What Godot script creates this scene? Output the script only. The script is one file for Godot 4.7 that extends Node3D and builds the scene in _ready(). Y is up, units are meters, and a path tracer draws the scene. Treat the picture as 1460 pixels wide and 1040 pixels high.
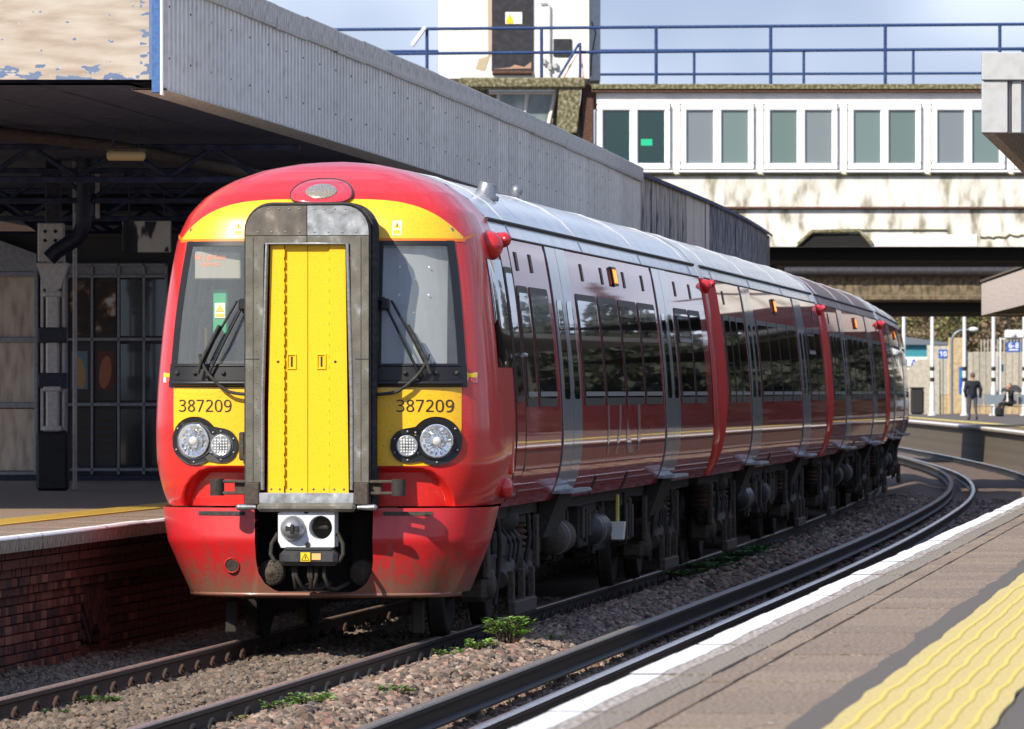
extends Node3D
# A red electric train standing at a station platform, seen through a long lens.

const EYE := 1.99
const PLAT := 0.915
var rng := RandomNumberGenerator.new()
var M := {}
var taken := {}
var txs := PackedFloat32Array()


class MB:
	var v := PackedVector3Array()
	var n := PackedVector3Array()
	var t := PackedVector2Array()
	var c := PackedColorArray()
	var ix := PackedInt32Array()
	var col = null

	func vert(p, nn, uv = Vector2.ZERO):
		v.append(p); n.append(nn); t.append(uv)
		c.append(col if col != null else Color.WHITE)

	func quad(a, b, cc, d):
		var nn = (cc - a).cross(d - b)
		if nn.length_squared() < 1e-20: nn = Vector3.UP
		nn = nn.normalized()
		var i = v.size()
		vert(a, nn, Vector2(0, 0)); vert(b, nn, Vector2(1, 0)); vert(cc, nn, Vector2(1, 1)); vert(d, nn, Vector2(0, 1))
		ix.append_array([i, i + 2, i + 1, i, i + 3, i + 2])

	func tri(a, b, cc):
		var nn = (b - a).cross(cc - a).normalized()
		var i = v.size()
		vert(a, nn); vert(b, nn); vert(cc, nn)
		ix.append_array([i, i + 2, i + 1])

	func qo(a, b, cc, d, ctr):
		if (cc - a).cross(d - b).dot((a + b + cc + d) * 0.25 - ctr) < 0: quad(d, cc, b, a)
		else: quad(a, b, cc, d)

	func to(a, b, cc, ctr):
		if (b - a).cross(cc - a).dot((a + b + cc) / 3.0 - ctr) < 0: tri(a, cc, b)
		else: tri(a, b, cc)

	# box with chamfered edges; r = 0 gives a plain box
	func box(ctr: Vector3, size: Vector3, r := 0.0, bs := Basis.IDENTITY):
		var h = size * 0.5
		r = minf(r, minf(h.x, minf(h.y, h.z)) * 0.9)
		if r <= 0.0:
			for k in 3:
				for s in [-1.0, 1.0]:
					var q = []
					for e in [[-1, -1], [1, -1], [1, 1], [-1, 1]]:
						var p = Vector3.ZERO
						p[k] = s * h[k]; p[(k + 1) % 3] = e[0] * h[(k + 1) % 3]; p[(k + 2) % 3] = e[1] * h[(k + 2) % 3]
						q.append(ctr + bs * p)
					qo(q[0], q[1], q[2], q[3], ctr)
			return
		var f = func(sx, sy, sz, k):
			var p = Vector3(sx * (h.x - r), sy * (h.y - r), sz * (h.z - r))
			p[k] = [sx, sy, sz][k] * h[k]
			return ctr + bs * p
		for k in 3:
			for s in [-1.0, 1.0]:
				var q = []
				for e in [[-1, -1], [1, -1], [1, 1], [-1, 1]]:
					var sg = [0.0, 0.0, 0.0]
					sg[k] = s; sg[(k + 1) % 3] = e[0]; sg[(k + 2) % 3] = e[1]
					q.append(f.call(sg[0], sg[1], sg[2], k))
				qo(q[0], q[1], q[2], q[3], ctr)
		for k in 3:
			var a = (k + 1) % 3
			var b = (k + 2) % 3
			for sa in [-1.0, 1.0]:
				for sb in [-1.0, 1.0]:
					var s0 = [0.0, 0.0, 0.0]
					var s1 = [0.0, 0.0, 0.0]
					s0[k] = -1.0; s1[k] = 1.0; s0[a] = sa; s1[a] = sa; s0[b] = sb; s1[b] = sb
					qo(f.call(s0[0], s0[1], s0[2], a), f.call(s1[0], s1[1], s1[2], a), f.call(s1[0], s1[1], s1[2], b), f.call(s0[0], s0[1], s0[2], b), ctr)
		for sx in [-1.0, 1.0]:
			for sy in [-1.0, 1.0]:
				for sz in [-1.0, 1.0]:
					to(f.call(sx, sy, sz, 0), f.call(sx, sy, sz, 1), f.call(sx, sy, sz, 2), ctr)

	# smooth sheet through rows of points
	func grid(rows, closed := false, uvs = null):
		var b = v.size()
		var R = rows.size()
		var C = rows[0].size()
		for r in R:
			for k in C:
				vert(rows[r][k], Vector3.ZERO, uvs[r][k] if uvs != null else Vector2(float(k) / maxf(1, C - 1), float(r) / maxf(1, R - 1)))
		for r in R - 1:
			for k in (C if closed else C - 1):
				var i0 = b + r * C + k
				var i1 = b + r * C + (k + 1) % C
				var i2 = i1 + C
				var i3 = i0 + C
				var fn = (v[i2] - v[i0]).cross(v[i3] - v[i1])
				n[i0] += fn; n[i1] += fn; n[i2] += fn; n[i3] += fn
				ix.append_array([i0, i2, i1, i0, i3, i2])
		for i in range(b, v.size()):
			n[i] = n[i].normalized() if n[i].length_squared() > 1e-24 else Vector3.UP

	# round bar along points; r may be a number or an array
	func tube(pts, r, sides := 8, caps := true):
		var rows = []
		var t0 = (pts[1] - pts[0]).normalized()
		var u = t0.cross(Vector3.UP if absf(t0.y) < 0.9 else Vector3.RIGHT).normalized()
		for i in pts.size():
			var tg = (pts[mini(i + 1, pts.size() - 1)] - pts[maxi(i - 1, 0)]).normalized()
			u = (u - tg * u.dot(tg)).normalized()
			var w = tg.cross(u)
			var rr = r[i] if r is Array else r
			var row = []
			for k in sides:
				var a = TAU * k / sides
				row.append(pts[i] + (u * cos(a) + w * sin(a)) * rr)
			rows.append(row)
		grid(rows, true)
		if caps:
			for e in [0, rows.size() - 1]:
				for k in sides:
					to(rows[e][k], rows[e][(k + 1) % sides], pts[e], pts[1] if e == 0 else pts[e - 1])

	func cyl(a, b, r0, r1 = -1.0, sides := 16, caps := true):
		tube([a, b], [r0, r0 if r1 < 0 else r1], sides, caps)

	# turned shape: profile of (radius, along axis)
	func lathe(o, axis, prof, sides := 20):
		axis = axis.normalized()
		var u = axis.cross(Vector3.UP if absf(axis.y) < 0.9 else Vector3.RIGHT).normalized()
		var w = axis.cross(u)
		var rows = []
		for p in prof:
			var row = []
			for k in sides:
				var a = TAU * k / sides
				row.append(o + axis * p.y + (u * cos(a) + w * sin(a)) * p.x)
			rows.append(row)
		grid(rows, true)

	# flat outline (x, y of the transform) given a depth along its z
	func prism(poly, xf: Transform3D, depth: float):
		var idx = Geometry2D.triangulate_polygon(poly)
		var mid = Vector2.ZERO
		for p in poly: mid += p / poly.size()
		var N = poly.size()
		for e in [0.0, depth]:
			for i in range(0, idx.size(), 3):
				to(xf * Vector3(poly[idx[i]].x, poly[idx[i]].y, e), xf * Vector3(poly[idx[i + 1]].x, poly[idx[i + 1]].y, e), xf * Vector3(poly[idx[i + 2]].x, poly[idx[i + 2]].y, e), xf * Vector3(mid.x, mid.y, depth * 0.5))
		var cw = Geometry2D.is_polygon_clockwise(poly)
		for i in N:
			var a = poly[i]
			var b = poly[(i + 1) % N]
			if cw:
				var s = a; a = b; b = s
			quad(xf * Vector3(a.x, a.y, 0), xf * Vector3(b.x, b.y, 0), xf * Vector3(b.x, b.y, depth), xf * Vector3(a.x, a.y, depth))

	func ball(ctr, rad: Vector3, bs := Basis.IDENTITY, rings := 8, segs := 12):
		var rows = []
		for r in rings + 1:
			var ph = PI * r / rings
			var row = []
			for s in segs:
				var th = TAU * s / segs
				row.append(ctr + bs * Vector3(rad.x * sin(ph) * cos(th), rad.y * cos(ph), rad.z * sin(ph) * sin(th)))
			rows.append(row)
		grid(rows, true)

	func mesh() -> ArrayMesh:
		var a = []
		a.resize(Mesh.ARRAY_MAX)
		a[Mesh.ARRAY_VERTEX] = v; a[Mesh.ARRAY_NORMAL] = n; a[Mesh.ARRAY_TEX_UV] = t; a[Mesh.ARRAY_INDEX] = ix
		if col != null: a[Mesh.ARRAY_COLOR] = c
		var m = ArrayMesh.new()
		if v.size(): m.add_surface_from_arrays(Mesh.PRIMITIVE_TRIANGLES, a)
		return m


# ---- naming and grouping
func numbered(called: String) -> String:
	var k = taken.get(called, -1) + 1
	taken[called] = k
	return called if k == 0 else "%s_%03d" % [called, k]

func part(parent: Node, called: String, g, material) -> MeshInstance3D:
	var o = MeshInstance3D.new()
	o.name = called
	o.mesh = g.mesh() if g is MB else g
	o.material_override = material
	parent.add_child(o, true)
	return o

func thing(called, label, category, at := Vector3.ZERO, turn := 0.0, group := "") -> Node3D:
	var o = Node3D.new()
	o.name = numbered(called)
	add_child(o)
	o.position = at
	o.rotation.y = turn
	o.set_meta("label", label)
	o.set_meta("category", category)
	if group: o.set_meta("group", group)
	return o

func single(called, g, material, label, category, group := "", at := Vector3.ZERO):
	var o = MeshInstance3D.new()
	o.name = numbered(called)
	o.mesh = g.mesh() if g is MB else g
	o.material_override = material
	add_child(o)
	o.position = at
	o.set_meta("label", label)
	o.set_meta("category", category)
	if group: o.set_meta("group", group)
	return o

func setting(called, g, material, label := "") -> Node3D:
	var o = MeshInstance3D.new() if g != null else Node3D.new()
	o.name = numbered(called)
	if g != null:
		o.mesh = g.mesh() if g is MB else g
		o.material_override = material
	add_child(o)
	o.set_meta("kind", "structure")
	if label: o.set_meta("label", label)
	return o


# ---- where the line runs: x of the near track's middle at a distance z from the lens, and points beside it
func lay_out():
	var k = [[0.0, 0.1225], [60.0, 0.1225], [105.0, 0.1], [135.0, 0.062], [160.0, 0.03], [200.0, 0.012], [2000.0, 0.012]]
	txs.resize(901)
	var at47 = 0.0
	var x = 0.0
	for i in 901:
		txs[i] = x
		var z = i * 0.5 + 0.25
		var s = 0.0
		for j in k.size() - 1:
			if z >= k[j][0]: s = lerpf(k[j][1], k[j + 1][1], clampf((z - k[j][0]) / (k[j + 1][0] - k[j][0]), 0, 1))
		x += s * 0.5
	at47 = txs[95]
	for i in 901: txs[i] += -1.6 - at47

func tx(z: float) -> float:
	var f = clampf(z * 2.0, 0, 899.99)
	return lerpf(txs[int(f)], txs[int(f) + 1], f - int(f))

func tdir(z: float) -> Vector3:
	return Vector3(tx(z + 0.5) - tx(z - 0.5), 0, -1).normalized()

func P(off: float, h: float, z: float) -> Vector3:
	return Vector3(tx(z) + off, h, -z)

func frame(off, h, z) -> Transform3D:
	var d = tdir(z)
	return Transform3D(Basis(Vector3.UP.cross(-d).normalized(), Vector3.UP, -d), P(off, h, z))

func zs(a: float, b: float, step: float) -> Array:
	var out = []
	var n = maxi(1, int(ceil((b - a) / step)))
	for i in n + 1: out.append(lerpf(a, b, float(i) / n))
	return out

# strip of an outline (off, h) carried along the line
func sweep(g: MB, prof, zl, closed := false):
	var N = prof.size()
	for i in (N if closed else N - 1):
		var a = prof[i]
		var b = prof[(i + 1) % N]
		var rows = []
		var uvs = []
		var la = 0.0
		for z in zl:
			rows.append([P(a.x, a.y, z), P(b.x, b.y, z)])
			uvs.append([Vector2(0, z), Vector2(a.distance_to(b), z)])
		g.grid(rows, false, uvs)

func cap(g: MB, prof, z, towards := 1.0):
	var poly = PackedVector2Array(prof)
	var idx = Geometry2D.triangulate_polygon(poly)
	for i in range(0, idx.size(), 3):
		var a = P(poly[idx[i]].x, poly[idx[i]].y, z)
		g.to(a, P(poly[idx[i + 1]].x, poly[idx[i + 1]].y, z), P(poly[idx[i + 2]].x, poly[idx[i + 2]].y, z), a + Vector3(0, 0, -towards))


# ---- materials
func c8(r, g, b) -> Color:
	return Color(r / 255.0, g / 255.0, b / 255.0)

func ntex(seed_: int, freq: float, ramp: Array, size := 512, octaves := 4, ridged := false, w := 0) -> NoiseTexture2D:
	var f = FastNoiseLite.new()
	f.seed = seed_
	f.noise_type = FastNoiseLite.TYPE_SIMPLEX_SMOOTH
	f.frequency = freq
	f.fractal_octaves = octaves
	f.fractal_type = FastNoiseLite.FRACTAL_RIDGED if ridged else FastNoiseLite.FRACTAL_FBM
	var x = NoiseTexture2D.new()
	x.width = w if w else size
	x.height = size
	x.seamless = true
	x.noise = f
	if ramp.size():
		var g = Gradient.new()
		var offs = PackedFloat32Array()
		var cols = PackedColorArray()
		for e in ramp:
			offs.append(e[0]); cols.append(e[1])
		g.offsets = offs
		g.colors = cols
		x.color_ramp = g
	return x

# plain or textured surface; tri = metres^-1 of the triplanar texture
func mat(color, rough := 0.6, metal := 0.0, tex = null, tri = 1.0, bump = null, bump_cm := 0.3) -> StandardMaterial3D:
	var m = StandardMaterial3D.new()
	m.albedo_color = color
	m.roughness = rough
	m.metallic = metal
	if tex: m.albedo_texture = tex
	if bump:
		m.heightmap_enabled = true
		m.heightmap_texture = bump
		m.heightmap_scale = bump_cm
	if tex or bump:
		m.uv1_triplanar = true
		m.uv1_scale = tri if tri is Vector3 else Vector3.ONE * tri
	return m

func coat(m, amount := 1.0, rough := 0.04):
	m.clearcoat_enabled = true
	m.clearcoat = amount
	m.clearcoat_roughness = rough
	return m

# grain of two tones round a colour
func mottled(color: Color, spread: float, seed_: int, freq := 0.02, octaves := 4) -> NoiseTexture2D:
	return ntex(seed_, freq, [[0.0, color.darkened(spread)], [0.4, color.darkened(spread * 0.3)], [0.6, color.lightened(spread * 0.15)], [1.0, color.lightened(spread * 0.5)]], 512, octaves)

func _ready():
	rng.seed = 387
	lay_out()
	view_and_light()
	make_materials()
	ground_and_tracks()
	near_platform()
	far_side_platform()
	sheeted_canopy()
	kiosk_and_column()
	footbridge()
	road_bridge()
	end_canopy()
	beyond()
	train()
	plants()
	people()


func view_and_light():
	var cam = Camera3D.new()
	cam.name = "camera"
	add_child(cam)
	cam.position = Vector3(0, EYE, 0)
	var lens = CameraAttributesPhysical.new()
	lens.frustum_near = 0.1
	lens.frustum_far = 4000.0
	lens.frustum_focal_length = 200.0
	lens.frustum_focus_distance = 47.9
	lens.exposure_aperture = 11.0
	cam.attributes = lens
	cam.projection = Camera3D.PROJECTION_FRUSTUM
	cam.near = 0.1
	cam.far = 4000.0
	cam.size = 2.0 * 0.1 * 520.0 / 8700.0
	cam.frustum_offset = Vector2(0, 0.1 * 38.0 / 8700.0)
	cam.current = true

	var env = Environment.new()
	env.background_mode = Environment.BG_SKY
	var sm = ProceduralSkyMaterial.new()
	sm.sky_top_color = Color(0.36, 0.50, 0.73)
	sm.sky_horizon_color = Color(0.68, 0.735, 0.82)
	sm.sky_curve = 0.22
	sm.ground_bottom_color = Color(0.16, 0.15, 0.14)
	sm.ground_horizon_color = Color(0.42, 0.44, 0.47)
	sm.sun_angle_max = 3.0
	sm.sky_cover = ntex(11, 0.022, [[0.0, Color(1, 1, 1, 0)], [0.32, Color(1, 1, 1, 0)], [0.46, Color(0.96, 0.95, 0.94, 0.14)], [0.58, Color(0.97, 0.96, 0.95, 0.32)], [1.0, Color(1, 1, 1, 0.5)]], 1024, 6, false, 2048)
	sm.energy_multiplier = 1.0
	var sky = Sky.new()
	sky.sky_material = sm
	env.sky = sky
	env.tonemap_mode = Environment.TONE_MAPPER_LINEAR
	env.tonemap_exposure = 1.3
	env.sdfgi_enabled = true
	env.ssao_enabled = true
	env.ssil_enabled = true
	var we = WorldEnvironment.new()
	we.name = "environment"
	we.environment = env
	add_child(we)

	var sun = DirectionalLight3D.new()
	sun.name = "sun"
	sun.light_energy = 1.55
	sun.light_angular_distance = 0.5
	sun.light_color = Color(1.0, 0.955, 0.885)
	sun.shadow_enabled = true
	add_child(sun)
	# the light travels away from the lens, to the right of the view, and down
	var az = deg_to_rad(37.0)
	var el = deg_to_rad(36.5)
	sun.look_at_from_position(Vector3.ZERO, Vector3(sin(az) * cos(el), -sin(el), -cos(az) * cos(el)), Vector3.UP)


func new_sheet_tex():
	M.sheet_tex = ntex(71, 0.02, [[0.0, c8(160, 150, 138)], [0.25, c8(186, 180, 172)], [0.5, c8(198, 194, 187)], [1.0, c8(208, 204, 198)]], 512, 5)
	return M.sheet_tex

func make_materials():
	var bumpy = ntex(5, 0.03, [], 512, 5)
	var fine = ntex(6, 0.15, [], 256, 3)
	M.fine = fine
	M.bumpy = bumpy
	M.red = coat(mat(Color.WHITE, 0.4, 0.0, ntex(21, 0.09, [[0.0, c8(96, 30, 24)], [0.16, c8(160, 34, 28)], [0.26, c8(200, 32, 28)], [0.7, c8(206, 34, 30)], [0.86, c8(208, 52, 44)], [1.0, c8(214, 92, 80)]], 512, 5), 0.7), 0.6, 0.09)
	M.side_red = coat(mat(Color.WHITE, 0.4, 0.0, mottled(c8(172, 14, 26), 0.08, 22, 0.01), 0.4, ntex(23, 0.004, [], 256, 2), 0.12), 0.85, 0.025)
	M.side_red.metallic_specular = 0.35
	M.end_red = coat(mat(c8(196, 26, 26), 0.4), 0.6, 0.08)
	M.end_matt = mat(c8(200, 30, 28), 0.6)
	M.end_matt.metallic_specular = 0.2
	M.yellow = coat(mat(Color.WHITE, 0.4, 0.0, ntex(24, 0.09, [[0.0, c8(120, 84, 10)], [0.15, c8(190, 136, 10)], [0.25, c8(238, 182, 18)], [0.8, c8(244, 192, 26)], [1.0, c8(248, 206, 70)]]), 0.8), 0.5, 0.1)
	M.door_yellow = mat(Color.WHITE, 0.45, 0.0, ntex(25, 0.12, [[0.0, c8(90, 62, 6)], [0.13, c8(170, 122, 4)], [0.2, c8(238, 188, 4)], [1.0, c8(242, 194, 6)]], 512, 3), 1.1)
	M.orange_line = mat(c8(236, 120, 16), 0.4)
	M.black_trim = mat(c8(24, 25, 27), 0.45)
	M.rubber = mat(Color.WHITE, 0.75, 0.0, mottled(c8(44, 44, 44), 0.3, 26, 0.03), 1.0)
	M.gang_left = mat(Color.WHITE, 0.6, 0.1, ntex(27, 0.008, [[0.0, c8(76, 72, 67)], [0.45, c8(96, 91, 84)], [0.6, c8(102, 97, 90)], [0.75, c8(116, 107, 97)], [1.0, c8(152, 148, 142)]]), Vector3(1.3, 0.9, 1.3))
	M.gang_right = mat(Color.WHITE, 0.55, 0.1, ntex(28, 0.008, [[0.0, c8(84, 82, 72)], [0.5, c8(102, 100, 90)], [0.7, c8(110, 109, 100)], [0.85, c8(138, 138, 134)], [1.0, c8(172, 174, 174)]]), Vector3(1.3, 0.9, 1.3))
	M.gang_bare = mat(Color.WHITE, 0.5, 0.2, ntex(29, 0.009, [[0.0, c8(112, 96, 82)], [0.3, c8(130, 134, 138)], [0.6, c8(150, 156, 162)], [0.8, c8(168, 172, 176)], [1.0, c8(206, 208, 208)]]), 1.6)
	M.steel = mat(Color.WHITE, 0.42, 0.7, mottled(c8(150, 152, 155), 0.2, 30, 0.03), 1.5)
	M.chrome = mat(c8(232, 234, 236), 0.12, 1.0)
	M.coupler_white = mat(Color.WHITE, 0.4, 0.0, mottled(c8(212, 216, 222), 0.12, 31, 0.04), 2.0)
	M.glass = mat(Color(0.9, 0.95, 0.97, 0.10), 0.03)
	M.glass.transparency = BaseMaterial3D.TRANSPARENCY_ALPHA
	M.side_glass = coat(mat(c8(10, 12, 14), 0.05), 1.0, 0.01)
	M.side_glass.metallic_specular = 0.6
	M.door_grey = coat(mat(Color.WHITE, 0.35, 0.15, mottled(c8(146, 150, 154), 0.08, 32, 0.02), 0.6), 0.8, 0.04)
	M.roof_grey = coat(mat(Color.WHITE, 0.35, 0.0, ntex(33, 0.012, [[0.0, c8(166, 170, 172)], [0.45, c8(202, 206, 208)], [0.6, c8(210, 214, 215)], [1.0, c8(224, 227, 228)]]), Vector3(0.8, 0.8, 0.25)), 0.6, 0.1)
	M.roof_brown = mat(Color.WHITE, 0.5, 0.1, ntex(34, 0.012, [[0.0, c8(92, 66, 58)], [0.5, c8(118, 84, 74)], [1.0, c8(140, 112, 100)]]), Vector3(0.8, 0.8, 0.25))
	M.under = mat(Color.WHITE, 0.85, 0.0, ntex(35, 0.03, [[0.0, c8(34, 31, 28)], [0.4, c8(44, 40, 36)], [0.6, c8(50, 45, 40)], [1.0, c8(68, 62, 55)]]), 1.2)
	M.under2 = mat(Color.WHITE, 0.8, 0.0, ntex(36, 0.03, [[0.0, c8(54, 47, 40)], [0.5, c8(70, 62, 54)], [1.0, c8(92, 83, 73)]]), 1.2)
	M.under_dark = mat(c8(46, 42, 38), 0.85)
	M.wheel = mat(Color.WHITE, 0.7, 0.1, mottled(c8(40, 35, 31), 0.3, 37, 0.04), 2.0)
	M.amber = mat(c8(255, 150, 20), 0.3)
	M.amber.emission_enabled = true
	M.amber.emission = c8(255, 140, 10)
	M.amber.emission_energy_multiplier = 1.6
	M.white_print = mat(c8(232, 232, 228), 0.5)
	M.sign_yellow = mat(c8(244, 204, 20), 0.5)
	M.ink = mat(c8(34, 34, 36), 0.5)
	M.ghost = coat(mat(c8(160, 128, 126), 0.4), 0.6, 0.05)
	# ground
	M.earth = mat(Color.WHITE, 0.95, 0.0, ntex(41, 0.02, [[0.0, c8(52, 46, 40)], [0.5, c8(84, 74, 64)], [1.0, c8(112, 100, 88)]], 512, 5), 0.35, bumpy, 2.0)
	M.ballast = mat(Color.WHITE, 0.95, 0.0, ntex(42, 0.06, [[0.0, c8(48, 42, 38)], [0.4, c8(94, 80, 70)], [0.6, c8(120, 104, 92)], [0.8, c8(138, 112, 100)], [1.0, c8(150, 140, 130)]], 512, 5), 0.9, bumpy, 3.0)
	M.stone = mat(Color.WHITE, 0.9, 0.0, mottled(c8(225, 218, 210), 0.25, 43, 0.05), 6.0)
	M.stone.vertex_color_use_as_albedo = true
	M.rail_head = mat(Color.WHITE, 0.42, 0.35, mottled(c8(150, 128, 116), 0.2, 44, 0.02), Vector3(3, 3, 0.4))
	M.rail_shine = mat(Color.WHITE, 0.24, 0.8, mottled(c8(190, 190, 190), 0.1, 45, 0.02), Vector3(3, 3, 0.4))
	M.rail_rust = mat(Color.WHITE, 0.85, 0.0, ntex(46, 0.03, [[0.0, c8(40, 28, 22)], [0.5, c8(68, 48, 36)], [1.0, c8(96, 70, 52)]]), 2.0)
	M.rail_dark = mat(Color.WHITE, 0.6, 0.2, ntex(47, 0.03, [[0.0, c8(22, 20, 19)], [0.5, c8(36, 33, 31)], [1.0, c8(56, 50, 45)]]), 2.0)
	M.rail_dull = mat(Color.WHITE, 0.55, 0.1, ntex(48, 0.03, [[0.0, c8(84, 76, 68)], [0.5, c8(112, 102, 92)], [1.0, c8(132, 122, 112)]]), Vector3(3, 3, 0.4))
	M.sleeper = mat(Color.WHITE, 0.95, 0.0, mottled(c8(96, 86, 74), 0.3, 49, 0.04), 1.5, fine, 0.5)
	# platforms
	M.paint_white = mat(Color.WHITE, 0.75, 0.0, ntex(51, 0.05, [[0.0, c8(150, 144, 136)], [0.18, c8(200, 196, 192)], [0.3, c8(232, 230, 230)], [1.0, c8(242, 242, 244)]], 512, 5), 1.3)
	M.paint_worn = mat(Color.WHITE, 0.85, 0.0, ntex(52, 0.05, [[0.0, c8(118, 104, 90)], [0.5, c8(138, 124, 108)], [0.56, c8(176, 168, 158)], [0.7, c8(212, 208, 202)], [1.0, c8(224, 222, 218)]], 512, 5), 1.1)
	M.slab = []
	for k in 4:
		var base = [c8(138, 119, 98), c8(132, 113, 93), c8(142, 123, 101), c8(128, 110, 91)][k]
		M.slab.append(mat(Color.WHITE, 0.9, 0.0, ntex(53 + k, 0.09, [[0.0, base.darkened(0.6)], [0.24, base.darkened(0.3)], [0.42, base.darkened(0.06)], [0.55, base], [0.7, base.lightened(0.13)], [0.82, base.lightened(0.3)], [1.0, c8(206, 198, 184)]], 512, 4), 0.9, fine, 0.3))
	M.asphalt = mat(Color.WHITE, 0.92, 0.0, ntex(57, 0.12, [[0.0, c8(66, 61, 56)], [0.5, c8(96, 89, 81)], [0.8, c8(112, 104, 95)], [1.0, c8(138, 128, 116)]], 512, 4), 1.5, fine, 0.4)
	M.tactile = mat(Color.WHITE, 0.75, 0.0, ntex(58, 0.06, [[0.0, c8(158, 138, 90)], [0.3, c8(190, 170, 106)], [0.6, c8(204, 184, 114)], [1.0, c8(218, 202, 136)]], 512, 5), 1.2)
	M.tactile_rib = mat(Color.WHITE, 0.6, 0.0, mottled(c8(226, 200, 84), 0.10, 59, 0.04), 1.5)
	M.coping_face = mat(Color.WHITE, 0.9, 0.0, ntex(60, 0.03, [[0.0, c8(58, 50, 42)], [0.35, c8(104, 94, 80)], [0.55, c8(138, 128, 112)], [0.8, c8(164, 156, 142)], [1.0, c8(188, 182, 170)]], 512, 5), Vector3(3.0, 0.6, 3.0))
	M.brick = []
	for k in 6:
		var b = [c8(104, 52, 38), c8(88, 44, 34), c8(122, 66, 48), c8(74, 40, 34), c8(54, 36, 32), c8(134, 84, 64)][k]
		M.brick.append(mat(Color.WHITE, 0.92, 0.0, mottled(b, 0.35, 61 + k, 0.05), 3.0, fine, 0.6))
	M.mortar = mat(c8(74, 64, 54), 0.95)
	# buildings
	M.sheets = []
	for k in 3: M.sheets.append(coat(mat(Color.WHITE.darkened(0.03 * k), 0.5, 0.1, M.sheet_tex if M.has("sheet_tex") else new_sheet_tex(), Vector3(1, 0.4, 1)), 0.3, 0.25))
	M.capping = mat(Color.WHITE, 0.8, 0.0, ntex(72, 0.02, [[0.0, c8(120, 114, 104)], [0.4, c8(172, 168, 160)], [0.7, c8(192, 188, 180)], [1.0, c8(206, 203, 196)]], 512, 5), Vector3(1.5, 0.7, 1.5))
	M.bolt = mat(c8(52, 50, 48), 0.6, 0.4)
	M.blue_paint = mat(Color.WHITE, 0.6, 0.0, mottled(c8(64, 104, 164), 0.12, 73, 0.03), 1.2)
	M.white_paint = mat(c8(224, 222, 214), 0.6)
	M.canopy_dark = mat(Color.WHITE, 0.9, 0.0, mottled(c8(50, 57, 84), 0.2, 74, 0.02), 0.5)
	M.girder = mat(Color.WHITE, 0.8, 0.0, mottled(c8(84, 76, 66), 0.2, 75, 0.03), 0.8)
	M.old_sheet = mat(Color.WHITE, 0.85, 0.0, ntex(76, 0.02, [[0.0, c8(24, 30, 60)], [0.28, c8(44, 48, 70)], [0.36, c8(140, 132, 120)], [0.6, c8(176, 166, 150)], [1.0, c8(198, 190, 174)]], 512, 5), Vector3(0.4, 0.14, 0.4))
	M.old_sheet_dark = mat(Color.WHITE, 0.85, 0.0, ntex(77, 0.02, [[0.0, c8(26, 32, 58)], [0.42, c8(56, 60, 80)], [0.54, c8(78, 80, 92)], [0.62, c8(140, 132, 120)], [1.0, c8(170, 160, 146)]], 512, 5), Vector3(0.4, 0.14, 0.4))
	M.column_paint = mat(Color.WHITE, 0.55, 0.0, mottled(c8(206, 202, 196), 0.10, 78, 0.03), 1.0)
	M.navy = mat(Color.WHITE, 0.5, 0.0, mottled(c8(26, 30, 50), 0.2, 79, 0.03), 1.0)
	M.black_tar = mat(Color.WHITE, 0.6, 0.0, mottled(c8(26, 26, 28), 0.3, 80, 0.05), 2.0, bumpy, 0.6)
	M.kiosk_frame = mat(Color.WHITE, 0.5, 0.2, mottled(c8(142, 146, 152), 0.12, 81, 0.03), 1.0)
	M.kiosk_panel = mat(Color.WHITE, 0.6, 0.0, ntex(82, 0.012, [[0.0, c8(150, 136, 120)], [0.5, c8(190, 178, 162)], [1.0, c8(208, 198, 184)]]), Vector3(1.2, 0.3, 1.2))
	M.kiosk_dark = mat(c8(46, 44, 44), 0.4)
	M.dim_glass = coat(mat(c8(30, 36, 38), 0.1), 1.0, 0.03)
	M.render_white = mat(Color.WHITE, 0.9, 0.0, ntex(83, 0.012, [[0.0, c8(112, 108, 90)], [0.22, c8(160, 156, 140)], [0.36, c8(200, 198, 188)], [0.54, c8(220, 219, 212)], [1.0, c8(232, 231, 227)]], 1024, 6), Vector3(0.2, 0.07, 0.2))
	M.render_clean = mat(Color.WHITE, 0.9, 0.0, mottled(c8(232, 231, 226), 0.05, 84, 0.02), 0.25)
	M.upvc = coat(mat(c8(238, 240, 242), 0.35), 0.4, 0.1)
	M.bridge_glass = []
	for k in 3: M.bridge_glass.append(coat(mat([c8(104, 124, 122), c8(96, 116, 112), c8(116, 126, 130)][k], 0.14, 0.0), 1.0, 0.02))
	M.bridge_glass_green = coat(mat(c8(8, 46, 42), 0.12, 0.0), 1.0, 0.02)
	M.drab = mat(Color.WHITE, 0.95, 0.0, ntex(99, 0.03, [[0.0, c8(40, 34, 30)], [0.5, c8(62, 52, 46)], [0.8, c8(78, 62, 54)], [1.0, c8(96, 84, 74)]], 512, 5), 0.9)
	M.plat_wall = mat(Color.WHITE, 0.9, 0.0, ntex(98, 0.02, [[0.0, c8(48, 42, 36)], [0.4, c8(82, 74, 62)], [0.7, c8(112, 102, 86)], [1.0, c8(140, 130, 112)]], 512, 5), Vector3(0.8, 0.3, 0.8))
	M.mossy = mat(Color.WHITE, 0.95, 0.0, ntex(85, 0.025, [[0.0, c8(58, 56, 40)], [0.35, c8(96, 92, 62)], [0.6, c8(122, 118, 92)], [0.8, c8(148, 142, 124)], [1.0, c8(172, 166, 150)]], 512, 5), 0.7, M.bumpy, 1.0)
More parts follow.
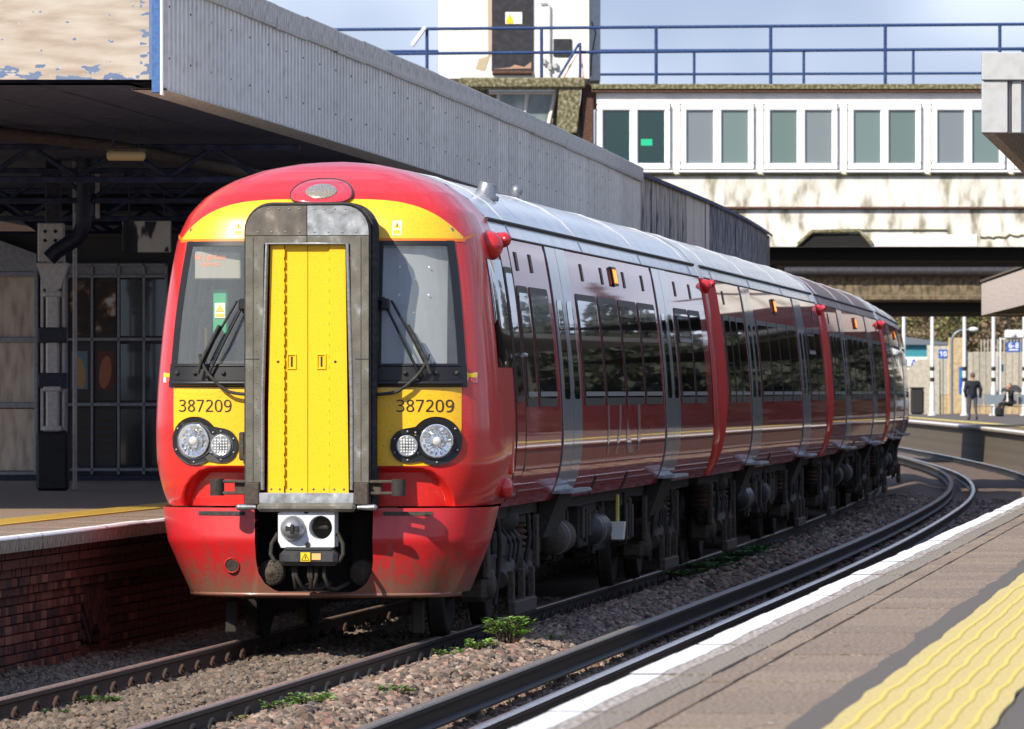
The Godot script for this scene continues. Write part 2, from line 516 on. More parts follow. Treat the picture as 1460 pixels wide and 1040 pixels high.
	M.rail_blue = mat(Color.WHITE, 0.5, 0.1, ntex(86, 0.03, [[0.0, c8(26, 48, 92)], [0.6, c8(36, 66, 116)], [0.82, c8(52, 82, 130)], [1.0, c8(176, 130, 116)]]), 1.0)
	M.pink_primer = mat(c8(226, 186, 176), 0.7)
	M.door_black = mat(Color.WHITE, 0.7, 0.0, mottled(c8(40, 40, 48), 0.15, 87, 0.02), 0.5)
	M.rust_brown = mat(Color.WHITE, 0.9, 0.0, mottled(c8(86, 58, 44), 0.3, 88, 0.04), 1.0)
	M.tan_concrete = mat(Color.WHITE, 0.9, 0.0, ntex(89, 0.02, [[0.0, c8(60, 54, 46)], [0.3, c8(92, 82, 66)], [0.6, c8(118, 104, 82)], [1.0, c8(134, 122, 100)]], 512, 5), Vector3(0.5, 0.3, 0.5))  # tan kept dark in place of the dim light on the far bridge
	M.pipe_dark = mat(Color.WHITE, 0.5, 0.1, mottled(c8(50, 50, 52), 0.15, 90, 0.03), 0.5)
	M.soffit_shade = mat(c8(22, 22, 22), 0.9)  # near-black that paints the shade under spans and in the drain hollow
	M.trim_grey = mat(Color.WHITE, 0.5, 0.05, mottled(c8(186, 188, 190), 0.06, 91, 0.02), 0.6)
	M.soffit_brown = mat(Color.WHITE, 0.85, 0.0, mottled(c8(88, 74, 58), 0.2, 92, 0.02), 0.6)
	M.pebbledash = mat(Color.WHITE, 0.95, 0.0, ntex(93, 0.16, [[0.0, c8(86, 76, 70)], [0.4, c8(168, 154, 144)], [0.6, c8(212, 200, 190)], [1.0, c8(238, 230, 222)]], 512, 2), 0.2, M.fine, 2.0)
	M.fence = []
	for k in 3: M.fence.append(mat(Color.WHITE, 0.9, 0.0, mottled([c8(182, 176, 162), c8(168, 163, 150), c8(192, 186, 174)][k], 0.12, 94 + k, 0.02), 0.4))
	M.fence_base = mat(Color.WHITE, 0.9, 0.0, mottled(c8(186, 166, 132), 0.15, 97, 0.02), 0.4)
	M.pole_white = mat(c8(222, 224, 226), 0.4)
	M.sign_blue = mat(c8(44, 92, 178), 0.5)
	M.teal = mat(c8(54, 134, 150), 0.5)
	M.seat_grey = mat(c8(122, 132, 138), 0.4, 0.4)


# ---------------------------------------------------------------- ground, tracks
func hump(off: float) -> float:
	# height of the stone bed across the line: low beside the rails, heaped between the tracks
	var h = -0.17
	h += 0.15 * exp(-pow((off - 1.52) / 0.42, 2.0))
	h += 0.04 * exp(-pow(off / 0.4, 2.0))
	return h

func ground_and_tracks():
	var g = MB.new()
	g.quad(Vector3(-1500, -0.42, 60), Vector3(1500, -0.42, 60), Vector3(1500, -0.42, -2500), Vector3(-1500, -0.42, -2500))
	setting("ground", g, M.earth, "bare earth reaching out beyond the station")
	# the bed of stones under both tracks
	var nz = FastNoiseLite.new()
	nz.seed = 3; nz.frequency = 0.9
	g = MB.new()
	var rows = []
	var uvs = []
	var offs = []
	for i in 62: offs.append(-2.2 + i * 0.125)
	for z in zs(20, 70, 0.25) + zs(71, 290, 1.5):
		var row = []
		var uv = []
		for o in offs:
			row.append(P(o, hump(o) + nz.get_noise_2d(o * 2.0, z) * 0.03, z))
			uv.append(Vector2(o, z))
		rows.append(row); uvs.append(uv)
	g.grid(rows, false, uvs)
	setting("ballast_bed", g, M.ballast, "packed bed of brown stones under the tracks")
	# loose stones
	var tones = [Color(0.30, 0.22, 0.17), Color(0.36, 0.25, 0.20), Color(0.25, 0.20, 0.16), Color(0.20, 0.17, 0.15), Color(0.42, 0.33, 0.27), Color(0.34, 0.21, 0.17), Color(0.12, 0.10, 0.09), Color(0.28, 0.24, 0.20), Color(0.46, 0.38, 0.32)]
	for kind in 3:
		var b = MB.new()
		var r2 = RandomNumberGenerator.new()
		r2.seed = 70 + kind
		# a broken lump: corners of a rough block pushed about, faces left flat
		var pts = []
		for k in 11:
			var y = 1.0 - 2.0 * (k + 0.5) / 11.0
			var a = k * 2.39996 + r2.randf_range(-0.25, 0.25)
			pts.append(Vector3(cos(a) * sqrt(1 - y * y), y * 0.8, sin(a) * sqrt(1 - y * y) * 0.85) * r2.randf_range(0.75, 1.2))
		hull(b, pts)
		var tf = []
		var cl = []
		var put = func(o, z, sc, up):
			var bs = Basis.from_euler(Vector3(rng.randf() * 0.9, rng.randf() * TAU, rng.randf() * 0.9)).scaled(Vector3(rng.randf_range(0.8, 1.3), rng.randf_range(0.65, 1.0), rng.randf_range(0.8, 1.2)) * sc)
			tf.append(Transform3D(bs, P(o, hump(o) + nz.get_noise_2d(o * 2.0, z) * 0.03 + up, z)))
			var c = tones[rng.randi() % tones.size()] * rng.randf_range(0.5, 1.35)
			if o < 0.6: c = c.lerp(Color(0.21, 0.18, 0.14) * rng.randf_range(0.4, 1.2), 0.6)
			cl.append(c)
		for i in 30000:
			var z = rng.randf_range(33, 62)
			var o = rng.randf_range(-2.1, 2.75)
			if absf(absf(o) - 0.75) < 0.09: continue
			put.call(o, z, rng.randf_range(0.015, 0.038), rng.randf_range(-0.008, 0.024))
		for i in 3000:
			put.call(rng.randf_range(0.85, 2.25), rng.randf_range(34, 60), rng.randf_range(0.03, 0.052), rng.randf_range(0.0, 0.03))
		for i in 4000:
			put.call(rng.randf_range(0.6, 4.2), rng.randf_range(62, 120), rng.randf_range(0.03, 0.06), rng.randf_range(-0.01, 0.02))
		var mm = MultiMesh.new()
		mm.transform_format = MultiMesh.TRANSFORM_3D
		mm.use_colors = true
		mm.mesh = b.mesh()
		mm.instance_count = tf.size()
		for i in tf.size():
			mm.set_instance_transform(i, tf[i])
			mm.set_instance_color(i, cl[i])
		var mi = MultiMeshInstance3D.new()
		mi.name = numbered("gravel")
		mi.multimesh = mm
		mi.material_override = M.stone
		add_child(mi)
		mi.set_meta("kind", "stuff")
		mi.set_meta("label", ["loose brown and pink track stones", "angular grey-brown track stones", "small dusty track stones"][kind])
		mi.set_meta("category", "gravel")
	# two tracks
	var clip = MB.new()
	var arc = []
	for i in 9:
		var a = PI * (0.05 + 0.9 * i / 8.0)
		arc.append(Vector3(0.02 + 0.012 * sin(a), 0.012 + 0.075 * sin(a), 0.085 * cos(a)))
	clip.tube(arc, 0.014, 6)
	clip.box(Vector3(0.02, 0.006, 0), Vector3(0.11, 0.022, 0.10), 0.006)
	var clip_mesh = clip.mesh()
	var sl = MB.new()
	sl.box(Vector3.ZERO, Vector3(2.5, 0.2, 0.26), 0.03)
	var sleeper_mesh = sl.mesh()
	for k in 2:
		var mid = 0.0 if k == 0 else 3.53
		var tr = setting("railway_track", null, null, ["brown dusty track under the red train" , "second track with a polished rail beside the paved platform"][k])
		var zl = zs(18, 80, 2.0) + zs(82, 300, 2.0)
		for s in [-1.0, 1.0]:
			var o = mid + s * 0.7525
			var top = M.rail_head if k == 0 else M.rail_shine
			rail(tr, o, 0.0, top, M.rail_rust if k == 0 and s < 0 else M.rail_dark, zl, 0.036)
		var z = 30.0
		var i = 0
		while z < 74.0:
			z += 0.68
			var x = part(tr, "sleeper", sleeper_mesh, M.sleeper)
			x.transform = frame(mid, -0.255 + rng.randf_range(-0.01, 0.015), z)
			if k == 0 and z > 34:
				for s in [-1.0, 1.0]:
					for e in ([1.0] if s < 0 else [1.0, -1.0]):
						if s > 0 and e < 0 and z > 50: continue
						var c = part(tr, "rail_clip", clip_mesh, M.rail_rust if s < 0 else M.rail_dark)
						c.transform = frame(mid + s * 0.7525 + e * 0.085, -0.15, z) * Transform3D(Basis.from_scale(Vector3(e, 1, 1)), Vector3.ZERO)
	# conductor rail on its insulators
	var cr = thing("conductor_rail", "dull brown conductor rail raised on insulators between the two tracks", "rail")
	rail(cr, 2.32, 0.08, M.rail_dull, M.rail_dark, zs(18, 80, 2.0) + zs(82, 300, 2.0), 0.045, 0.155)
	var pot = MB.new()
	pot.lathe(Vector3.ZERO, Vector3.UP, [Vector2(0, 0.0), Vector2(0.075, 0.0), Vector2(0.085, 0.05), Vector2(0.06, 0.07), Vector2(0.08, 0.1), Vector2(0.05, 0.13), Vector2(0, 0.13)], 12)
	pot.box(Vector3(0.14, 0.015, 0), Vector3(0.34, 0.09, 0.26), 0.015)
	var pm = pot.mesh()
	var zi = 34.6
	while zi < 90:
		var o = part(cr, "insulator", pm, M.sleeper)
		o.transform = frame(2.32, -0.205, zi)
		zi += 4.9

func hull(g: MB, pts):
	# faces of the convex hull by trying every triple of points
	var c = Vector3.ZERO
	for p in pts: c += p / pts.size()
	for i in pts.size():
		for j in range(i + 1, pts.size()):
			for k in range(j + 1, pts.size()):
				var nn = (pts[j] - pts[i]).cross(pts[k] - pts[i])
				var up = 0
				var dn = 0
				for m in pts.size():
					if m == i or m == j or m == k: continue
					if nn.dot(pts[m] - pts[i]) > 0: up += 1
					else: dn += 1
				if up == 0 or dn == 0: g.to(pts[i], pts[j], pts[k], c)

func rail(parent, off, top, head_mat, side_mat, zl, hw := 0.036, hh := 0.16):
	# flat-bottomed section: polished head over a thin web and a spread foot
	var b = top - hh
	var node = MB.new()
	var pr = [Vector2(hw, top - 0.012), Vector2(hw, top - 0.04), Vector2(0.012, top - 0.055), Vector2(0.012, b + 0.03), Vector2(0.07, b + 0.014), Vector2(0.07, b), Vector2(-0.07, b), Vector2(-0.07, b + 0.014), Vector2(-0.012, b + 0.03), Vector2(-0.012, top - 0.055), Vector2(-hw, top - 0.04), Vector2(-hw, top - 0.012)]
	var q = []
	for p in pr: q.append(p + Vector2(off, 0))
	sweep(node, q, zl)
	var r = part(parent, "rail", node, side_mat)
	var hd = MB.new()
	q = []
	for p in [Vector2(-hw, top - 0.012), Vector2(-hw * 0.78, top - 0.003), Vector2(-hw * 0.3, top), Vector2(hw * 0.3, top), Vector2(hw * 0.78, top - 0.003), Vector2(hw, top - 0.012)]: q.append(p + Vector2(off, 0))
	sweep(hd, q, zl)
	part(r, "rail_head", hd, head_mat)


# ---------------------------------------------------------------- the paved platform the view is taken from
func near_platform():
	var E = 5.02
	var pf = setting("platform", null, null, "paved platform with a white edge and a ribbed yellow strip")
	var zl = zs(10, 300, 2.5)
	# body below the paving, wall to the track
	var g = MB.new()
	sweep(g, [Vector2(E + 0.16, -0.42), Vector2(E + 0.16, PLAT - 0.09), Vector2(E + 14, PLAT - 0.09)], zs(10, 150, 2.5))
	part(pf, "platform_wall", g, M.drab)  # near stretch in a darker brown than the far wall
	g = MB.new()
	sweep(g, [Vector2(E + 0.16, -0.42), Vector2(E + 0.16, PLAT - 0.09), Vector2(E + 14, PLAT - 0.09)], zs(150, 300, 2.5))
	part(pf, "far_platform_wall", g, M.plat_wall)
	# edge stones: white nose, worn band, then two narrow courses
	var z = 15.0
	var k = 0
	while z < 62.0:
		var L = 0.9
		var stone = coping(E + rng.randf_range(-0.006, 0.006), z + 0.004, z + L - 0.004, rng.randf_range(-0.003, 0.003), false)
		part(pf, "coping_stone", stone[0], M.coping_face)
		var last = pf.get_child(pf.get_child_count() - 1)
		part(last, "white_line", stone[1], M.paint_white)
		part(last, "worn_paint", stone[2], M.paint_worn)
		z += L
	var far = coping(E, 62.0, 300.0, 0.0, true)
	var fs = part(pf, "far_coping", far[0], M.coping_face)
	part(fs, "white_line", far[1], M.paint_white)
	part(fs, "worn_paint", far[2], M.paint_worn)
	# slabs
	z = 15.0
	while z < 62.0:
		var L = rng.randf_range(0.55, 0.8)
		strip_slab(pf, "edge_slab", E + 0.342, E + 0.452, z + 0.004, z + L - 0.004, M.slab[rng.randi() % 4])
		z += L
	z = 15.0
	while z < 62.0:
		var L = 0.76
		strip_slab(pf, "paving_slab", E + 0.468, E + 0.93, z + 0.016, z + L - 0.016, M.slab[rng.randi() % 4])
		z += L
	g = MB.new()
	sweep(g, [Vector2(E + 0.335, PLAT), Vector2(E + 0.93, PLAT)], zs(62, 300, 2.0))
	part(pf, "far_paving", g, M.slab[0])
	# dark filler beside the tactile strip, with a wandering edge
	g = MB.new()
	var nz = FastNoiseLite.new()
	nz.seed = 8; nz.frequency = 0.35
	var rows = []
	for zz in zs(12, 300, 0.3):
		rows.append([P(E + 0.90 + nz.get_noise_1d(zz) * 0.05 , PLAT + 0.004, zz), P(E + 1.05, PLAT + 0.004, zz)])
	g.grid(rows)
	part(pf, "filler_strip", g, M.asphalt)
	# ribbed yellow strip, laid in short lengths that do not quite line up
	z = 14.0
	var a0 = E + 1.02
	var wv = FastNoiseLite.new()
	wv.seed = 31; wv.frequency = 0.55
	var wob = func(zz): return wv.get_noise_1d(zz) * 0.018 + 0.003 * sin(zz * 4.6)
	while z < 66.0:
		var L = 0.8
		var t = MB.new()
		var zq = zs(z, z + L - 0.0015, 0.1)
		var y = PLAT + 0.012
		var rws = []
		for zz in zq:
			var w = wob.call(zz)
			rws.append([P(a0 + w, PLAT, zz), P(a0 + w, y, zz), P(a0 + w + 0.53, y, zz), P(a0 + w + 0.53, PLAT, zz)])
		for k2 in 3:
			var two = []
			for r in rws: two.append([r[k2], r[k2 + 1]])
			t.grid(two)
		var tp = part(pf, "tactile_slab", t, M.tactile)
		for r in 6:
			var rb = MB.new()
			var rr = []
			for zz in zq:
				var c = a0 + wob.call(zz) + 0.075 + r * 0.078
				rr.append([P(c - 0.011, y, zz), P(c - 0.007, y + 0.006, zz), P(c + 0.007, y + 0.006, zz), P(c + 0.011, y, zz)])
			rb.grid(rr)
			part(tp, "rib", rb, M.tactile_rib)
		z += L
	# trodden gum and specks of paint
	g = MB.new()
	for i in 150:
		var q = P(E + rng.randf_range(0.36, 0.92), PLAT + 0.0035, rng.randf_range(18, 50))
		var r = rng.randf_range(0.006, 0.02)
		for k3 in 6:
			var a1 = TAU * k3 / 6; var a2 = TAU * (k3 + 1) / 6
			g.tri(q, q + Vector3(cos(a2) * r, 0, sin(a2) * r * 1.5), q + Vector3(cos(a1) * r, 0, sin(a1) * r * 1.5))
	part(pf, "gum_spots", g, M.paint_worn).set_meta("kind", "stuff")
	g = MB.new()
	sweep(g, [Vector2(a0, PLAT + 0.012), Vector2(a0 + 0.53, PLAT + 0.012)], zs(66, 300, 2.0))
	part(pf, "far_tactile_strip", g, M.tactile_rib)
	g = MB.new()
	sweep(g, [Vector2(a0 + 0.53, PLAT + 0.003), Vector2(E + 14, PLAT + 0.003)], zl)
	part(pf, "asphalt_surface", g, M.asphalt)

func strip_slab(parent, called, o0, o1, z0, z1, m):
	var g = MB.new()
	var y = PLAT + rng.randf_range(-0.002, 0.002)
	var d = 0.05
	var a = P(o0, y, z0); var b = P(o1, y, z0); var c = P(o1, y, z1); var e = P(o0, y, z1)
	g.quad(a, b, c, e)
	var dn = Vector3(0, -d, 0)
	g.quad(b, a, a + dn, b + dn); g.quad(c, b, b + dn, c + dn); g.quad(e, c, c + dn, e + dn); g.quad(a, e, e + dn, a + dn)
	part(parent, called, g, m)

# an edge stone from z0 to z1: its body, the white line along its nose and the worn paint behind
func coping(E, z0, z1, dy, rough) -> Array:
	var y = PLAT + dy
	var zl = zs(z0, z1, 0.3 if z1 - z0 < 2 else 2.0)
	var b = MB.new()
	var pr = [Vector2(E + 0.01, PLAT - 0.10), Vector2(E + 0.01, y - 0.012), Vector2(E + 0.02, y), Vector2(E + 0.325, y), Vector2(E + 0.325, PLAT - 0.10)]
	sweep(b, pr, zl)
	cap(b, pr, z0, -1); cap(b, pr, z1, 1)
	var w = MB.new()
	var rows = []
	var wob = FastNoiseLite.new()
	wob.seed = 4; wob.frequency = 1.2
	for z in zl:
		var e = 0.135 + wob.get_noise_1d(z * 3.0) * 0.012
		rows.append([P(E + 0.006, y - 0.04, z), P(E + 0.006, y - 0.012, z), P(E + 0.016, y + 0.003, z), P(E + e, y + 0.003, z)])
	w.grid(rows)
	var p = MB.new()
	rows = []
	for z in zl:
		var e = 0.138 + wob.get_noise_1d(z * 3.0) * 0.012
		rows.append([P(E + e, y + 0.0018, z), P(E + 0.205, y + 0.0018, z)])
	p.grid(rows)
	return [b, w, p]


# ---------------------------------------------------------------- the platform behind the train, on its brick wall
func far_side_platform():
	var E = -1.76
	var pf = setting("platform", null, null, "shaded platform on a sooty brick wall behind the train")
	var z = 40.0
	while z < 62.0:
		var L = 0.86
		var g = MB.new()
		var y = PLAT + rng.randf_range(-0.003, 0.003)
		var e = E + rng.randf_range(-0.008, 0.008)
		var pr = [Vector2(e, PLAT - 0.115), Vector2(e, y - 0.012), Vector2(e - 0.012, y), Vector2(e - 0.62, y), Vector2(e - 0.62, PLAT - 0.115)]
		sweep(g, pr, [z + 0.004, z + L - 0.004])
		cap(g, pr, z + 0.004, -1); cap(g, pr, z + L - 0.004, 1)
		var st = part(pf, "coping_stone", g, M.coping_face)
		var w = MB.new()
		sweep(w, [Vector2(e + 0.003, y - 0.02), Vector2(e + 0.003, y - 0.01), Vector2(e - 0.012, y + 0.003), Vector2(e - 0.10, y + 0.003)], [z + 0.004, z + L - 0.004])
		part(st, "white_line", w, M.paint_white)
		var tp = MB.new()
		sweep(tp, [Vector2(e - 0.10, y + 0.002), Vector2(e - 0.62, y + 0.002)], [z + 0.004, z + L - 0.004])
		part(st, "paved_top", tp, M.slab[rng.randi() % 4])
		z += L
	var g2 = MB.new()
	sweep(g2, [Vector2(E, 0.6), Vector2(E, PLAT), Vector2(E - 0.62, PLAT)], zs(62, 300, 2.0))
	sweep(g2, [Vector2(E, 0.6), Vector2(E, PLAT), Vector2(E - 0.62, PLAT)], zs(20, 40, 2.0))
	part(pf, "far_coping", g2, M.coping_face)
	# surface and tactile strip
	g2 = MB.new()
	sweep(g2, [Vector2(E - 0.62, PLAT), Vector2(E - 0.85, PLAT)], zs(20, 300, 2.0))
	part(pf, "paved_margin", g2, M.slab[1])
	g2 = MB.new()
	sweep(g2, [Vector2(E - 1.27, PLAT), Vector2(E - 16, PLAT)], zs(20, 300, 2.0))
	part(pf, "paved_surface", g2, M.slab[0])
	z = 42.0
	while z < 66.0:
		var t = MB.new()
		var zq = [z + 0.002, z + 0.798]
		sweep(t, [Vector2(E - 0.85, PLAT), Vector2(E - 0.85, PLAT + 0.012), Vector2(E - 1.27, PLAT + 0.012), Vector2(E - 1.27, PLAT)], zq)
		var tp = part(pf, "tactile_slab", t, M.tactile_rib)
		for r in 5:
			var rb = MB.new()
			var c = E - 0.91 - r * 0.075
			sweep(rb, [Vector2(c - 0.014, PLAT + 0.012), Vector2(c - 0.009, PLAT + 0.018), Vector2(c + 0.009, PLAT + 0.018), Vector2(c + 0.014, PLAT + 0.012)], zq)
			part(tp, "rib", rb, M.tactile_rib)
		z += 0.8
	# the brick wall: three corbel courses, then plain courses with an arched drain opening
	var wall = MB.new()
	sweep(wall, [Vector2(E - 0.40, -0.42), Vector2(E - 0.40, PLAT - 0.11)], zs(20, 300, 2.0))
	part(pf, "mortar_bed", wall, M.mortar)
	var shapes = []
	for v in 4:
		var b = MB.new()
		b.box(Vector3.ZERO, Vector3(0.11, 0.064, 0.215 + (v - 1.5) * 0.003), 0.006)
		shapes.append(b.mesh())
	var half = MB.new()
	half.box(Vector3.ZERO, Vector3(0.11, 0.064, 0.102), 0.006)
	var hm = half.mesh()
	var rest = MB.new()
	var made = 0
	var zc = 49.6
	var oc = -0.16
	for row in 14:
		var h = -0.20 + row * 0.0745
		var o = E - 0.345 + [0.0, 0.0, 0.0, 0.0, 0.0, 0.0, 0.0, 0.0, 0.0, 0.05, 0.10, 0.10, 0.16, 0.16][row]
		var header = row % 2 == 1
		var step = 0.1145 if header else 0.229
		var zz = 44.8 + (0.057 if header else 0.0)
		while zz < 58.0:
			var da = sqrt(pow((zz - zc) / 1.0, 2) + pow((h - oc) , 2))
			var inside = da < 0.30 and h > oc - 0.05 or (absf(zz - zc) < 0.3 and h <= oc)
			var ring = da >= 0.30 and da < 0.62 and h > oc
			if inside or ring:
				zz += step; continue
			var oo = o + rng.randf_range(-0.006, 0.006)
			var show = zz > 45.6 and zz < 51.6 and made < 286 and not (header and zz > 50.2)
			if show:
				var b = part(pf, "brick", hm if header else shapes[rng.randi() % 4], M.brick[rng.randi() % 6])
				b.transform = frame(oo, h, zz)
				made += 1
			else:
				rest.box(P(oo, h, zz), Vector3(0.11, 0.064, step - 0.012), 0.0, frame(oo, h, zz).basis)
			zz += step
	# two rings of bricks on edge round the opening
	for ring in 2:
		var r = 0.36 + ring * 0.2
		var n = 9 + ring * 5
		for i in n:
			var a = PI * (i + 0.5) / n
			var f = frame(E - 0.335, oc + sin(a) * r, zc - cos(a) * r)
			var b = part(pf, "arch_brick", shapes[i % 4], M.brick[[0, 1, 3, 1][i % 4]])
			b.transform = Transform3D(f.basis * Basis(Vector3.RIGHT, -(a if a < PI else 0.0)) * Basis(Vector3.RIGHT, 0.0), f.origin)
	if rest.v.size():
		var rs = part(pf, "far_bricks", rest, M.brick[1])
		rs.set_meta("kind", "stuff")


# ---------------------------------------------------------------- canopy behind the train, clad in ribbed sheets
# the valance of the old canopy: how far it stands from the track and how much it dips
func vo(z: float) -> float:
	return lerpf(-1.9, -1.55, (z - 52.0) / 70.0)

func vd(z: float) -> float:
	return lerpf(0.0, -0.29, clampf((z - 52.0) / 40.0, 0, 1))

func V(o: float, h: float, z: float) -> Vector3:
	return P(vo(z) + o, h + vd(z), z)

func vsweep(g: MB, prof, zl):
	for i in prof.size() - 1:
		var rows = []
		for z in zl: rows.append([V(prof[i].x, prof[i].y, z), V(prof[i + 1].x, prof[i + 1].y, z)])
		g.grid(rows)

func sheeted_canopy():
	var z0 = 51.75
	var z1 = 92.0
	var hb = 4.56
	var ht = 5.44
	var top = 5.66
	var cp = thing("platform_canopy", "long station canopy clad in grey ribbed sheets with a peeling end board", "canopy")
	var pitch = 0.2
	var per = 5
	var n = int((z1 - z0) / (pitch * per))
	var bolt = MB.new()
	bolt.lathe(Vector3.ZERO, Vector3(1, 0, 0.1), [Vector2(0.011, 0.012), Vector2(0.009, 0.02), Vector2(0, 0.022)], 6)
	var bolt_mesh = bolt.mesh()
	for i in n:
		var a = z0 + (z1 - z0) * i / n
		var b = z0 + (z1 - z0) * (i + 1) / n
		var g = MB.new()
		var st = (b - a) / per
		var lo = rng.randf_range(-0.006, 0.006)
		for k in per:
			var zz = a + k * st
			var cut = [[0.0, 0.0], [0.30, 0.0], [0.42, 0.045], [0.86, 0.045], [1.0, 0.0]]
			for c in 4:
				var za = zz + cut[c][0] * st
				var zb = zz + cut[c + 1][0] * st
				g.quad(V(cut[c][1] + lo, hb, za), V(cut[c + 1][1] + lo, hb, zb), V(cut[c + 1][1] + lo, ht + 0.05, zb), V(cut[c][1] + lo, ht + 0.05, za))
		var sh = part(cp, "fascia_sheet", g, M.sheets[rng.randi() % 3])
		if i < 36:
			for e in [hb + 0.26, ht - 0.18]:
				var bt = part(sh, "bolt", bolt_mesh, M.bolt)
				bt.position = V(0.034, e, a + st * 0.64)
	# lipped capping along the top
	for i in 22:
		var g = MB.new()
		var a = z0 - 0.05 + (z1 - z0 + 0.1) * i / 22.0 + 0.004
		var b = z0 - 0.05 + (z1 - z0 + 0.1) * (i + 1) / 22.0 - 0.004
		var dy = rng.randf_range(-0.006, 0.006)
		vsweep(g, [Vector2(-0.1, ht + dy), Vector2(0.075, ht + dy), Vector2(0.085, ht + 0.03 + dy), Vector2(0.085, top - 0.015 + dy), Vector2(0.07, top + dy), Vector2(-0.4, top + 0.01)], zs(a, b, 1.0))
		part(cp, "capping", g, M.capping)
	var bt = MB.new()
	vsweep(bt, [Vector2(0.05, hb - 0.015), Vector2(0.05, hb), Vector2(-0.25, hb), Vector2(-0.25, hb - 0.015), Vector2(0.05, hb - 0.015)], zs(z0, z1, 2.0))
	part(cp, "bottom_trim", bt, M.capping)
	# roof deck and boarded ceiling
	var g = MB.new()
	vsweep(g, [Vector2(-0.02, top - 0.06), Vector2(-8.4, 6.2)], zs(z0 + 0.06, 126, 4.0))
	part(cp, "roof_deck", g, M.canopy_dark)
	g = MB.new()
	vsweep(g, [Vector2(-0.1, hb + 0.05), Vector2(-8.3, hb + 0.05)], zs(z0 + 0.08, 124, 4.0))
	part(cp, "ceiling", g, M.canopy_dark)
	for k in 10:
		g = MB.new()
		vsweep(g, [Vector2(-0.27 - k * 0.77, hb + 0.03), Vector2(-0.27 - k * 0.77 - 0.755, hb + 0.03)], zs(z0 + 0.08, 124, 4.0))
		part(cp, "ceiling_board", g, M.canopy_dark)
	# end board facing the sun: bare weathered ply with flakes of old blue paint
	var eb = MB.new()
	var xr = tx(z0) - 1.9 - 0.075
	var xl = xr - 8.3
	var ys = hb + 0.075
	eb.box(Vector3((xl + xr) * 0.5, (ys + 6.45) * 0.5, -z0 - 0.03), Vector3(xr - xl, 6.45 - ys, 0.05))
	for i in eb.v.size(): eb.t[i] = Vector2((xr - eb.v[i].x) / 2.4, (6.45 - eb.v[i].y) / 2.4)
	var bm = StandardMaterial3D.new()
	bm.albedo_texture = peeling()
	bm.roughness = 0.85
	part(cp, "end_board", eb, bm)
	var cpst = MB.new()
	cpst.box(Vector3(xr + 0.035, (hb + 6.0) * 0.5 - 0.02, -z0 + 0.005), Vector3(0.07, 6.0 - hb + 0.04, 0.10), 0.006)
	part(cp, "corner_post", cpst, M.blue_paint)
	cpst = MB.new()
	cpst.box(Vector3(xr + 0.083, (hb + 6.0) * 0.5 - 0.03, -z0 - 0.03), Vector3(0.024, 6.0 - hb + 0.06, 0.20), 0.004)
	part(cp, "white_edging", cpst, M.white_paint)
	# steel under the ceiling
	for k in 8:
		var z = z0 + 8.5 + k * 5.4
		var b = MB.new()
		b.box(V(-3.7, hb - 0.10, z) , Vector3(7.0, 0.06, 0.12), 0.01)
		b.box(V(-3.7, hb - 0.42, z) , Vector3(7.0, 0.06, 0.12), 0.01)
		for j in 7:
			var x = -0.6 - j * 0.9
			b.tube([V(x, hb - 0.4, z), V(x - 0.45, hb - 0.1, z), V(x - 0.9, hb - 0.4, z)], 0.03, 5)
		part(cp, "roof_truss", b, M.canopy_dark)
	var db = MB.new()
	db.tube([Vector3(-5.6, 4.54, -58.0), Vector3(-3.9, 4.38, -59.5), Vector3(-2.3, 4.14, -62)], 0.06, 8)
	part(cp, "sloping_girder", db, M.girder)
	# weathered older stretch of valance
	var z2 = 129.4
	var ov = thing("old_valance", "weathered boarded valance streaked with old navy paint", "canopy")
	var nb = 44
	for i in nb:
		var a = z1 + 0.02 + (z2 - z1) * i / nb
		var b = z1 + 0.02 + (z2 - z1) * (i + 1) / nb
		var q = MB.new()
		var j = rng.randf_range(-0.010, 0.010)
		vsweep(q, [Vector2(-0.05 + j, hb - 0.02), Vector2(-0.02 + j, hb - 0.02), Vector2(-0.02 + j, top - 0.1), Vector2(-0.05 + j, top - 0.1)], [a, b - 0.006])
		part(ov, "board", q, M.kiosk_panel if (i >= 11 and i < 17) else (M.old_sheet if i < 11 else M.old_sheet_dark))
	var q2 = MB.new()
	vsweep(q2, [Vector2(-0.06, hb - 0.02), Vector2(-0.06, top - 0.1)], zs(z1, z2, 2.0))
	part(ov, "backing", q2, M.canopy_dark)
	q2 = MB.new()
	vsweep(q2, [Vector2(0.04, top - 0.12), Vector2(0.04, top - 0.06), Vector2(-0.5, top - 0.04)], zs(z1 + 0.02, z2, 2.0))
	part(ov, "capping", q2, M.canopy_dark)
	# strip light hung under the roof
	var lx = Vector3(-3.62, 4.20, -57.2)
	var lt = thing("strip_light", "unlit yellowed strip light under the dark canopy", "light", lx, 0.25)
	var b1 = MB.new()
	b1.box(Vector3(0, 0.055, 0), Vector3(0.36, 0.03, 0.12), 0.01)
	part(lt, "tray", b1, M.girder)
	b1 = MB.new()
	b1.tube([Vector3(-0.18, 0.0, 0), Vector3(-0.165, 0, 0), Vector3(0.165, 0, 0), Vector3(0.18, 0, 0)], [0.03, 0.05, 0.05, 0.03], 12)
	part(lt, "diffuser", b1, mat(c8(196, 178, 132), 0.4))
	for s in [-0.12, 0.12]:
		b1 = MB.new()
		b1.cyl(Vector3(s, 0.07, 0), Vector3(s, 0.36, 0), 0.008, -1, 6)
		part(lt, "hanger", b1, M.canopy_dark)

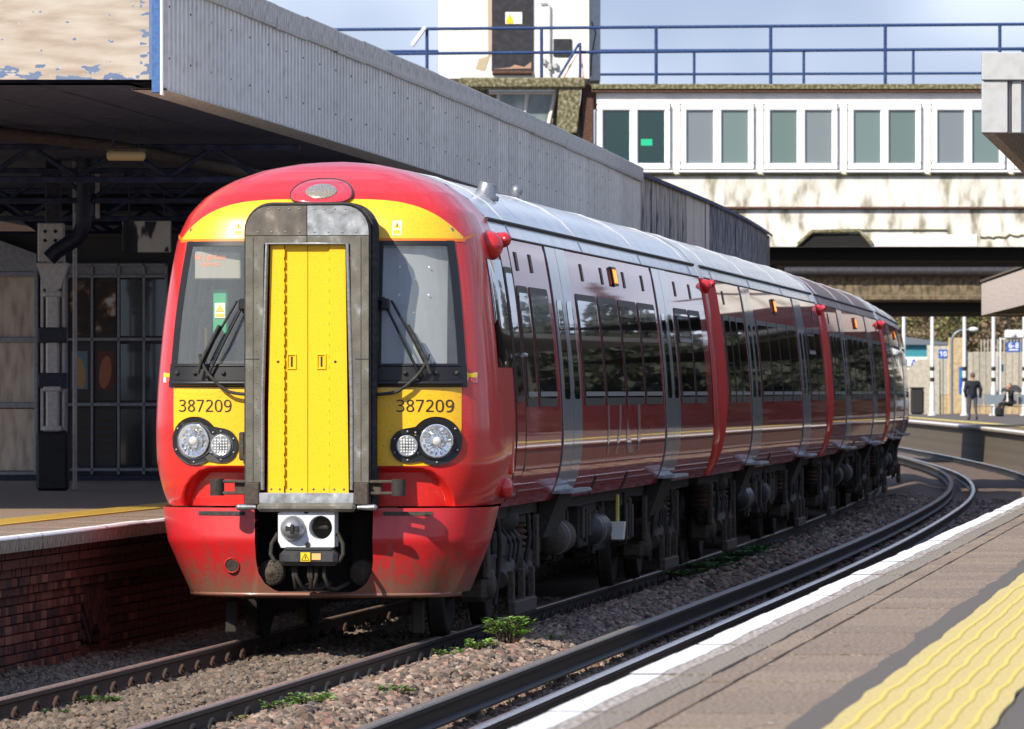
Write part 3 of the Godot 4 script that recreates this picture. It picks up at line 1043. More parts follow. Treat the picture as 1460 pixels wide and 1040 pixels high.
func peeling() -> ImageTexture:
	var S = 640
	var im = Image.create(S, S, false, Image.FORMAT_RGB8)
	var a = FastNoiseLite.new(); a.seed = 5; a.frequency = 0.012; a.fractal_octaves = 5
	var b = FastNoiseLite.new(); b.seed = 9; b.frequency = 0.016; b.fractal_octaves = 5
	var bare = c8(178, 168, 155)
	var dark = c8(150, 136, 121)
	var pale = c8(196, 190, 180)
	var blue = c8(96, 116, 148)
	for y in S:
		for x in S:
			var w = a.get_noise_2d(x * 0.5, y * 2.6) * 0.6
			var c = bare.lerp(dark, clampf(w * 1.6, 0, 1)).lerp(pale, clampf(-w * 1.8, 0, 1))
			var f = b.get_noise_2d(x * 1.0, y * 2.4)
			# metres from the right-hand edge and above the lower edge of the board
			var mx = x / float(S) * 2.4
			var my = (1.0 - y / float(S)) * 2.4 - 0.585
			var keep = 0.58
			if my < 0.13: keep = lerpf(-0.05, 0.32, clampf(my / 0.13, 0, 1)) + (0.12 if mx < 0.35 else 0.0)
			if mx < 0.10: keep = minf(keep, 0.16)
			if mx < 0.025: keep = -1.0
			if f > keep: c = blue.lerp(c8(120, 134, 158), clampf(w + 0.3, 0, 1))
			elif f > keep - 0.03: c = pale
			im.set_pixel(x, y, c)
	return ImageTexture.create_from_image(im)


# ---------------------------------------------------------------- kiosk, column and pipes under the canopy
func kiosk_and_column():
	var cz = 65.9
	var cx = -4.96
	var c = thing("canopy_column", "pale iron column with two navy bands on a black plinth", "column", Vector3(cx, PLAT, -cz))
	var g = MB.new()
	g.box(Vector3(0, 0.32, 0), Vector3(0.34, 0.64, 0.34), 0.03)
	part(c, "plinth", g, M.black_tar)
	g = MB.new()
	g.box(Vector3(0, 1.55, 0), Vector3(0.14, 1.85, 0.22), 0.02)
	g.box(Vector3(0.115, 1.7, 0.0), Vector3(0.03, 2.1, 0.12), 0.006)
	g.box(Vector3(-0.115, 1.7, 0.0), Vector3(0.03, 2.1, 0.12), 0.006)
	for y in [0.67, 1.1, 2.12]: g.box(Vector3(0, y, 0), Vector3(0.20, 0.06, 0.27), 0.015)
	part(c, "shaft", g, M.column_paint)
	for y in [1.19, 1.68]:
		g = MB.new()
		g.box(Vector3(0, y, 0), Vector3(0.30, 0.165, 0.25), 0.008)
		part(c, "navy_band", g, M.navy)
	g = MB.new()
	g.prism(PackedVector2Array([Vector2(-0.09, 2.18), Vector2(0.09, 2.18), Vector2(0.16, 2.42), Vector2(-0.16, 2.42)]), Transform3D(Basis.IDENTITY, Vector3(0, 0, -0.14)), 0.28)
	g.box(Vector3(0, 2.44, 0), Vector3(0.34, 0.04, 0.32), 0.01)
	part(c, "capital", g, M.column_paint)
	g = MB.new()
	g.box(Vector3(-0.02, 2.68, -0.02), Vector3(0.28, 0.42, 0.2), 0.01)
	var bp = part(c, "beam_shoe", g, M.column_paint)
	g = MB.new()
	for e in [[-0.08, 2.8], [0.03, 2.8], [-0.08, 2.7], [0.03, 2.7]]: g.lathe(Vector3(e[0], e[1], 0.08), Vector3.BACK, [Vector2(0.02, 0), Vector2(0.016, 0.014), Vector2(0, 0.018)], 8)
	part(bp, "bolts", g, M.bolt)
	g = MB.new()
	g.box(Vector3(0, 3.4, -0.05), Vector3(0.16, 1.1, 0.2), 0.01)
	part(c, "upper_shaft", g, M.navy)
	var pp = thing("drain_pipe", "dark cranked rainwater pipe beside the banded column", "pipe", Vector3(cx, PLAT, -cz + 0.3))
	g = MB.new()
	g.tube([Vector3(0.36, 4.1, 0), Vector3(0.36, 3.1, 0), Vector3(0.35, 2.86, 0), Vector3(0.28, 2.72, 0), Vector3(0.06, 2.58, 0), Vector3(-0.02, 2.5, 0)], 0.085, 12)
	part(pp, "pipe_run", g, M.navy)
	g = MB.new()
	g.cyl(Vector3(0.36, 3.0, 0), Vector3(0.36, 3.1, 0), 0.1, -1, 12)
	part(pp, "collar", g, M.navy)
	for x in [0.215, 0.46]:  # pale strips put in for the lit edges of posts
		var cd = thing("conduit", "pale strip painted as a lit post edge beside the dark rain pipe", "conduit", Vector3(cx + x, PLAT, -cz - 0.3), 0, "painted lit edges beside the rain pipe")
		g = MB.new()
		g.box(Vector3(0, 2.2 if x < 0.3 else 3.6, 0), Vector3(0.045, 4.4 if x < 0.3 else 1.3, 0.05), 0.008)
		part(cd, "lit_edge", g, M.column_paint)
	# kiosk wall facing the view
	var kz = 73.5
	var s = kz / 8700.0
	var X = func(u): return (u - 730.0) * s
	var Y = func(v): return EYE + (558.0 - v) * s
	var k = thing("station_kiosk", "grey framed kiosk with poster panels under the canopy", "kiosk")
	g = MB.new()
	g.box(Vector3(X.call(-20.0), Y.call(530.0), -kz - 0.32), Vector3(5.2, Y.call(372.0) - PLAT, 0.5))
	g.box(Vector3(X.call(-20.0), 2.4, -kz - 4.0), Vector3(5.0, 3.0, 7.0))
	part(k, "body", g, M.kiosk_dark)
	g = MB.new()
	for u in [95, 131, 169, 205, 237]: g.box(Vector3(X.call(u), Y.call(532.0), -kz), Vector3(0.032, Y.call(375.0) - Y.call(688.0), 0.06), 0.006)
	for v in [378, 394, 484, 577, 670]: g.box(Vector3(X.call(166.0), Y.call(v), -kz + 0.005), Vector3(1.24, 0.04, 0.05), 0.006)
	part(k, "frame", g, M.kiosk_frame)
	for i in 4:
		var u = [113.0, 150.0, 187.0, 221.0][i]
		g = MB.new()
		g.box(Vector3(X.call(u), Y.call(386.0), -kz - 0.02), Vector3(0.27, 0.10, 0.02))
		part(k, "header_panel", g, M.kiosk_frame)
		for j in 3:
			var v = [439.0, 531.0, 624.0][j]
			g = MB.new()
			g.box(Vector3(X.call(u), Y.call(v), -kz - 0.03), Vector3(0.26, 0.68, 0.02))
			var pn = part(k, "panel", g, M.kiosk_dark if i < 2 else M.dim_glass)
			if i < 2:
				var b = MB.new()
				var art = [mat(Color.WHITE, 0.5, 0.0, ntex(110 + i, 0.02, [[0.0, c8(28, 18, 14)], [0.5, c8(58, 36, 24)], [0.68, c8(120, 86, 52)], [0.8, c8(188, 176, 168)], [1.0, c8(220, 216, 214)]], 128), 1.2), mat([c8(190, 150, 106), c8(168, 104, 72)][i], 0.5), mat(c8(60, 42, 26), 0.5)][j]
				if j == 1:
					b.ball(Vector3(X.call(u), Y.call(v), -kz - 0.016), Vector3(0.075, 0.2, 0.003), Basis(Vector3.BACK, 0.12 * (1 - 2 * i)), 8, 14)
					var bk = MB.new()
					bk.box(Vector3(X.call(u), Y.call(v - 3.0), -kz - 0.0185), Vector3(0.19, 0.46, 0.004))
					part(pn, "poster_ground", bk, mat([c8(110, 140, 160), c8(96, 52, 34)][i], 0.5))
				elif j == 0:
					b.box(Vector3(X.call(u), Y.call(v), -kz - 0.017), Vector3(0.24, 0.64, 0.004))
				else:
					for q in 5: b.box(Vector3(X.call(u), Y.call(v) + 0.2 - q * 0.09, -kz - 0.017), Vector3(0.17 - 0.02 * (q % 2), 0.03, 0.004))
				part(pn, "poster", b, art)
	# boarded bays nearer the view
	g = MB.new()
	for v in [392, 485, 578, 676]: g.box(Vector3(X.call(-28.0), Y.call(v), -kz + 0.31), Vector3(1.42, 0.07, 0.06), 0.01)
	g.box(Vector3(X.call(54.0), Y.call(532.0), -kz + 0.3), Vector3(0.05, 2.6, 0.07), 0.01)
	g.box(Vector3(X.call(-60.0), Y.call(532.0), -kz + 0.3), Vector3(0.05, 2.6, 0.07), 0.01)
	part(k, "bay_frame", g, M.kiosk_frame)
	for v in [438.0, 531.0, 627.0]:
		g = MB.new()
		g.box(Vector3(X.call(-3.0), Y.call(v), -kz + 0.28), Vector3(0.96, 0.74, 0.03))
		part(k, "boarded_panel", g, M.kiosk_panel)
	g = MB.new()
	g.prism(PackedVector2Array([Vector2(-1.0, 0), Vector2(0.46, 0), Vector2(0.46, 0.22), Vector2(-1.0, 0.75)]), Transform3D(Basis.IDENTITY, Vector3(X.call(0.0), Y.call(389.0), -kz + 0.26)), 0.06)
	part(k, "gable", g, M.kiosk_frame)
	g = MB.new()
	g.box(Vector3(X.call(60.0), Y.call(682.0), -kz + 0.2), Vector3(3.4, 0.09, 0.3), 0.01)
	part(k, "kickboard", g, M.navy)
	# added building, put in to keep the gap behind the kiosk dark
	var sb = thing("added_building", "added dark brick building filling the gap behind the kiosk", "building")
	g = MB.new()
	g.box(Vector3(-8.4, 2.9, -91.0), Vector3(16.0, 4.2, 5.0))
	part(sb, "wall", g, M.brick[4])
	for i in 5:
		g = MB.new()
		g.box(Vector3(-14.0 + i * 2.7, 2.6, -88.46), Vector3(1.3, 1.5, 0.06), 0.01)
		part(sb, "window", g, M.dim_glass)
	# hanging sign board with its face worn off
	var hs = thing("hanging_sign", "hanging sign board with its white face half worn away", "sign", Vector3(X.call(222.0), Y.call(348.0), -70.0))
	g = MB.new()
	g.box(Vector3(0.1, 0, 0), Vector3(0.56, 0.36, 0.07), 0.01)
	part(hs, "panel", g, mat(Color.WHITE, 0.6, 0.0, ntex(115, 0.012, [[0.0, c8(20, 24, 34)], [0.42, c8(46, 54, 66)], [0.5, c8(210, 208, 196)], [1.0, c8(226, 224, 214)]], 128), Vector3(1.5, 0.6, 1.5)))
	for x in [-0.1, 0.3]:
		g = MB.new()
		g.cyl(Vector3(x, 0.18, 0), Vector3(x, 0.8, 0), 0.012, -1, 6)
		part(hs, "hanger", g, M.canopy_dark)


# ---------------------------------------------------------------- footbridge with its windows, roof rails and lift house
func footbridge():
	var Z = 130.0
	var s = Z / 8700.0
	var X = func(u): return (u - 730.0) * s
	var Y = func(v): return EYE + (558.0 - v) * s
	var fb = thing("footbridge", "white rendered station footbridge with paired windows and a railed roof", "bridge")
	var g = MB.new()
	var xl = X.call(850.0)
	var xr = X.call(1700.0)
	var W = xr - xl
	var mx = (xl + xr) * 0.5
	# wall below and between the windows
	var yb = Y.call(352.0)
	var ys = Y.call(243.0)
	var yt = Y.call(128.0)
	g.box(Vector3(mx, (yb + ys) * 0.5, -Z - 0.25), Vector3(W, ys - yb, 0.5))
	part(fb, "lower_wall", g, M.render_white)
	g = MB.new()
	var w0 = []
	for i in 7: w0.append([850.0 + i * 119.3, 957.0 + i * 119.3])
	g.box(Vector3(mx, (Y.call(148.0) + yt) * 0.5, -Z - 0.2), Vector3(W, yt - Y.call(148.0), 0.4))
	for i in 6:
		var a = X.call(w0[i][1]); var b = X.call(w0[i + 1][0])
		g.box(Vector3((a + b) * 0.5, (ys + Y.call(148.0)) * 0.5, -Z - 0.2), Vector3(b - a, Y.call(148.0) - ys, 0.4))
	part(fb, "window_wall", g, M.render_clean)
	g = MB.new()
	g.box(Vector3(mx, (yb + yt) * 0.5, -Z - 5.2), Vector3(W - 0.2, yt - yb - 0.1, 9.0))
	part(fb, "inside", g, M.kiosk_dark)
	for i in 7:
		var a = X.call(w0[i][0] + 1.0); var b = X.call(w0[i][1] - 1.0)
		var y0 = ys + 0.02; var y1 = Y.call(149.0)
		var f = MB.new()
		var t = 0.13
		var zz = -Z + 0.03
		f.box(Vector3((a + b) / 2, y0 + t / 2, zz), Vector3(b - a, t, 0.12), 0.02)
		f.box(Vector3((a + b) / 2, y1 - t / 2, zz), Vector3(b - a, t, 0.12), 0.02)
		for x in [a + t / 2, b - t / 2]: f.box(Vector3(x, (y0 + y1) / 2, zz), Vector3(t, y1 - y0 - 2 * t, 0.12), 0.02)
		f.box(Vector3((a + b) / 2, (y0 + y1) / 2, zz), Vector3(0.18, y1 - y0 - 2 * t, 0.12), 0.02)
		var wn = part(fb, "window", f, M.upvc)
		for e in [-1.0, 1.0]:
			var p = MB.new()
			var x = (a + b) / 2 + e * (b - a) * 0.235
			p.box(Vector3(x, (y0 + y1) / 2, zz - 0.02), Vector3((b - a) * 0.5 - t - 0.06, y1 - y0 - 2 * t + 0.02, 0.02))
			part(wn, "pane", p, M.bridge_glass_green if i == 0 else M.bridge_glass[(i * 2 + int(e > 0)) % 3])
		if i == 0:
			var sg = MB.new()
			sg.box(Vector3(X.call(922.0), Y.call(203.0), zz - 0.006), Vector3(0.24, 0.14, 0.01))
			var em = part(wn, "exit_sign", sg, mat(c8(36, 190, 140), 0.4))
		var sl = MB.new()
		sl.box(Vector3((a + b) / 2, ys - 0.03, -Z + 0.07), Vector3(b - a + 0.1, 0.06, 0.18), 0.02)
		part(wn, "sill", sl, M.render_clean)
	# ledges, string course, concrete spalls
	g = MB.new()
	g.box(Vector3(mx, ys - 0.10, -Z + 0.04), Vector3(W, 0.05, 0.1), 0.02)
	part(fb, "ledge", g, M.mossy)
	g = MB.new()
	g.box(Vector3(mx + 1.8, Y.call(297.0), -Z + 0.05), Vector3(W - 1.4, 0.06, 0.12), 0.02)
	part(fb, "string_course", g, M.rust_brown)
	g = MB.new()
	g.box(Vector3(X.call(1270.0), Y.call(328.0), -Z + 0.02), Vector3(2.4, 0.035, 0.05), 0.01)
	part(fb, "cable_run", g, M.mossy)
	g = MB.new()
	g.prism(PackedVector2Array([Vector2(-0.85, 0), Vector2(-0.55, 0.27), Vector2(0.5, 0.27), Vector2(0.75, 0.0)]), Transform3D(Basis.IDENTITY, Vector3(X.call(1192.0), yb + 0.002, -Z + 0.003)), 0.01)
	part(fb, "drain_recess", g, M.soffit_shade)
	g = MB.new()
	g.tube([Vector3(X.call(1138.0), yb + 0.05, -Z + 0.03), Vector3(X.call(1158.0), yb + 0.32, -Z + 0.05), Vector3(X.call(1225.0), yb + 0.34, -Z + 0.05), Vector3(X.call(1243.0), yb + 0.06, -Z + 0.03)], 0.05, 6)
	part(fb, "drain_hood", g, M.mossy)
	# a rough cement patch whose skin has come away
	g = MB.new()
	g.box(Vector3(X.call(1245.0 + 75), yb + 0.13, -Z + 0.008), Vector3(2.2, 0.26, 0.016), 0.004)
	part(fb, "cement_patch", g, M.render_clean)
	var cr = []
	for i in 14: cr.append(Vector3(X.call(1398.0 + i * 6), yb + 0.22 + rng.randf_range(-0.04, 0.05), -Z + 0.012))
	g = MB.new()
	g.tube(cr, 0.022, 5)
	part(fb, "crack_edge", g, M.mossy)
	# roof slab
	g = MB.new()
	g.box(Vector3(mx, Y.call(124.0), -Z - 4.6), Vector3(W + 0.2, 0.11, 9.6), 0.01)
	part(fb, "roof_slab", g, M.mossy)
	g = MB.new()
	g.box(Vector3(mx, Y.call(130.0), -Z + 0.08), Vector3(W + 0.2, 0.07, 0.16), 0.01)
	part(fb, "gutter", g, M.rust_brown)
	# deck soffit girder
	g = MB.new()
	g.box(Vector3(mx - 2.0, yb - 0.14, -Z - 4.0), Vector3(W + 3.8, 0.28, 6.8))
	part(fb, "soffit_girder", g, M.soffit_shade)
	# corner pier at the joint with the stair
	g = MB.new()
	g.box(Vector3(X.call(838.0), (Y.call(260.0) + Y.call(120.0)) / 2, -Z - 0.15), Vector3(0.26, Y.call(120.0) - Y.call(260.0), 0.5), 0.02)
	part(fb, "corner_pier", g, M.rust_brown)
	# low far end wall seen in the shade by the valance
	g = MB.new()
	g.box(Vector3(X.call(1123.0), Y.call(390.0), -Z - 6.0), Vector3(0.4, 1.0, 0.3))
	part(fb, "stub_wall", g, M.old_sheet_dark)
	# stair enclosure with sloping posts and dirty glass
	var se = thing("stair_enclosure", "mossy concrete stair head with slanting frame and dirty panes", "stair")
	g = MB.new()
	g.box(Vector3(X.call(745.0), Y.call(119.0), -Z + 0.1), Vector3((835 - 655) * s, 0.22, 0.5), 0.03)
	part(se, "lintel", g, M.mossy)
	g = MB.new()
	g.prism(PackedVector2Array([Vector2(X.call(793.0), Y.call(190.0)), Vector2(X.call(822.0), Y.call(190.0)), Vector2(X.call(830.0), Y.call(116.0)), Vector2(X.call(797.0), Y.call(126.0))]), Transform3D(Basis.IDENTITY, Vector3(0, 0, -Z - 0.05)), 0.32)
	part(se, "slanting_post", g, M.mossy)
	g = MB.new()
	g.box(Vector3(X.call(740.0), Y.call(180.0), -Z - 0.5), Vector3(2.6, 1.7, 0.3))
	part(se, "back_wall", g, M.mossy)
	var fr = MB.new()
	for e in [[697, 131, 792, 131], [792, 131, 780, 190], [752, 131, 746, 180], [712, 131, 708, 170]]: fr.tube([Vector3(X.call(e[0]), Y.call(e[1]), -Z - 0.22), Vector3(X.call(e[2]), Y.call(e[3]), -Z - 0.22)], 0.05, 4)
	var wf = part(se, "frame", fr, M.render_clean)
	for e in [[714, 750, 709, 745], [754, 788, 748, 778]]:
		var p = MB.new()
		p.quad(Vector3(X.call(e[2]), Y.call(188.0), -Z - 0.25), Vector3(X.call(e[3]), Y.call(188.0), -Z - 0.25), Vector3(X.call(e[1]), Y.call(133.0), -Z - 0.25), Vector3(X.call(e[0]), Y.call(133.0), -Z - 0.25))
		part(wf, "pane", p, coat(mat(Color.WHITE, 0.3, 0.0, ntex(118, 0.012, [[0.0, c8(70, 84, 84)], [0.5, c8(120, 136, 134)], [1.0, c8(176, 184, 180)]], 128), Vector3(0.8, 0.3, 0.8)), 0.8, 0.1))
	g = MB.new()
	g.quad(Vector3(X.call(822.0), Y.call(200.0), -Z - 0.1), Vector3(X.call(832.0), Y.call(200.0), -Z - 0.2), Vector3(X.call(832.0), Y.call(122.0), -Z - 0.2), Vector3(X.call(830.0), Y.call(122.0), -Z - 0.1))
	part(se, "side_panel", g, M.capping)
	# lift house on the roof
	var lh = thing("lift_house", "white lift machine house with a black door on the bridge roof", "building")
	var lz = Z + 1.2
	var ls = lz / 8700.0
	var LX = func(u): return (u - 730.0) * ls
	var LY = func(v): return EYE + (558.0 - v) * ls
	g = MB.new()
	g.box(Vector3(LX.call(732.5), (LY.call(-60.0) + LY.call(112.0)) / 2, -lz - 1.9), Vector3((840 - 625) * ls, LY.call(-60.0) - LY.call(112.0), 3.8))
	part(lh, "wall", g, M.render_clean)
	g = MB.new()
	g.box(Vector3(LX.call(732.5), LY.call(-62.0), -lz - 1.9), Vector3((850 - 615) * ls, 0.14, 4.1), 0.02)
	part(lh, "roof", g, M.capping)
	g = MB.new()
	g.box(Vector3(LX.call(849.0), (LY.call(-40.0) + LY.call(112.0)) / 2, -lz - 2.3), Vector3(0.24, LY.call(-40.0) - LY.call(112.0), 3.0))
	part(lh, "shaded_side", g, M.trim_grey)  # grey block paints the shaded side face of the lift house
	g = MB.new()
	g.box(Vector3(LX.call(730.5), (LY.call(-8.0) + LY.call(102.0)) / 2, -lz + 0.02), Vector3(59 * ls, 110 * ls, 0.06), 0.01)
	var dr = part(lh, "door", g, M.door_black)
	g = MB.new()
	g.box(Vector3(LX.call(732.5), LY.call(26.0), -lz + 0.055), Vector3(24 * ls, 17 * ls, 0.01), 0.004)
	var sg2 = part(dr, "warning_sign", g, M.white_print)
	g = MB.new()
	g.tube([Vector3(LX.call(702.0), LY.call(104.0), -lz + 0.04), Vector3(LX.call(759.0), LY.call(104.0), -lz + 0.04)], 0.05, 6)
	part(dr, "threshold", g, M.rust_brown)
	g = MB.new()
	g.prism(PackedVector2Array([Vector2(-0.5, 0), Vector2(0.35, 0.02), Vector2(0.36, 0.16), Vector2(0.2, 0.05), Vector2(0.0, 0.1), Vector2(-0.1, 0.04)]), Transform3D(Basis.IDENTITY, Vector3(LX.call(734.0), LY.call(99.0), -lz + 0.052)), 0.006)
	part(dr, "bare_patch", g, mat(c8(176, 142, 124), 0.9))
	g = MB.new()
	g.prism(PackedVector2Array([Vector2(-0.09, 0), Vector2(0.09, 0), Vector2(0, 0.16)]), Transform3D(Basis.IDENTITY, Vector3(LX.call(727.0), LY.call(31.0), -lz + 0.062)), 0.004)
	g.box(Vector3(LX.call(727.0), LY.call(32.5), -lz + 0.062), Vector3(0.14, 0.04, 0.004))
	part(dr, "warning_triangle", g, M.sign_yellow)
	g = MB.new()
	g.box(Vector3(LX.call(802.0), LY.call(68.0), -lz + 0.02), Vector3(26 * ls, 25 * ls, 0.05), 0.01)
	part(lh, "vent_grille", g, M.door_black)
	g = MB.new()
	g.tube([Vector3(LX.call(770.0), LY.call(5.0), -lz + 0.05), Vector3(LX.call(780.0), LY.call(4.0), -lz + 0.05), Vector3(LX.call(784.0), LY.call(9.0), -lz + 0.05), Vector3(LX.call(784.0), LY.call(108.0), -lz + 0.05)], 0.02, 6)
	part(lh, "conduit", g, M.trim_grey)
	g = MB.new()
	for e in [[776, 88], [784, 96], [792, 94]]: g.box(Vector3(LX.call(e[0]), LY.call(e[1]), -lz + 0.06), Vector3(0.09, 0.14, 0.08), 0.02)
	part(lh, "switch_box", g, M.trim_grey)
	g = MB.new()
	g.prism(PackedVector2Array([Vector2(-0.12, -0.1), Vector2(0.08, -0.14), Vector2(0.2, 0.2), Vector2(-0.05, 0.12)]), Transform3D(Basis.IDENTITY, Vector3(LX.call(686.0), LY.call(92.0), -lz + 0.003)), 0.004)
	g.prism(PackedVector2Array([Vector2(-0.03, -0.9), Vector2(0.03, -0.9), Vector2(0.03, 0.9), Vector2(-0.05, 0.7)]), Transform3D(Basis.IDENTITY, Vector3(LX.call(698.0), LY.call(20.0), -lz + 0.003)), 0.004)
	part(lh, "bare_plaster", g, mat(c8(186, 172, 146), 0.9))
	g = MB.new()
	g.tube([Vector3(LX.call(844.0), LY.call(28.0), -lz - 0.7), Vector3(LX.call(850.0), LY.call(44.0), -lz - 0.7), Vector3(LX.call(844.0), LY.call(80.0), -lz - 0.7), Vector3(LX.call(843.0), LY.call(106.0), -lz - 0.7)], 0.015, 5)
	part(lh, "cable", g, M.ink)
	# blue rails along both edges of the roof
	var fr2 = thing("roof_railing", "blue pipe railing with two rails along the bridge roof front", "railing")
	for v in [41.5, 76.5]:
		g = MB.new()
		g.tube([Vector3(X.call(440.0), Y.call(v + 1.5), -Z + 0.12), Vector3(X.call(1700.0), Y.call(v - 8.5), -Z + 0.12)], 0.034, 8)
		part(fr2, "rail", g, M.rail_blue)
	for i in 8:
		var u = 445.5 + i * 163.3
		g = MB.new()
		g.cyl(Vector3(X.call(u), Y.call(120.0), -Z + 0.12), Vector3(X.call(u), Y.call(42.0 - (u - 440.0) * 0.008), -Z + 0.12), 0.036, -1, 8)
		part(fr2, "post", g, M.rail_blue)
	var br2 = thing("rear_roof_railing", "lower set of blue rails along the bridge roof back", "railing")
	var Zb = Z + 9.0
	var bs = Zb / 8700.0
	for v in [72.5, 106.5]:
		g = MB.new()
		g.tube([Vector3((440 - 730) * bs, EYE + (558 - v - 1) * bs, -Zb), Vector3((1700 - 730) * bs, EYE + (558 - v + 3) * bs, -Zb)], 0.03, 8)
		part(br2, "rail", g, M.rail_blue)
	for i in 8:
		var u = 521.0 + i * 156.3
		g = MB.new()
		g.cyl(Vector3((u - 730) * bs, EYE + (558 - 122) * bs, -Zb), Vector3((u - 730) * bs, EYE + (558 - 72) * bs, -Zb), 0.032, -1, 8)
		part(br2, "post", g, M.rail_blue)
	# access ladder rails by the lift house
	var la = thing("ladder_rail", "blue and pink cranked handrail beside the lift house", "railing")
	g = MB.new()
	g.tube([Vector3(X.call(796.0), Y.call(112.0), -Z + 0.25), Vector3(X.call(825.0), Y.call(64.0), -Z + 0.25), Vector3(X.call(827.0), Y.call(62.0), -Z + 0.25), Vector3(X.call(827.0), Y.call(112.0), -Z + 0.25)], 0.032, 6)
	part(la, "blue_rail", g, M.rail_blue)
	g = MB.new()
	g.tube([Vector3(X.call(802.0), Y.call(112.0), -Z - 0.2), Vector3(X.call(829.0), Y.call(66.0), -Z - 0.2), Vector3(X.call(832.0), Y.call(120.0), -Z - 0.2)], 0.03, 6)
	part(la, "pink_rail", g, M.pink_primer)
	var fl = MB.new()
	fl.box(Vector3(X.call(597.0), Y.call(53.0), -Z + 0.2), Vector3(0.5, 0.09, 0.09), 0.02, Basis(Vector3.BACK, 0.95))
	single("floodlight", fl, M.pole_white, "slim white lamp tube fixed at a slant on the blue railing", "light")


# ---------------------------------------------------------------- bridge further down the line
func road_bridge():
	var Z = 180.0
	var s = Z / 8700.0
	var X = func(u): return (u - 730.0) * s
	var Y = func(v): return EYE + (558.0 - v) * s
	var rb = thing("road_bridge", "tan concrete bridge with a long dark pipe across its face", "bridge")
	var mx = X.call(1300.0)
	var g = MB.new()
	g.box(Vector3(mx, (Y.call(340.0) + Y.call(393.0)) / 2, -Z - 0.6), Vector3(22, Y.call(340.0) - Y.call(393.0), 1.0))
	part(rb, "parapet", g, M.tan_concrete)
	g = MB.new()
	g.box(Vector3(mx, Y.call(374.0), -Z + 0.0), Vector3(22, 0.10, 0.3), 0.03)
	part(rb, "ledge", g, M.soffit_brown)
	g = MB.new()
	g.box(Vector3(mx, (Y.call(393.0) + Y.call(431.0)) / 2, -Z - 0.4), Vector3(22, Y.call(393.0) - Y.call(431.0), 1.0), 0.03)
	part(rb, "main_beam", g, M.tan_concrete)
	g = MB.new()
	g.box(Vector3(mx, Y.call(425.0), -Z + 0.16), Vector3(22, 0.16, 0.16), 0.03)
	part(rb, "lower_flange", g, M.tan_concrete)
	g = MB.new()
	g.box(Vector3(mx, (Y.call(431.0) + Y.call(445.0)) / 2, -Z - 6.0), Vector3(22, Y.call(431.0) - Y.call(445.0), 11.6))
	part(rb, "soffit", g, M.soffit_shade)
	g = MB.new()
	g.cyl(Vector3(mx - 11, Y.call(388.0), -Z + 0.32), Vector3(mx + 11, Y.call(387.0), -Z + 0.32), 0.145, -1, 16)
	var pp = part(rb, "pipe", g, M.pipe_dark)
	for u in [1162, 1190, 1220, 1272, 1325, 1380, 1428]:
		g = MB.new()
		g.cyl(Vector3(X.call(u), Y.call(388.0), -Z + 0.32), Vector3(X.call(u) + 0.06, Y.call(388.0), -Z + 0.32), 0.16, -1, 16)
		part(pp, "pipe_collar", g, M.pipe_dark)
	# abutment on the far side of the train
	g = MB.new()
	g.box(Vector3(X.call(1300.0) - 12.5, 2.5, -Z - 6.0), Vector3(6, 7, 12))
	part(rb, "abutment", g, M.tan_concrete)


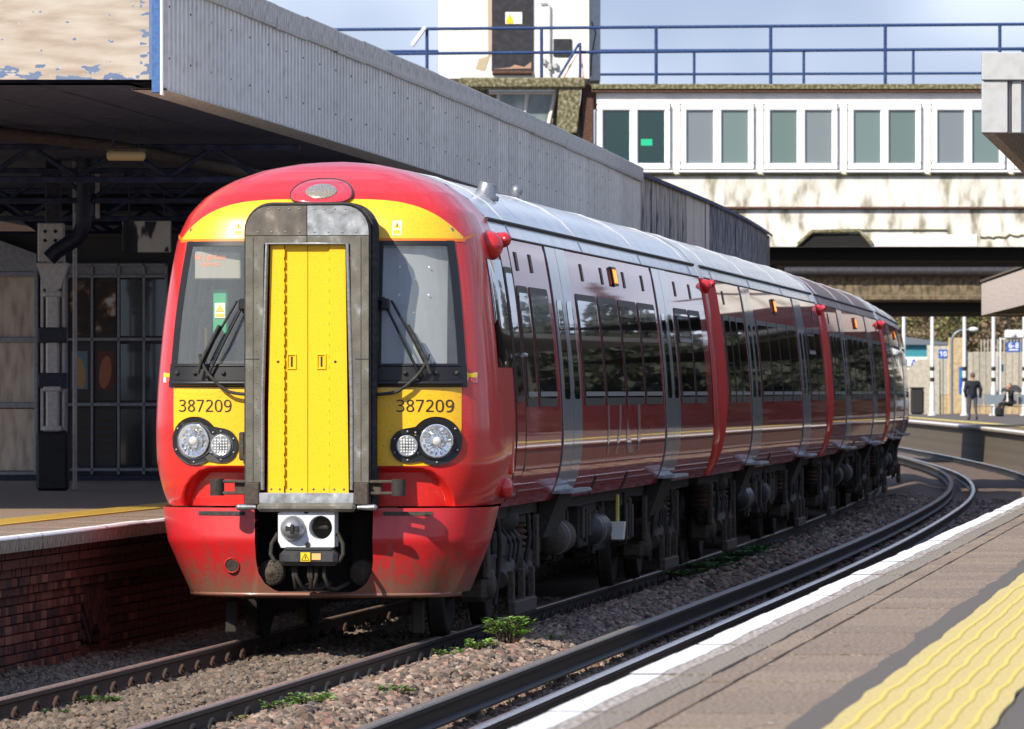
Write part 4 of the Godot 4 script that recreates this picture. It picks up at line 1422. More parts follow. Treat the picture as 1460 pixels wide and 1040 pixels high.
# ---------------------------------------------------------------- canopies over the paved platform
func end_canopy():
	var O = 4.72
	var z0 = 59.3
	var cp = thing("platform_canopy", "plain canopy with a pale grey boxed end over the paved platform", "canopy")
	var x0 = tx(z0) + O
	var g = MB.new()
	var b0 = 4.50
	var top = 5.28
	g.box(Vector3(x0 + 4.7, top - 0.135, -z0 + 0.03), Vector3(9.4, 0.27, 0.12), 0.008)
	part(cp, "end_cap", g, M.trim_grey)
	g = MB.new()
	g.box(Vector3(x0 + 0.125, (b0 + top - 0.275) / 2, -z0 + 0.02), Vector3(0.25, top - 0.275 - b0, 0.08), 0.006)
	part(cp, "end_panel", g, M.trim_grey)
	for k in 8:
		g = MB.new()
		g.box(Vector3(x0 + 0.29 + 0.5 + k * 1.1, (b0 + top - 0.275) / 2, -z0 - 0.06), Vector3(1.05, top - 0.275 - b0, 0.05), 0.006)
		g.box(Vector3(x0 + 0.29 + 0.05 + k * 1.1, (b0 + top - 0.275) / 2, -z0 + 0.0), Vector3(0.09, top - 0.275 - b0, 0.09), 0.006)
		part(cp, "end_panel", g, M.trim_grey)
	g = MB.new()
	sweep(g, [Vector2(O, b0), Vector2(O, top), Vector2(O + 0.12, top), Vector2(O + 0.12, b0), Vector2(O, b0)], zs(z0 + 0.08, 73, 2.0))
	part(cp, "fascia", g, M.pebbledash)
	g = MB.new()
	sweep(g, [Vector2(O + 0.12, top - 0.05), Vector2(O + 9.0, 5.9), Vector2(O + 9.0, 5.75), Vector2(O + 0.12, 5.0)], zs(z0 + 0.08, 73, 3.0))
	part(cp, "roof_deck", g, M.soffit_brown)
	for k in 3:
		g = MB.new()
		g.box(P(O + 4.5, 5.1, z0 + 1.2 + k * 4.6), Vector3(8.8, 0.22, 0.14), 0.01)
		part(cp, "roof_beam", g, M.soffit_brown)
	for k in 2:
		g = MB.new()
		g.cyl(P(O + 4.5, PLAT, z0 + 5 + k * 8.0), P(O + 4.5, 5.2, z0 + 5 + k * 8.0), 0.11, -1, 12)
		part(cp, "post", g, M.column_paint)
	# added roof out of view; it darkens the platform that the train flank mirrors
	var ic = thing("added_canopy", "added low roof out of view that darkens the mirrored platform", "canopy")
	g = MB.new()
	sweep(g, [Vector2(8.2, 4.2), Vector2(8.2, 4.34), Vector2(11.2, 4.5), Vector2(14.2, 4.34), Vector2(14.2, 4.2), Vector2(11.2, 4.36), Vector2(8.2, 4.2)], zs(84, 124, 2.5))
	part(ic, "roof", g, M.pipe_dark)
	for k in 6:
		g = MB.new()
		g.cyl(P(11.2, PLAT, 86 + k * 7.2), P(11.2, 4.38, 86 + k * 7.2), 0.1, -1, 12)
		part(ic, "post", g, M.column_paint)
	# far canopy with a pebble-dashed valance
	var fc = thing("far_canopy", "canopy with a pebble-dashed valance beyond the footbridge", "canopy")
	g = MB.new()
	var za = 141.0
	var zb = 176.0
	var rows = []
	for z in zs(za, zb, 3.0):
		var o = 13.55 - (zb - z) * 0.027 - tx(z)
		rows.append([P(o, 4.175, z), P(o, 5.09, z), P(o + 0.15, 5.13, z)])
	g.grid(rows)
	var oe = 13.55 - tx(zb)
	g.quad(P(oe, 4.175, zb), P(oe + 3.0, 4.175, zb), P(oe + 3.0, 5.09, zb), P(oe, 5.09, zb))
	part(fc, "valance", g, M.pebbledash)
	g = MB.new()
	rows = []
	for z in zs(za, zb, 3.0):
		var o = 13.55 - (zb - z) * 0.027 - tx(z)
		rows.append([P(o + 0.02, 4.22, z), P(o + 9.0, 4.29, z)])
	g.grid(rows)
	part(fc, "soffit", g, M.soffit_shade)
	g = MB.new()
	rows = []
	for z in zs(za, zb, 3.0):
		var o = 13.55 - (zb - z) * 0.027 - tx(z)
		rows.append([P(o - 0.04, 5.13, z), P(o - 0.04, 5.19, z), P(o + 9.0, 5.7, z)])
	g.grid(rows)
	part(fc, "roof", g, M.soffit_brown)


# ---------------------------------------------------------------- the train
const SEC := [[1.05, 1.275], [1.18, 1.335], [1.38, 1.385], [1.6, 1.4], [1.8, 1.397], [2.1, 1.38], [2.45, 1.35], [2.8, 1.308], [3.08, 1.262], [3.25, 1.222], [3.4034, 1.15], [3.545, 1.02], [3.663, 0.84], [3.7574, 0.6], [3.8164, 0.32], [3.8459, 0.0]]
const NOSE_END := 1.9

func half_width(h: float) -> float:
	for i in SEC.size() - 1:
		if h <= SEC[i + 1][0] or i == SEC.size() - 2:
			var a = SEC[i]
			var b = SEC[i + 1]
			var t = clampf((h - a[0]) / (b[0] - a[0]), 0, 1)
			if i >= 9: return lerpf(a[1], b[1], t)
			# smooth through neighbours
			var p = SEC[maxi(i - 1, 0)]
			var q = SEC[i + 2]
			var m0 = (b[1] - p[1]) / (b[0] - p[0]) if i > 0 else (b[1] - a[1]) / (b[0] - a[0])
			var m1 = (q[1] - a[1]) / (q[0] - a[0])
			var w = b[0] - a[0]
			return (2 * t * t * t - 3 * t * t + 1) * a[1] + (t * t * t - 2 * t * t + t) * m0 * w + (-2 * t * t * t + 3 * t * t) * b[1] + (t * t * t - t * t) * m1 * w
	return 0.0

func ramp(h: float, pts) -> float:
	for i in pts.size() - 1:
		if h <= pts[i + 1][0]: return lerpf(pts[i][1], pts[i + 1][1], clampf((h - pts[i][0]) / (pts[i + 1][0] - pts[i][0]), 0, 1))
	return pts[-1][1]

# how far back the front of the cab stands at (x, h)
func nose_d(x: float, h: float) -> float:
	var w = maxf(half_width(h), 0.02)
	var d0 = ramp(h, [[1.0, 0.36], [2.0, 0.34], [2.6, 0.39], [3.2, 0.5], [3.3562, 0.55], [3.4742, 0.62], [3.5686, 0.72], [3.663, 0.88], [3.7338, 1.05], [3.7928, 1.26], [3.8282, 1.5], [3.8459, 1.85]])
	var p = 4.6
	var q = minf(absf(x) / w, 1.0)
	var d = d0 + (NOSE_END - d0) * (1.0 - pow(maxf(0.0, 1.0 - pow(q, p)), 1.0 / p))
	# the hollow over the skirt, where the gangway arms hang
	if h < 1.40:
		var xr = 0.80 + 0.30 * sqrt(maxf(0.0, 1.0 - pow((h - 1.08) / 0.31, 2.0)))
		d += 0.13 * smoothstep(0.0, 0.10, xr - absf(x)) * smoothstep(0.0, 0.05, 1.40 - h)
	return d

func nose(x: float, h: float, off := 0.0) -> Vector3:
	var p = Vector3(x, h, -nose_d(x, h))
	if off == 0.0: return p
	return p + nose_n(x, h) * off

func nose_n(x, h) -> Vector3:
	var e = 0.006
	return Vector3((nose_d(x + e, h) - nose_d(x - e, h)) / (2 * e), (nose_d(x, h + e) - nose_d(x, h - e)) / (2 * e), 1.0).normalized()

func nose_patch(x0: Callable, x1: Callable, h0, h1, nx, nh, off) -> MB:
	var g = MB.new()
	var rows = []
	for i in nh + 1:
		var h = lerpf(h0, h1, float(i) / nh)
		var row = []
		for k in nx + 1: row.append(nose(lerpf(x0.call(h), x1.call(h), float(k) / nx), h, off))
		rows.append(row)
	g.grid(rows)
	return g

func nose_col(h0: Callable, h1: Callable, x0, x1, nx, nh, off) -> MB:
	var g = MB.new()
	var rows = []
	for i in nx + 1:
		var x = lerpf(x0, x1, float(i) / nx)
		var row = []
		for k in nh + 1: row.append(nose(x, lerpf(h1.call(x), h0.call(x), float(k) / nh), off))
		rows.append(row)
	g.grid(rows)
	return g

# an outline in (x, h) laid on the cab front with a raised rim
func nose_plate(g: MB, poly: PackedVector2Array, off: float):
	var idx = Geometry2D.triangulate_polygon(poly)
	for i in range(0, idx.size(), 3):
		var a = nose(poly[idx[i]].x, poly[idx[i]].y, off)
		g.to(a, nose(poly[idx[i + 1]].x, poly[idx[i + 1]].y, off), nose(poly[idx[i + 2]].x, poly[idx[i + 2]].y, off), a - Vector3(0, 0, 1))
	for i in poly.size():
		var a = poly[i]
		var b = poly[(i + 1) % poly.size()]
		g.quad(nose(a.x, a.y, off), nose(b.x, b.y, off), nose(b.x, b.y, 0), nose(a.x, a.y, 0))

func nose_text(txt: String, cx, cy, height, off) -> MB:
	var tm = TextMesh.new()
	var f = SystemFont.new()
	f.font_names = PackedStringArray(["Droid Sans"])
	tm.font = f
	tm.font_size = 64
	tm.pixel_size = 0.01
	tm.depth = 0.01
	tm.text = txt
	var ar = tm.get_mesh_arrays()
	var V: PackedVector3Array = ar[Mesh.ARRAY_VERTEX]
	var lo = Vector3.ONE * 99; var hi = -lo
	for p in V:
		lo = lo.min(p); hi = hi.max(p)
	var k = height / (hi.y - lo.y)
	var g = MB.new()
	var I: PackedInt32Array = ar[Mesh.ARRAY_INDEX]
	for i in range(0, I.size(), 3):
		if V[I[i]].z <= 0 or V[I[i + 1]].z <= 0 or V[I[i + 2]].z <= 0: continue
		var q = []
		for j in 3:
			var p = V[I[i + j]]
			q.append(nose(cx + (p.x - (lo.x + hi.x) / 2) * k * 1.02, cy + (p.y - (lo.y + hi.y) / 2) * k, off))
		g.tri(q[0], q[2], q[1])
	return g

func side_pt(d, h, off := 0.0) -> Vector3:
	var e = 0.01
	var sl = (half_width(h + e) - half_width(h - e)) / (2 * e)
	var nn = Vector3(1, -sl, 0).normalized()
	return Vector3(half_width(h), h, -d) + nn * off

# rounded patch on the side from d0 to d1 and h0 to h1, standing off the skin, with its edges
func side_patch(d0, d1, h0, h1, off, r := 0.06, lean := 0.0) -> MB:
	var g = MB.new()
	var cols = [0.0]
	r = minf(r, (d1 - d0) * 0.45)
	if r > 0: cols += [0.13 * r, 0.5 * r, r]
	var all = []
	for c in cols: all.append(c)
	var back = cols.duplicate()
	back.reverse()
	for c in back: all.append((d1 - d0) - c)
	var rows = []
	var nh = maxi(2, int((h1 - h0) / 0.15))
	for e in all:
		var m = minf(e, (d1 - d0) - e)
		var inset = r - sqrt(maxf(0.0, r * r - (r - m) * (r - m))) if m < r else 0.0
		var row = []
		for k in nh + 1: row.append(side_pt(d0 + e, lerpf(h0 + inset, h1 - inset, float(k) / nh), off))
		rows.append(row)
	g.grid(rows)
	# edge walls down to the skin
	if off > 0.002:
		var lo = []; var hi = []
		for row in rows: lo.append(row[0]); hi.append(row[-1])
		for pr in [lo, hi]:
			for i in pr.size() - 1: g.quad(pr[i], pr[i + 1], pr[i + 1] - Vector3(off, 0, 0), pr[i] - Vector3(off, 0, 0))
		for row in [rows[0], rows[-1]]:
			for i in row.size() - 1: g.quad(row[i], row[i + 1], row[i + 1] - Vector3(off, 0, 0), row[i] - Vector3(off, 0, 0))
	return g


func train():
	var zc = 47.5
	var labels = ["red train cab carriage with yellow nose and number 387209", "second red carriage, behind the cab carriage", "third red carriage with the brownish roof", "fourth red carriage, curving out of sight under the bridge"]
	for i in 4:
		var L = 20.35 if i == 0 else 20.0
		# a straight body lying on two points of the curve
		var za = zc + 3.6
		var zb = zc + L - 3.6
		var A = P(0, 0, za)
		var B = P(0, 0, zb)
		var dir = (B - A).normalized()
		var o = A - dir * 3.6
		var car = thing("train_carriage", labels[i], "train", o, atan2(-dir.x, -dir.z), "carriages of the red train")
		carriage(car, L, i)
		if i == 0: cab(car)
		zc = -(o + dir * (L + 0.06)).z

func carriage(car, L, index):
	var d0 = NOSE_END if index == 0 else 0.32
	var d1 = L - 0.28
	# side walls below the cantrail and floor
	var hs = []
	for h in [1.05, 1.1, 1.18, 1.28, 1.38, 1.5, 1.6, 1.7, 1.8, 1.95, 2.1, 2.28, 2.45, 2.62, 2.8, 2.94, 3.08, 3.17, 3.25]: hs.append(h)
	var body = MB.new()
	for s in [-1.0, 1.0]:
		var rows = []
		for d in [d0, (d0 + d1) * 0.5, d1]:
			var row = []
			for h in hs: row.append(Vector3(s * half_width(h), h, -d))
			rows.append(row)
		body.grid(rows)
	body.quad(Vector3(-1.275, 1.05, -d0), Vector3(1.275, 1.05, -d0), Vector3(1.275, 1.05, -d1), Vector3(-1.275, 1.05, -d1))
	part(car, "body_side", body, M.side_red)
	var rf = MB.new()
	var rows2 = []
	for k in 9:
		var d = lerpf(d0, d1, k / 8.0)
		var row = []
		for i in range(9, SEC.size()): row.append(Vector3(SEC[i][1], SEC[i][0], -d))
		for i in range(SEC.size() - 2, 8, -1): row.append(Vector3(-SEC[i][1], SEC[i][0], -d))
		rows2.append(row)
	rf.grid(rows2)
	var roof = part(car, "roof", rf, M.roof_brown if index == 2 else M.roof_grey)
	var gt = MB.new()
	gt.tube([Vector3(1.168, 3.385, -d0), Vector3(1.168, 3.385, -d1)], 0.016, 6)
	part(roof, "rain_gutter", gt, M.rubber)
	gt = MB.new()
	gt.tube([Vector3(1.228, 3.252, -d0), Vector3(1.228, 3.252, -d1)], 0.009, 6)
	part(roof, "cantrail_seal", gt, M.black_trim)
	# seams over the roof, conduits along it
	for k in 4:
		var d = lerpf(d0 + 1.2, d1 - 0.8, k / 3.0)
		var sm = MB.new()
		var arc = []
		for i in range(9, SEC.size()): arc.append(Vector3(SEC[i][1], SEC[i][0] + 0.003, -d))
		for i in range(SEC.size() - 2, 8, -1): arc.append(Vector3(-SEC[i][1], SEC[i][0] + 0.003, -d))
		sm.tube(arc, 0.006, 4)
		part(roof, "roof_seam", sm, M.roof_grey)
	for k in 3:
		var rc = MB.new()
		var pts = []
		for j in 8: pts.append(Vector3(0.36 + 0.05 * k + rng.randf_range(-0.015, 0.015), 3.808 - 0.012 * k, -lerpf(d0 + 1.5, d1 - 6.0 * k, j / 7.0)))
		rc.tube(pts, 0.011, 5)
		part(roof, "roof_cable", rc, M.rubber)
	if index == 0:
		var ae = MB.new()
		ae.lathe(Vector3(0.86, 3.62, -4.2), Vector3(0.25, 1, 0), [Vector2(0.12, 0.0), Vector2(0.12, 0.04), Vector2(0.085, 0.05), Vector2(0.075, 0.13), Vector2(0.06, 0.14), Vector2(0, 0.14)], 16)
		part(roof, "roof_vent", ae, M.steel)
		ae = MB.new()
		ae.ball(Vector3(0.55, 3.84, -9.0), Vector3(0.055, 0.06, 0.055))
		ae.cyl(Vector3(0.55, 3.74, -9.0), Vector3(0.55, 3.82, -9.0), 0.02)
		part(roof, "aerial", ae, M.steel)
	# ends: brighter red corner fairings and a black bellows between the bodies
	for e in [0, 1]:
		if index == 0 and e == 0: continue
		var de = d0 if e == 0 else d1
		var sgn = -1.0 if e == 0 else 1.0
		var steps = [[0.0, 0.0], [0.12, 0.012], [0.2, 0.05], [0.24, 0.13]]
		for sd in [-1.0, 1.0]:
			var en = MB.new()
			var rws = []
			for st in steps:
				var row = []
				for h in hs: row.append(Vector3(sd * (half_width(h) - st[1] + 0.004), h, -(de + sgn * st[0])))
				rws.append(row)
			en.grid(rws)
			var z = rws[-1][0].z
			for i in hs.size() - 1: en.quad(rws[-1][i], rws[-1][i + 1], Vector3(0, hs[i + 1], z), Vector3(0, hs[i], z))
			part(car, "end_fairing", en, M.end_red)
		var hp = MB.new()
		var rws2 = []
		for st in steps:
			var row = []
			for i in range(9, SEC.size()): row.append(Vector3(maxf(SEC[i][1] - st[1], 0) , SEC[i][0] - st[1] * 0.6 + 0.004, -(de + sgn * st[0])))
			for i in range(SEC.size() - 2, 8, -1): row.append(Vector3(-maxf(SEC[i][1] - st[1], 0), SEC[i][0] - st[1] * 0.6 + 0.004, -(de + sgn * st[0])))
			rws2.append(row)
		hp.grid(rws2)
		for i in rws2[-1].size() - 1: hp.tri(rws2[-1][i], rws2[-1][i + 1], Vector3(0, 3.25, rws2[-1][0].z))
		part(roof, "roof_end_hoop", hp, M.roof_grey)
	if index > 0:
		# brighter red panel at the leading end, its rear edge raked forward to the sill
		var rp = MB.new()
		var rr = []
		for k in 15:
			var h = lerpf(1.06, 3.245, k / 14.0)
			var e = ramp(h, [[1.06, 0.5], [1.5, 1.1], [1.9, 1.5], [3.25, 1.62]])
			rr.append([side_pt(d0, h, 0.005), side_pt(d0 + e * 0.5, h, 0.005), side_pt(d0 + e - 0.3, h, 0.005)])
		rp.grid(rr)
		part(car, "end_panel", rp, M.end_matt)
	var bl = MB.new()
	for k in 4: bl.box(Vector3(0, 2.25, -(L - 0.06 + k * 0.05)), Vector3(1.5 - 0.06 * (k % 2), 2.3, 0.045), 0.015)
	part(car, "gangway_bellows", bl, M.rubber)
	# doors, windows
	var wins = []
	if index == 0: wins = [[2.75, 3.5], [3.62, 4.95]]
	else: wins = [[1.9, 2.72], [2.82, 3.68], [3.78, 4.98]]
	wins += [[7.1, 8.8], [8.92, 10.62], [10.74, 12.44], [12.56, 14.26], [16.35, 17.85], [17.97, 19.3]]
	for wi in wins.size():
		var w = wins[wi]
		var fr = part(car, "window", side_patch(w[0], w[1], 1.86, 2.86, 0.006, 0.07), M.black_trim)
		part(fr, "pane", side_patch(w[0] + 0.05, w[1] - 0.05, 1.93, 2.80, 0.011, 0.06), M.side_glass)
		part(fr, "sill_glint", side_patch(w[0] + 0.07, w[1] - 0.07, 1.945, 1.985, 0.016, 0.0), M.steel)  # pale steel strip stands in for the glint along the window foot
		if wi == wins.size() - 2 and index < 2:
			var hp = MB.new()
			var hf = part(fr, "hopper", side_patch(w[0] + 0.1, w[1] - 0.12, 2.50, 2.78, 0.02, 0.03), M.black_trim)
			part(hf, "hopper_pane", side_patch(w[0] + 0.15, w[1] - 0.17, 2.56, 2.75, 0.024, 0.02), M.side_glass)
			part(hf, "hopper_bar", side_patch(w[0] + 0.12, w[1] - 0.14, 2.50, 2.54, 0.028, 0.0), M.steel)
	for c in [6.05, 15.35]:
		for s in [-1, 1]:
			var a = c - 0.74 if s < 0 else c + 0.012
			var b = c - 0.012 if s < 0 else c + 0.74
			var lf = part(car, "door", side_patch(a, b, 1.12, 3.235, 0.012, 0.0), M.door_grey)
			part(lf, "door_window", side_patch(a + 0.15, b - 0.15, 1.92, 2.78, 0.016, 0.08), M.side_glass)
		part(car, "door_seal", side_patch(c - 0.77, c + 0.77, 1.10, 3.245, 0.005, 0.0), M.black_trim)
		var stp = MB.new()
		stp.box(Vector3(1.38, 1.115, -c), Vector3(0.22, 0.03, 1.5), 0.006)
		for k in 6: stp.box(Vector3(1.44, 1.135, -(c - 0.6 + k * 0.24)), Vector3(0.10, 0.012, 0.12), 0.003)
		part(car, "door_step", stp, M.steel)
		var kp = MB.new()
		kp.prism(PackedVector2Array([Vector2(1.18, 1.09), Vector2(1.34, 1.09), Vector2(1.20, 0.72), Vector2(1.12, 0.72)]), Transform3D(Basis.IDENTITY, Vector3(0, 0, -c - 0.5)), 1.0)
		part(car, "step_bracket", kp, M.under)
	# small cantrail vents and the amber door lamp
	for d in ([3.0, 4.0, 7.9, 9.6, 11.6, 13.4, 16.8, 18.5] if index == 0 else [2.4, 18.5]):
		part(car, "vent", side_patch(d, d + 0.15, 2.985, 3.14, 0.007, 0.0), M.black_trim)
	var lp = part(car, "lamp_housing", side_patch(10.5, 10.92, 2.985, 3.165, 0.025, 0.03), M.black_trim)
	for k in 2: part(lp, "amber_lamp", side_patch(10.57 + k * 0.16, 10.67 + k * 0.16, 3.01, 3.14, 0.03, 0.02), M.amber)
	# thin groove and lower rubbing seam
	part(car, "waist_seam", side_patch(d0 + 0.4, d1, 1.486, 1.494, 0.003, 0.0), M.rubber)
	for d in ([8.4, 11.2] if index == 0 else [9.0]):
		part(car, "jacking_flap", side_patch(d, d + 0.16, 1.06, 1.22, 0.01, 0.0), M.black_trim)
	# shoulder pod at the leading corner
	var pd = MB.new()
	var dp = 1.5 if index == 0 else 0.25
	var ps = 1.15 if index == 0 else 0.8
	pd.lathe(Vector3(1.225, 3.155, -(dp + 0.02)), Vector3(0.25, 0.0, 1.0), [Vector2(0.106, -0.12) * ps, Vector2(0.11, 0.0) * ps, Vector2(0.10, 0.09) * ps, Vector2(0.075, 0.135) * ps, Vector2(0.035, 0.16) * ps, Vector2(0, 0.165) * ps], 18)
	part(car, "camera_pod", pd, M.end_red)
	pd = MB.new()
	pd.lathe(Vector3(1.225 + 0.1 * ps, 3.155 + 0.045 * ps, -(dp + 0.12)), Vector3(0.4, 0, 1.0), [Vector2(0.055, -0.12) * ps, Vector2(0.057, 0.0) * ps, Vector2(0.042, 0.055) * ps, Vector2(0, 0.07) * ps], 12)
	part(car, "pod_cap", pd, M.end_red)
	if index == 0:
		# pale ghosts of removed lettering
		for e in [[9.0, 9.14, 1.40, 1.90, 0.0], [10.05, 10.25, 1.40, 1.90, -0.35], [10.75, 11.0, 1.40, 1.72, 0.4], [11.75, 11.98, 1.41, 1.90, 0.0]]:
			var gl = MB.new()
			var rr = []
			for k in 7:
				var t = k / 6.0
				var h = lerpf(e[2], e[3], t)
				var w = (e[1] - e[0]) * (1.0 if e[4] <= 0.0 else 2.2 - 1.9 * t)
				var dd = e[0] + e[4] * (1.0 - t) * (1.0 - t) - (0.0 if e[4] <= 0 else w * 0.5)
				rr.append([side_pt(dd, h, 0.003), side_pt(dd + w, h, 0.003)])
			gl.grid(rr)
			part(car, "faded_letter", gl, M.ghost)
	underframe(car, L, index)

func underframe(car, L, index):
	var detail = index < 2
	var sole = MB.new()
	sole.box(Vector3(0, 1.0, -L * 0.5 - (0.9 if index == 0 else 0.0)), Vector3(2.3, 0.12, L - (3.0 if index == 0 else 1.0)), 0.02)
	part(car, "underframe", sole, M.under_dark)
	for c in [3.55, L - 4.0]:
		bogie(car, c)
	# equipment cases hung between the bogies
	var d = 6.1
	while d < L - 6.6:
		var w = rng.randf_range(0.5, 1.5)
		var h = rng.randf_range(0.36, 0.56)
		var x = rng.randf_range(0.98, 1.16)
		var g = MB.new()
		g.box(Vector3(0, 0.94 - h / 2, -d - w / 2), Vector3(2 * x, h, w - 0.06), 0.02)
		var cs = part(car, "equipment_case", g, M.under2 if rng.randf() < 0.45 else M.under)
		for k in int(w / 0.28):
			var rb = MB.new()
			rb.box(Vector3(x + 0.015, 0.94 - h / 2 + rng.randf_range(-0.05, 0.05), -d - 0.14 - k * 0.28), Vector3(0.03, h * rng.randf_range(0.5, 0.9), 0.12), 0.008)
			part(cs, "case_door" , rb, M.under2 if (k + int(d)) % 2 else M.under)
		if rng.randf() < 0.7:
			var br = MB.new()
			br.tube([Vector3(x + 0.04, 1.0, -d), Vector3(x + 0.05, 0.94 - h, -d - 0.02), Vector3(x - 0.1, 0.9 - h, -d - 0.1)], 0.02, 6)
			part(car, "pipework", br, M.under)
		d += w + rng.randf_range(0.02, 0.25)
	# air tanks slung crosswise, with straps, and a run of conduit
	for k in 2:
		var dt = 7.0 + k * 3.1
		var tk = MB.new()
		tk.lathe(Vector3(1.08, 0.68, -dt), Vector3(0, 0, -1), [Vector2(0, -0.06), Vector2(0.1, -0.045), Vector2(0.15, 0.0), Vector2(0.155, 0.05), Vector2(0.155, 0.85), Vector2(0.15, 0.9), Vector2(0.1, 0.945), Vector2(0, 0.96)], 18)
		var tn = part(car, "air_tank", tk, [M.under2, M.pipe_dark, M.under][(k + index) % 3])
		tk = MB.new()
		tk.cyl(Vector3(1.08, 0.68, -dt - 0.3), Vector3(1.08, 0.68, -dt - 0.33), 0.162, -1, 18)
		part(tn, "strap", tk, M.steel)
	var cd = MB.new()
	var run = []
	for k in 24: run.append(Vector3(1.13, 0.95 + 0.01 * sin(k * 1.7), -(1.5 + (L - 3.0) * k / 23.0)))
	cd.tube(run, 0.02, 6)
	part(car, "conduit", cd, M.rubber)
	if index == 0:
		var bk = MB.new()
		bk.prism(PackedVector2Array([Vector2(-0.055, 0), Vector2(0.055, 0), Vector2(0.07, 0.17), Vector2(-0.07, 0.17)]), Transform3D(Basis.IDENTITY, Vector3(1.22, 0.56, -11.7)), 0.16)
		part(car, "white_bucket", bk, M.white_paint)
		bk = MB.new()
		bk.box(Vector3(1.215, 0.86, -11.6), Vector3(0.035, 0.27, 0.04), 0.008)
		part(car, "yellow_handle", bk, mat(c8(206, 186, 96), 0.6))

func bogie(car, c):
	var f = MB.new()
	for s in [-1.0, 1.0]:
		f.box(Vector3(s * 1.08, 0.56, -c), Vector3(0.16, 0.18, 3.2), 0.03)
		f.box(Vector3(s * 1.06, 0.70, -c), Vector3(0.22, 0.26, 1.5), 0.06)
	f.box(Vector3(0, 0.55, -c), Vector3(2.0, 0.2, 0.6), 0.04)
	var bg = part(car, "bogie", f, M.under)
	for dz in [-1.3, 1.3]:
		var ax = MB.new()
		ax.cyl(Vector3(-0.9, 0.42, -c + dz), Vector3(0.9, 0.42, -c + dz), 0.08, -1, 12)
		for s in [-1.0, 1.0]:
			ax.lathe(Vector3(s * 0.69, 0.42, -c + dz), Vector3(s, 0, 0), [Vector2(0, 0), Vector2(0.45, 0.0), Vector2(0.45, 0.025), Vector2(0.42, 0.04), Vector2(0.42, 0.12), Vector2(0.36, 0.135), Vector2(0.3, 0.11), Vector2(0.14, 0.11), Vector2(0.12, 0.16), Vector2(0, 0.17)], 28)
		part(bg, "wheelset", ax, M.wheel)
		# axle box with its spring, arm and damper
		var ab = MB.new()
		ab.box(Vector3(1.02, 0.42, -c + dz), Vector3(0.24, 0.28, 0.34), 0.04)
		ab.lathe(Vector3(1.13, 0.42, -c + dz), Vector3.RIGHT, [Vector2(0.13, 0), Vector2(0.12, 0.05), Vector2(0.05, 0.07), Vector2(0, 0.07)], 14)
		part(bg, "axle_box", ab, M.under2)
		var sp = MB.new()
		for k in 5: sp.lathe(Vector3(1.02, 0.6 + k * 0.055, -c + dz), Vector3.UP, [Vector2(0.09, 0), Vector2(0.125, 0.02), Vector2(0.125, 0.034), Vector2(0.09, 0.052)], 14)
		part(bg, "spring", sp, M.rust_brown)
		sp = MB.new()
		sp.lathe(Vector3(1.02, 0.87, -c + dz), Vector3.UP, [Vector2(0.15, 0), Vector2(0.16, 0.05), Vector2(0.12, 0.1), Vector2(0, 0.11)], 16)
		part(bg, "spring_cap", sp, M.under2)
		sp = MB.new()
		sp.cyl(Vector3(1.16, 0.44, -c + dz * 0.62), Vector3(1.16, 0.55, -c + dz * 0.22), 0.075, -1, 14)
		part(bg, "damper", sp, M.under2)
		sp = MB.new()
		sp.tube([Vector3(1.18, 0.95, -c + dz * 0.8), Vector3(1.2, 0.75, -c + dz * 0.78), Vector3(1.17, 0.5, -c + dz * 0.7), Vector3(1.15, 0.24, -c + dz * 0.75)], 0.022, 6)
		part(bg, "brake_pipe", sp, M.under)
		for e in [[0.70, 1.30, 0.46, 0.09]]:
			sp = MB.new()
			sp.box(Vector3(1.17, e[0], -c + dz * e[1]), Vector3(0.055, e[2], e[3]), 0.012)
			part(bg, "hanger", sp, M.under2)
	var ar = MB.new()
	ar.ball(Vector3(0.98, 0.92, -c), Vector3(0.26, 0.14, 0.3))
	part(bg, "air_spring", ar, M.under)
	# shoe beam along the outside
	var sb = MB.new()
	sb.box(Vector3(1.26, 0.20, -c), Vector3(0.07, 0.12, 1.5), 0.012)
	for e in [-0.7, 0.0, 0.7]: sb.box(Vector3(1.25, 0.34, -c + e), Vector3(0.06, 0.34, 0.07), 0.01)
	part(bg, "shoe_beam", sb, M.under2)
	var cab_ = MB.new()
	for k in 3: cab_.tube([Vector3(1.08, 0.9, -c - 0.4 + k * 0.3), Vector3(1.2, 0.72, -c - 0.3 + k * 0.3), Vector3(1.2, 0.55, -c - 0.15 + k * 0.3), Vector3(1.1, 0.42, -c - 0.1 + k * 0.3)], 0.018, 6)
	part(bg, "hoses", cab_, M.under_dark)


# ---------------------------------------------------------------- the cab front
func skirt_d(x, h) -> float:
	var w = ramp(h, [[0.36, 1.10], [0.6, 1.20], [0.8, 1.28], [1.07, 1.33]])
	var d0 = ramp(h, [[0.36, 0.44], [0.6, 0.37], [0.80, 0.315], [0.815, 0.31], [1.07, 0.335]])
	var q = minf(absf(x) / w, 1.0)
	return d0 + 1.05 * (1.0 - pow(maxf(0.0, 1.0 - pow(q, 3.6)), 1.0 / 3.6))

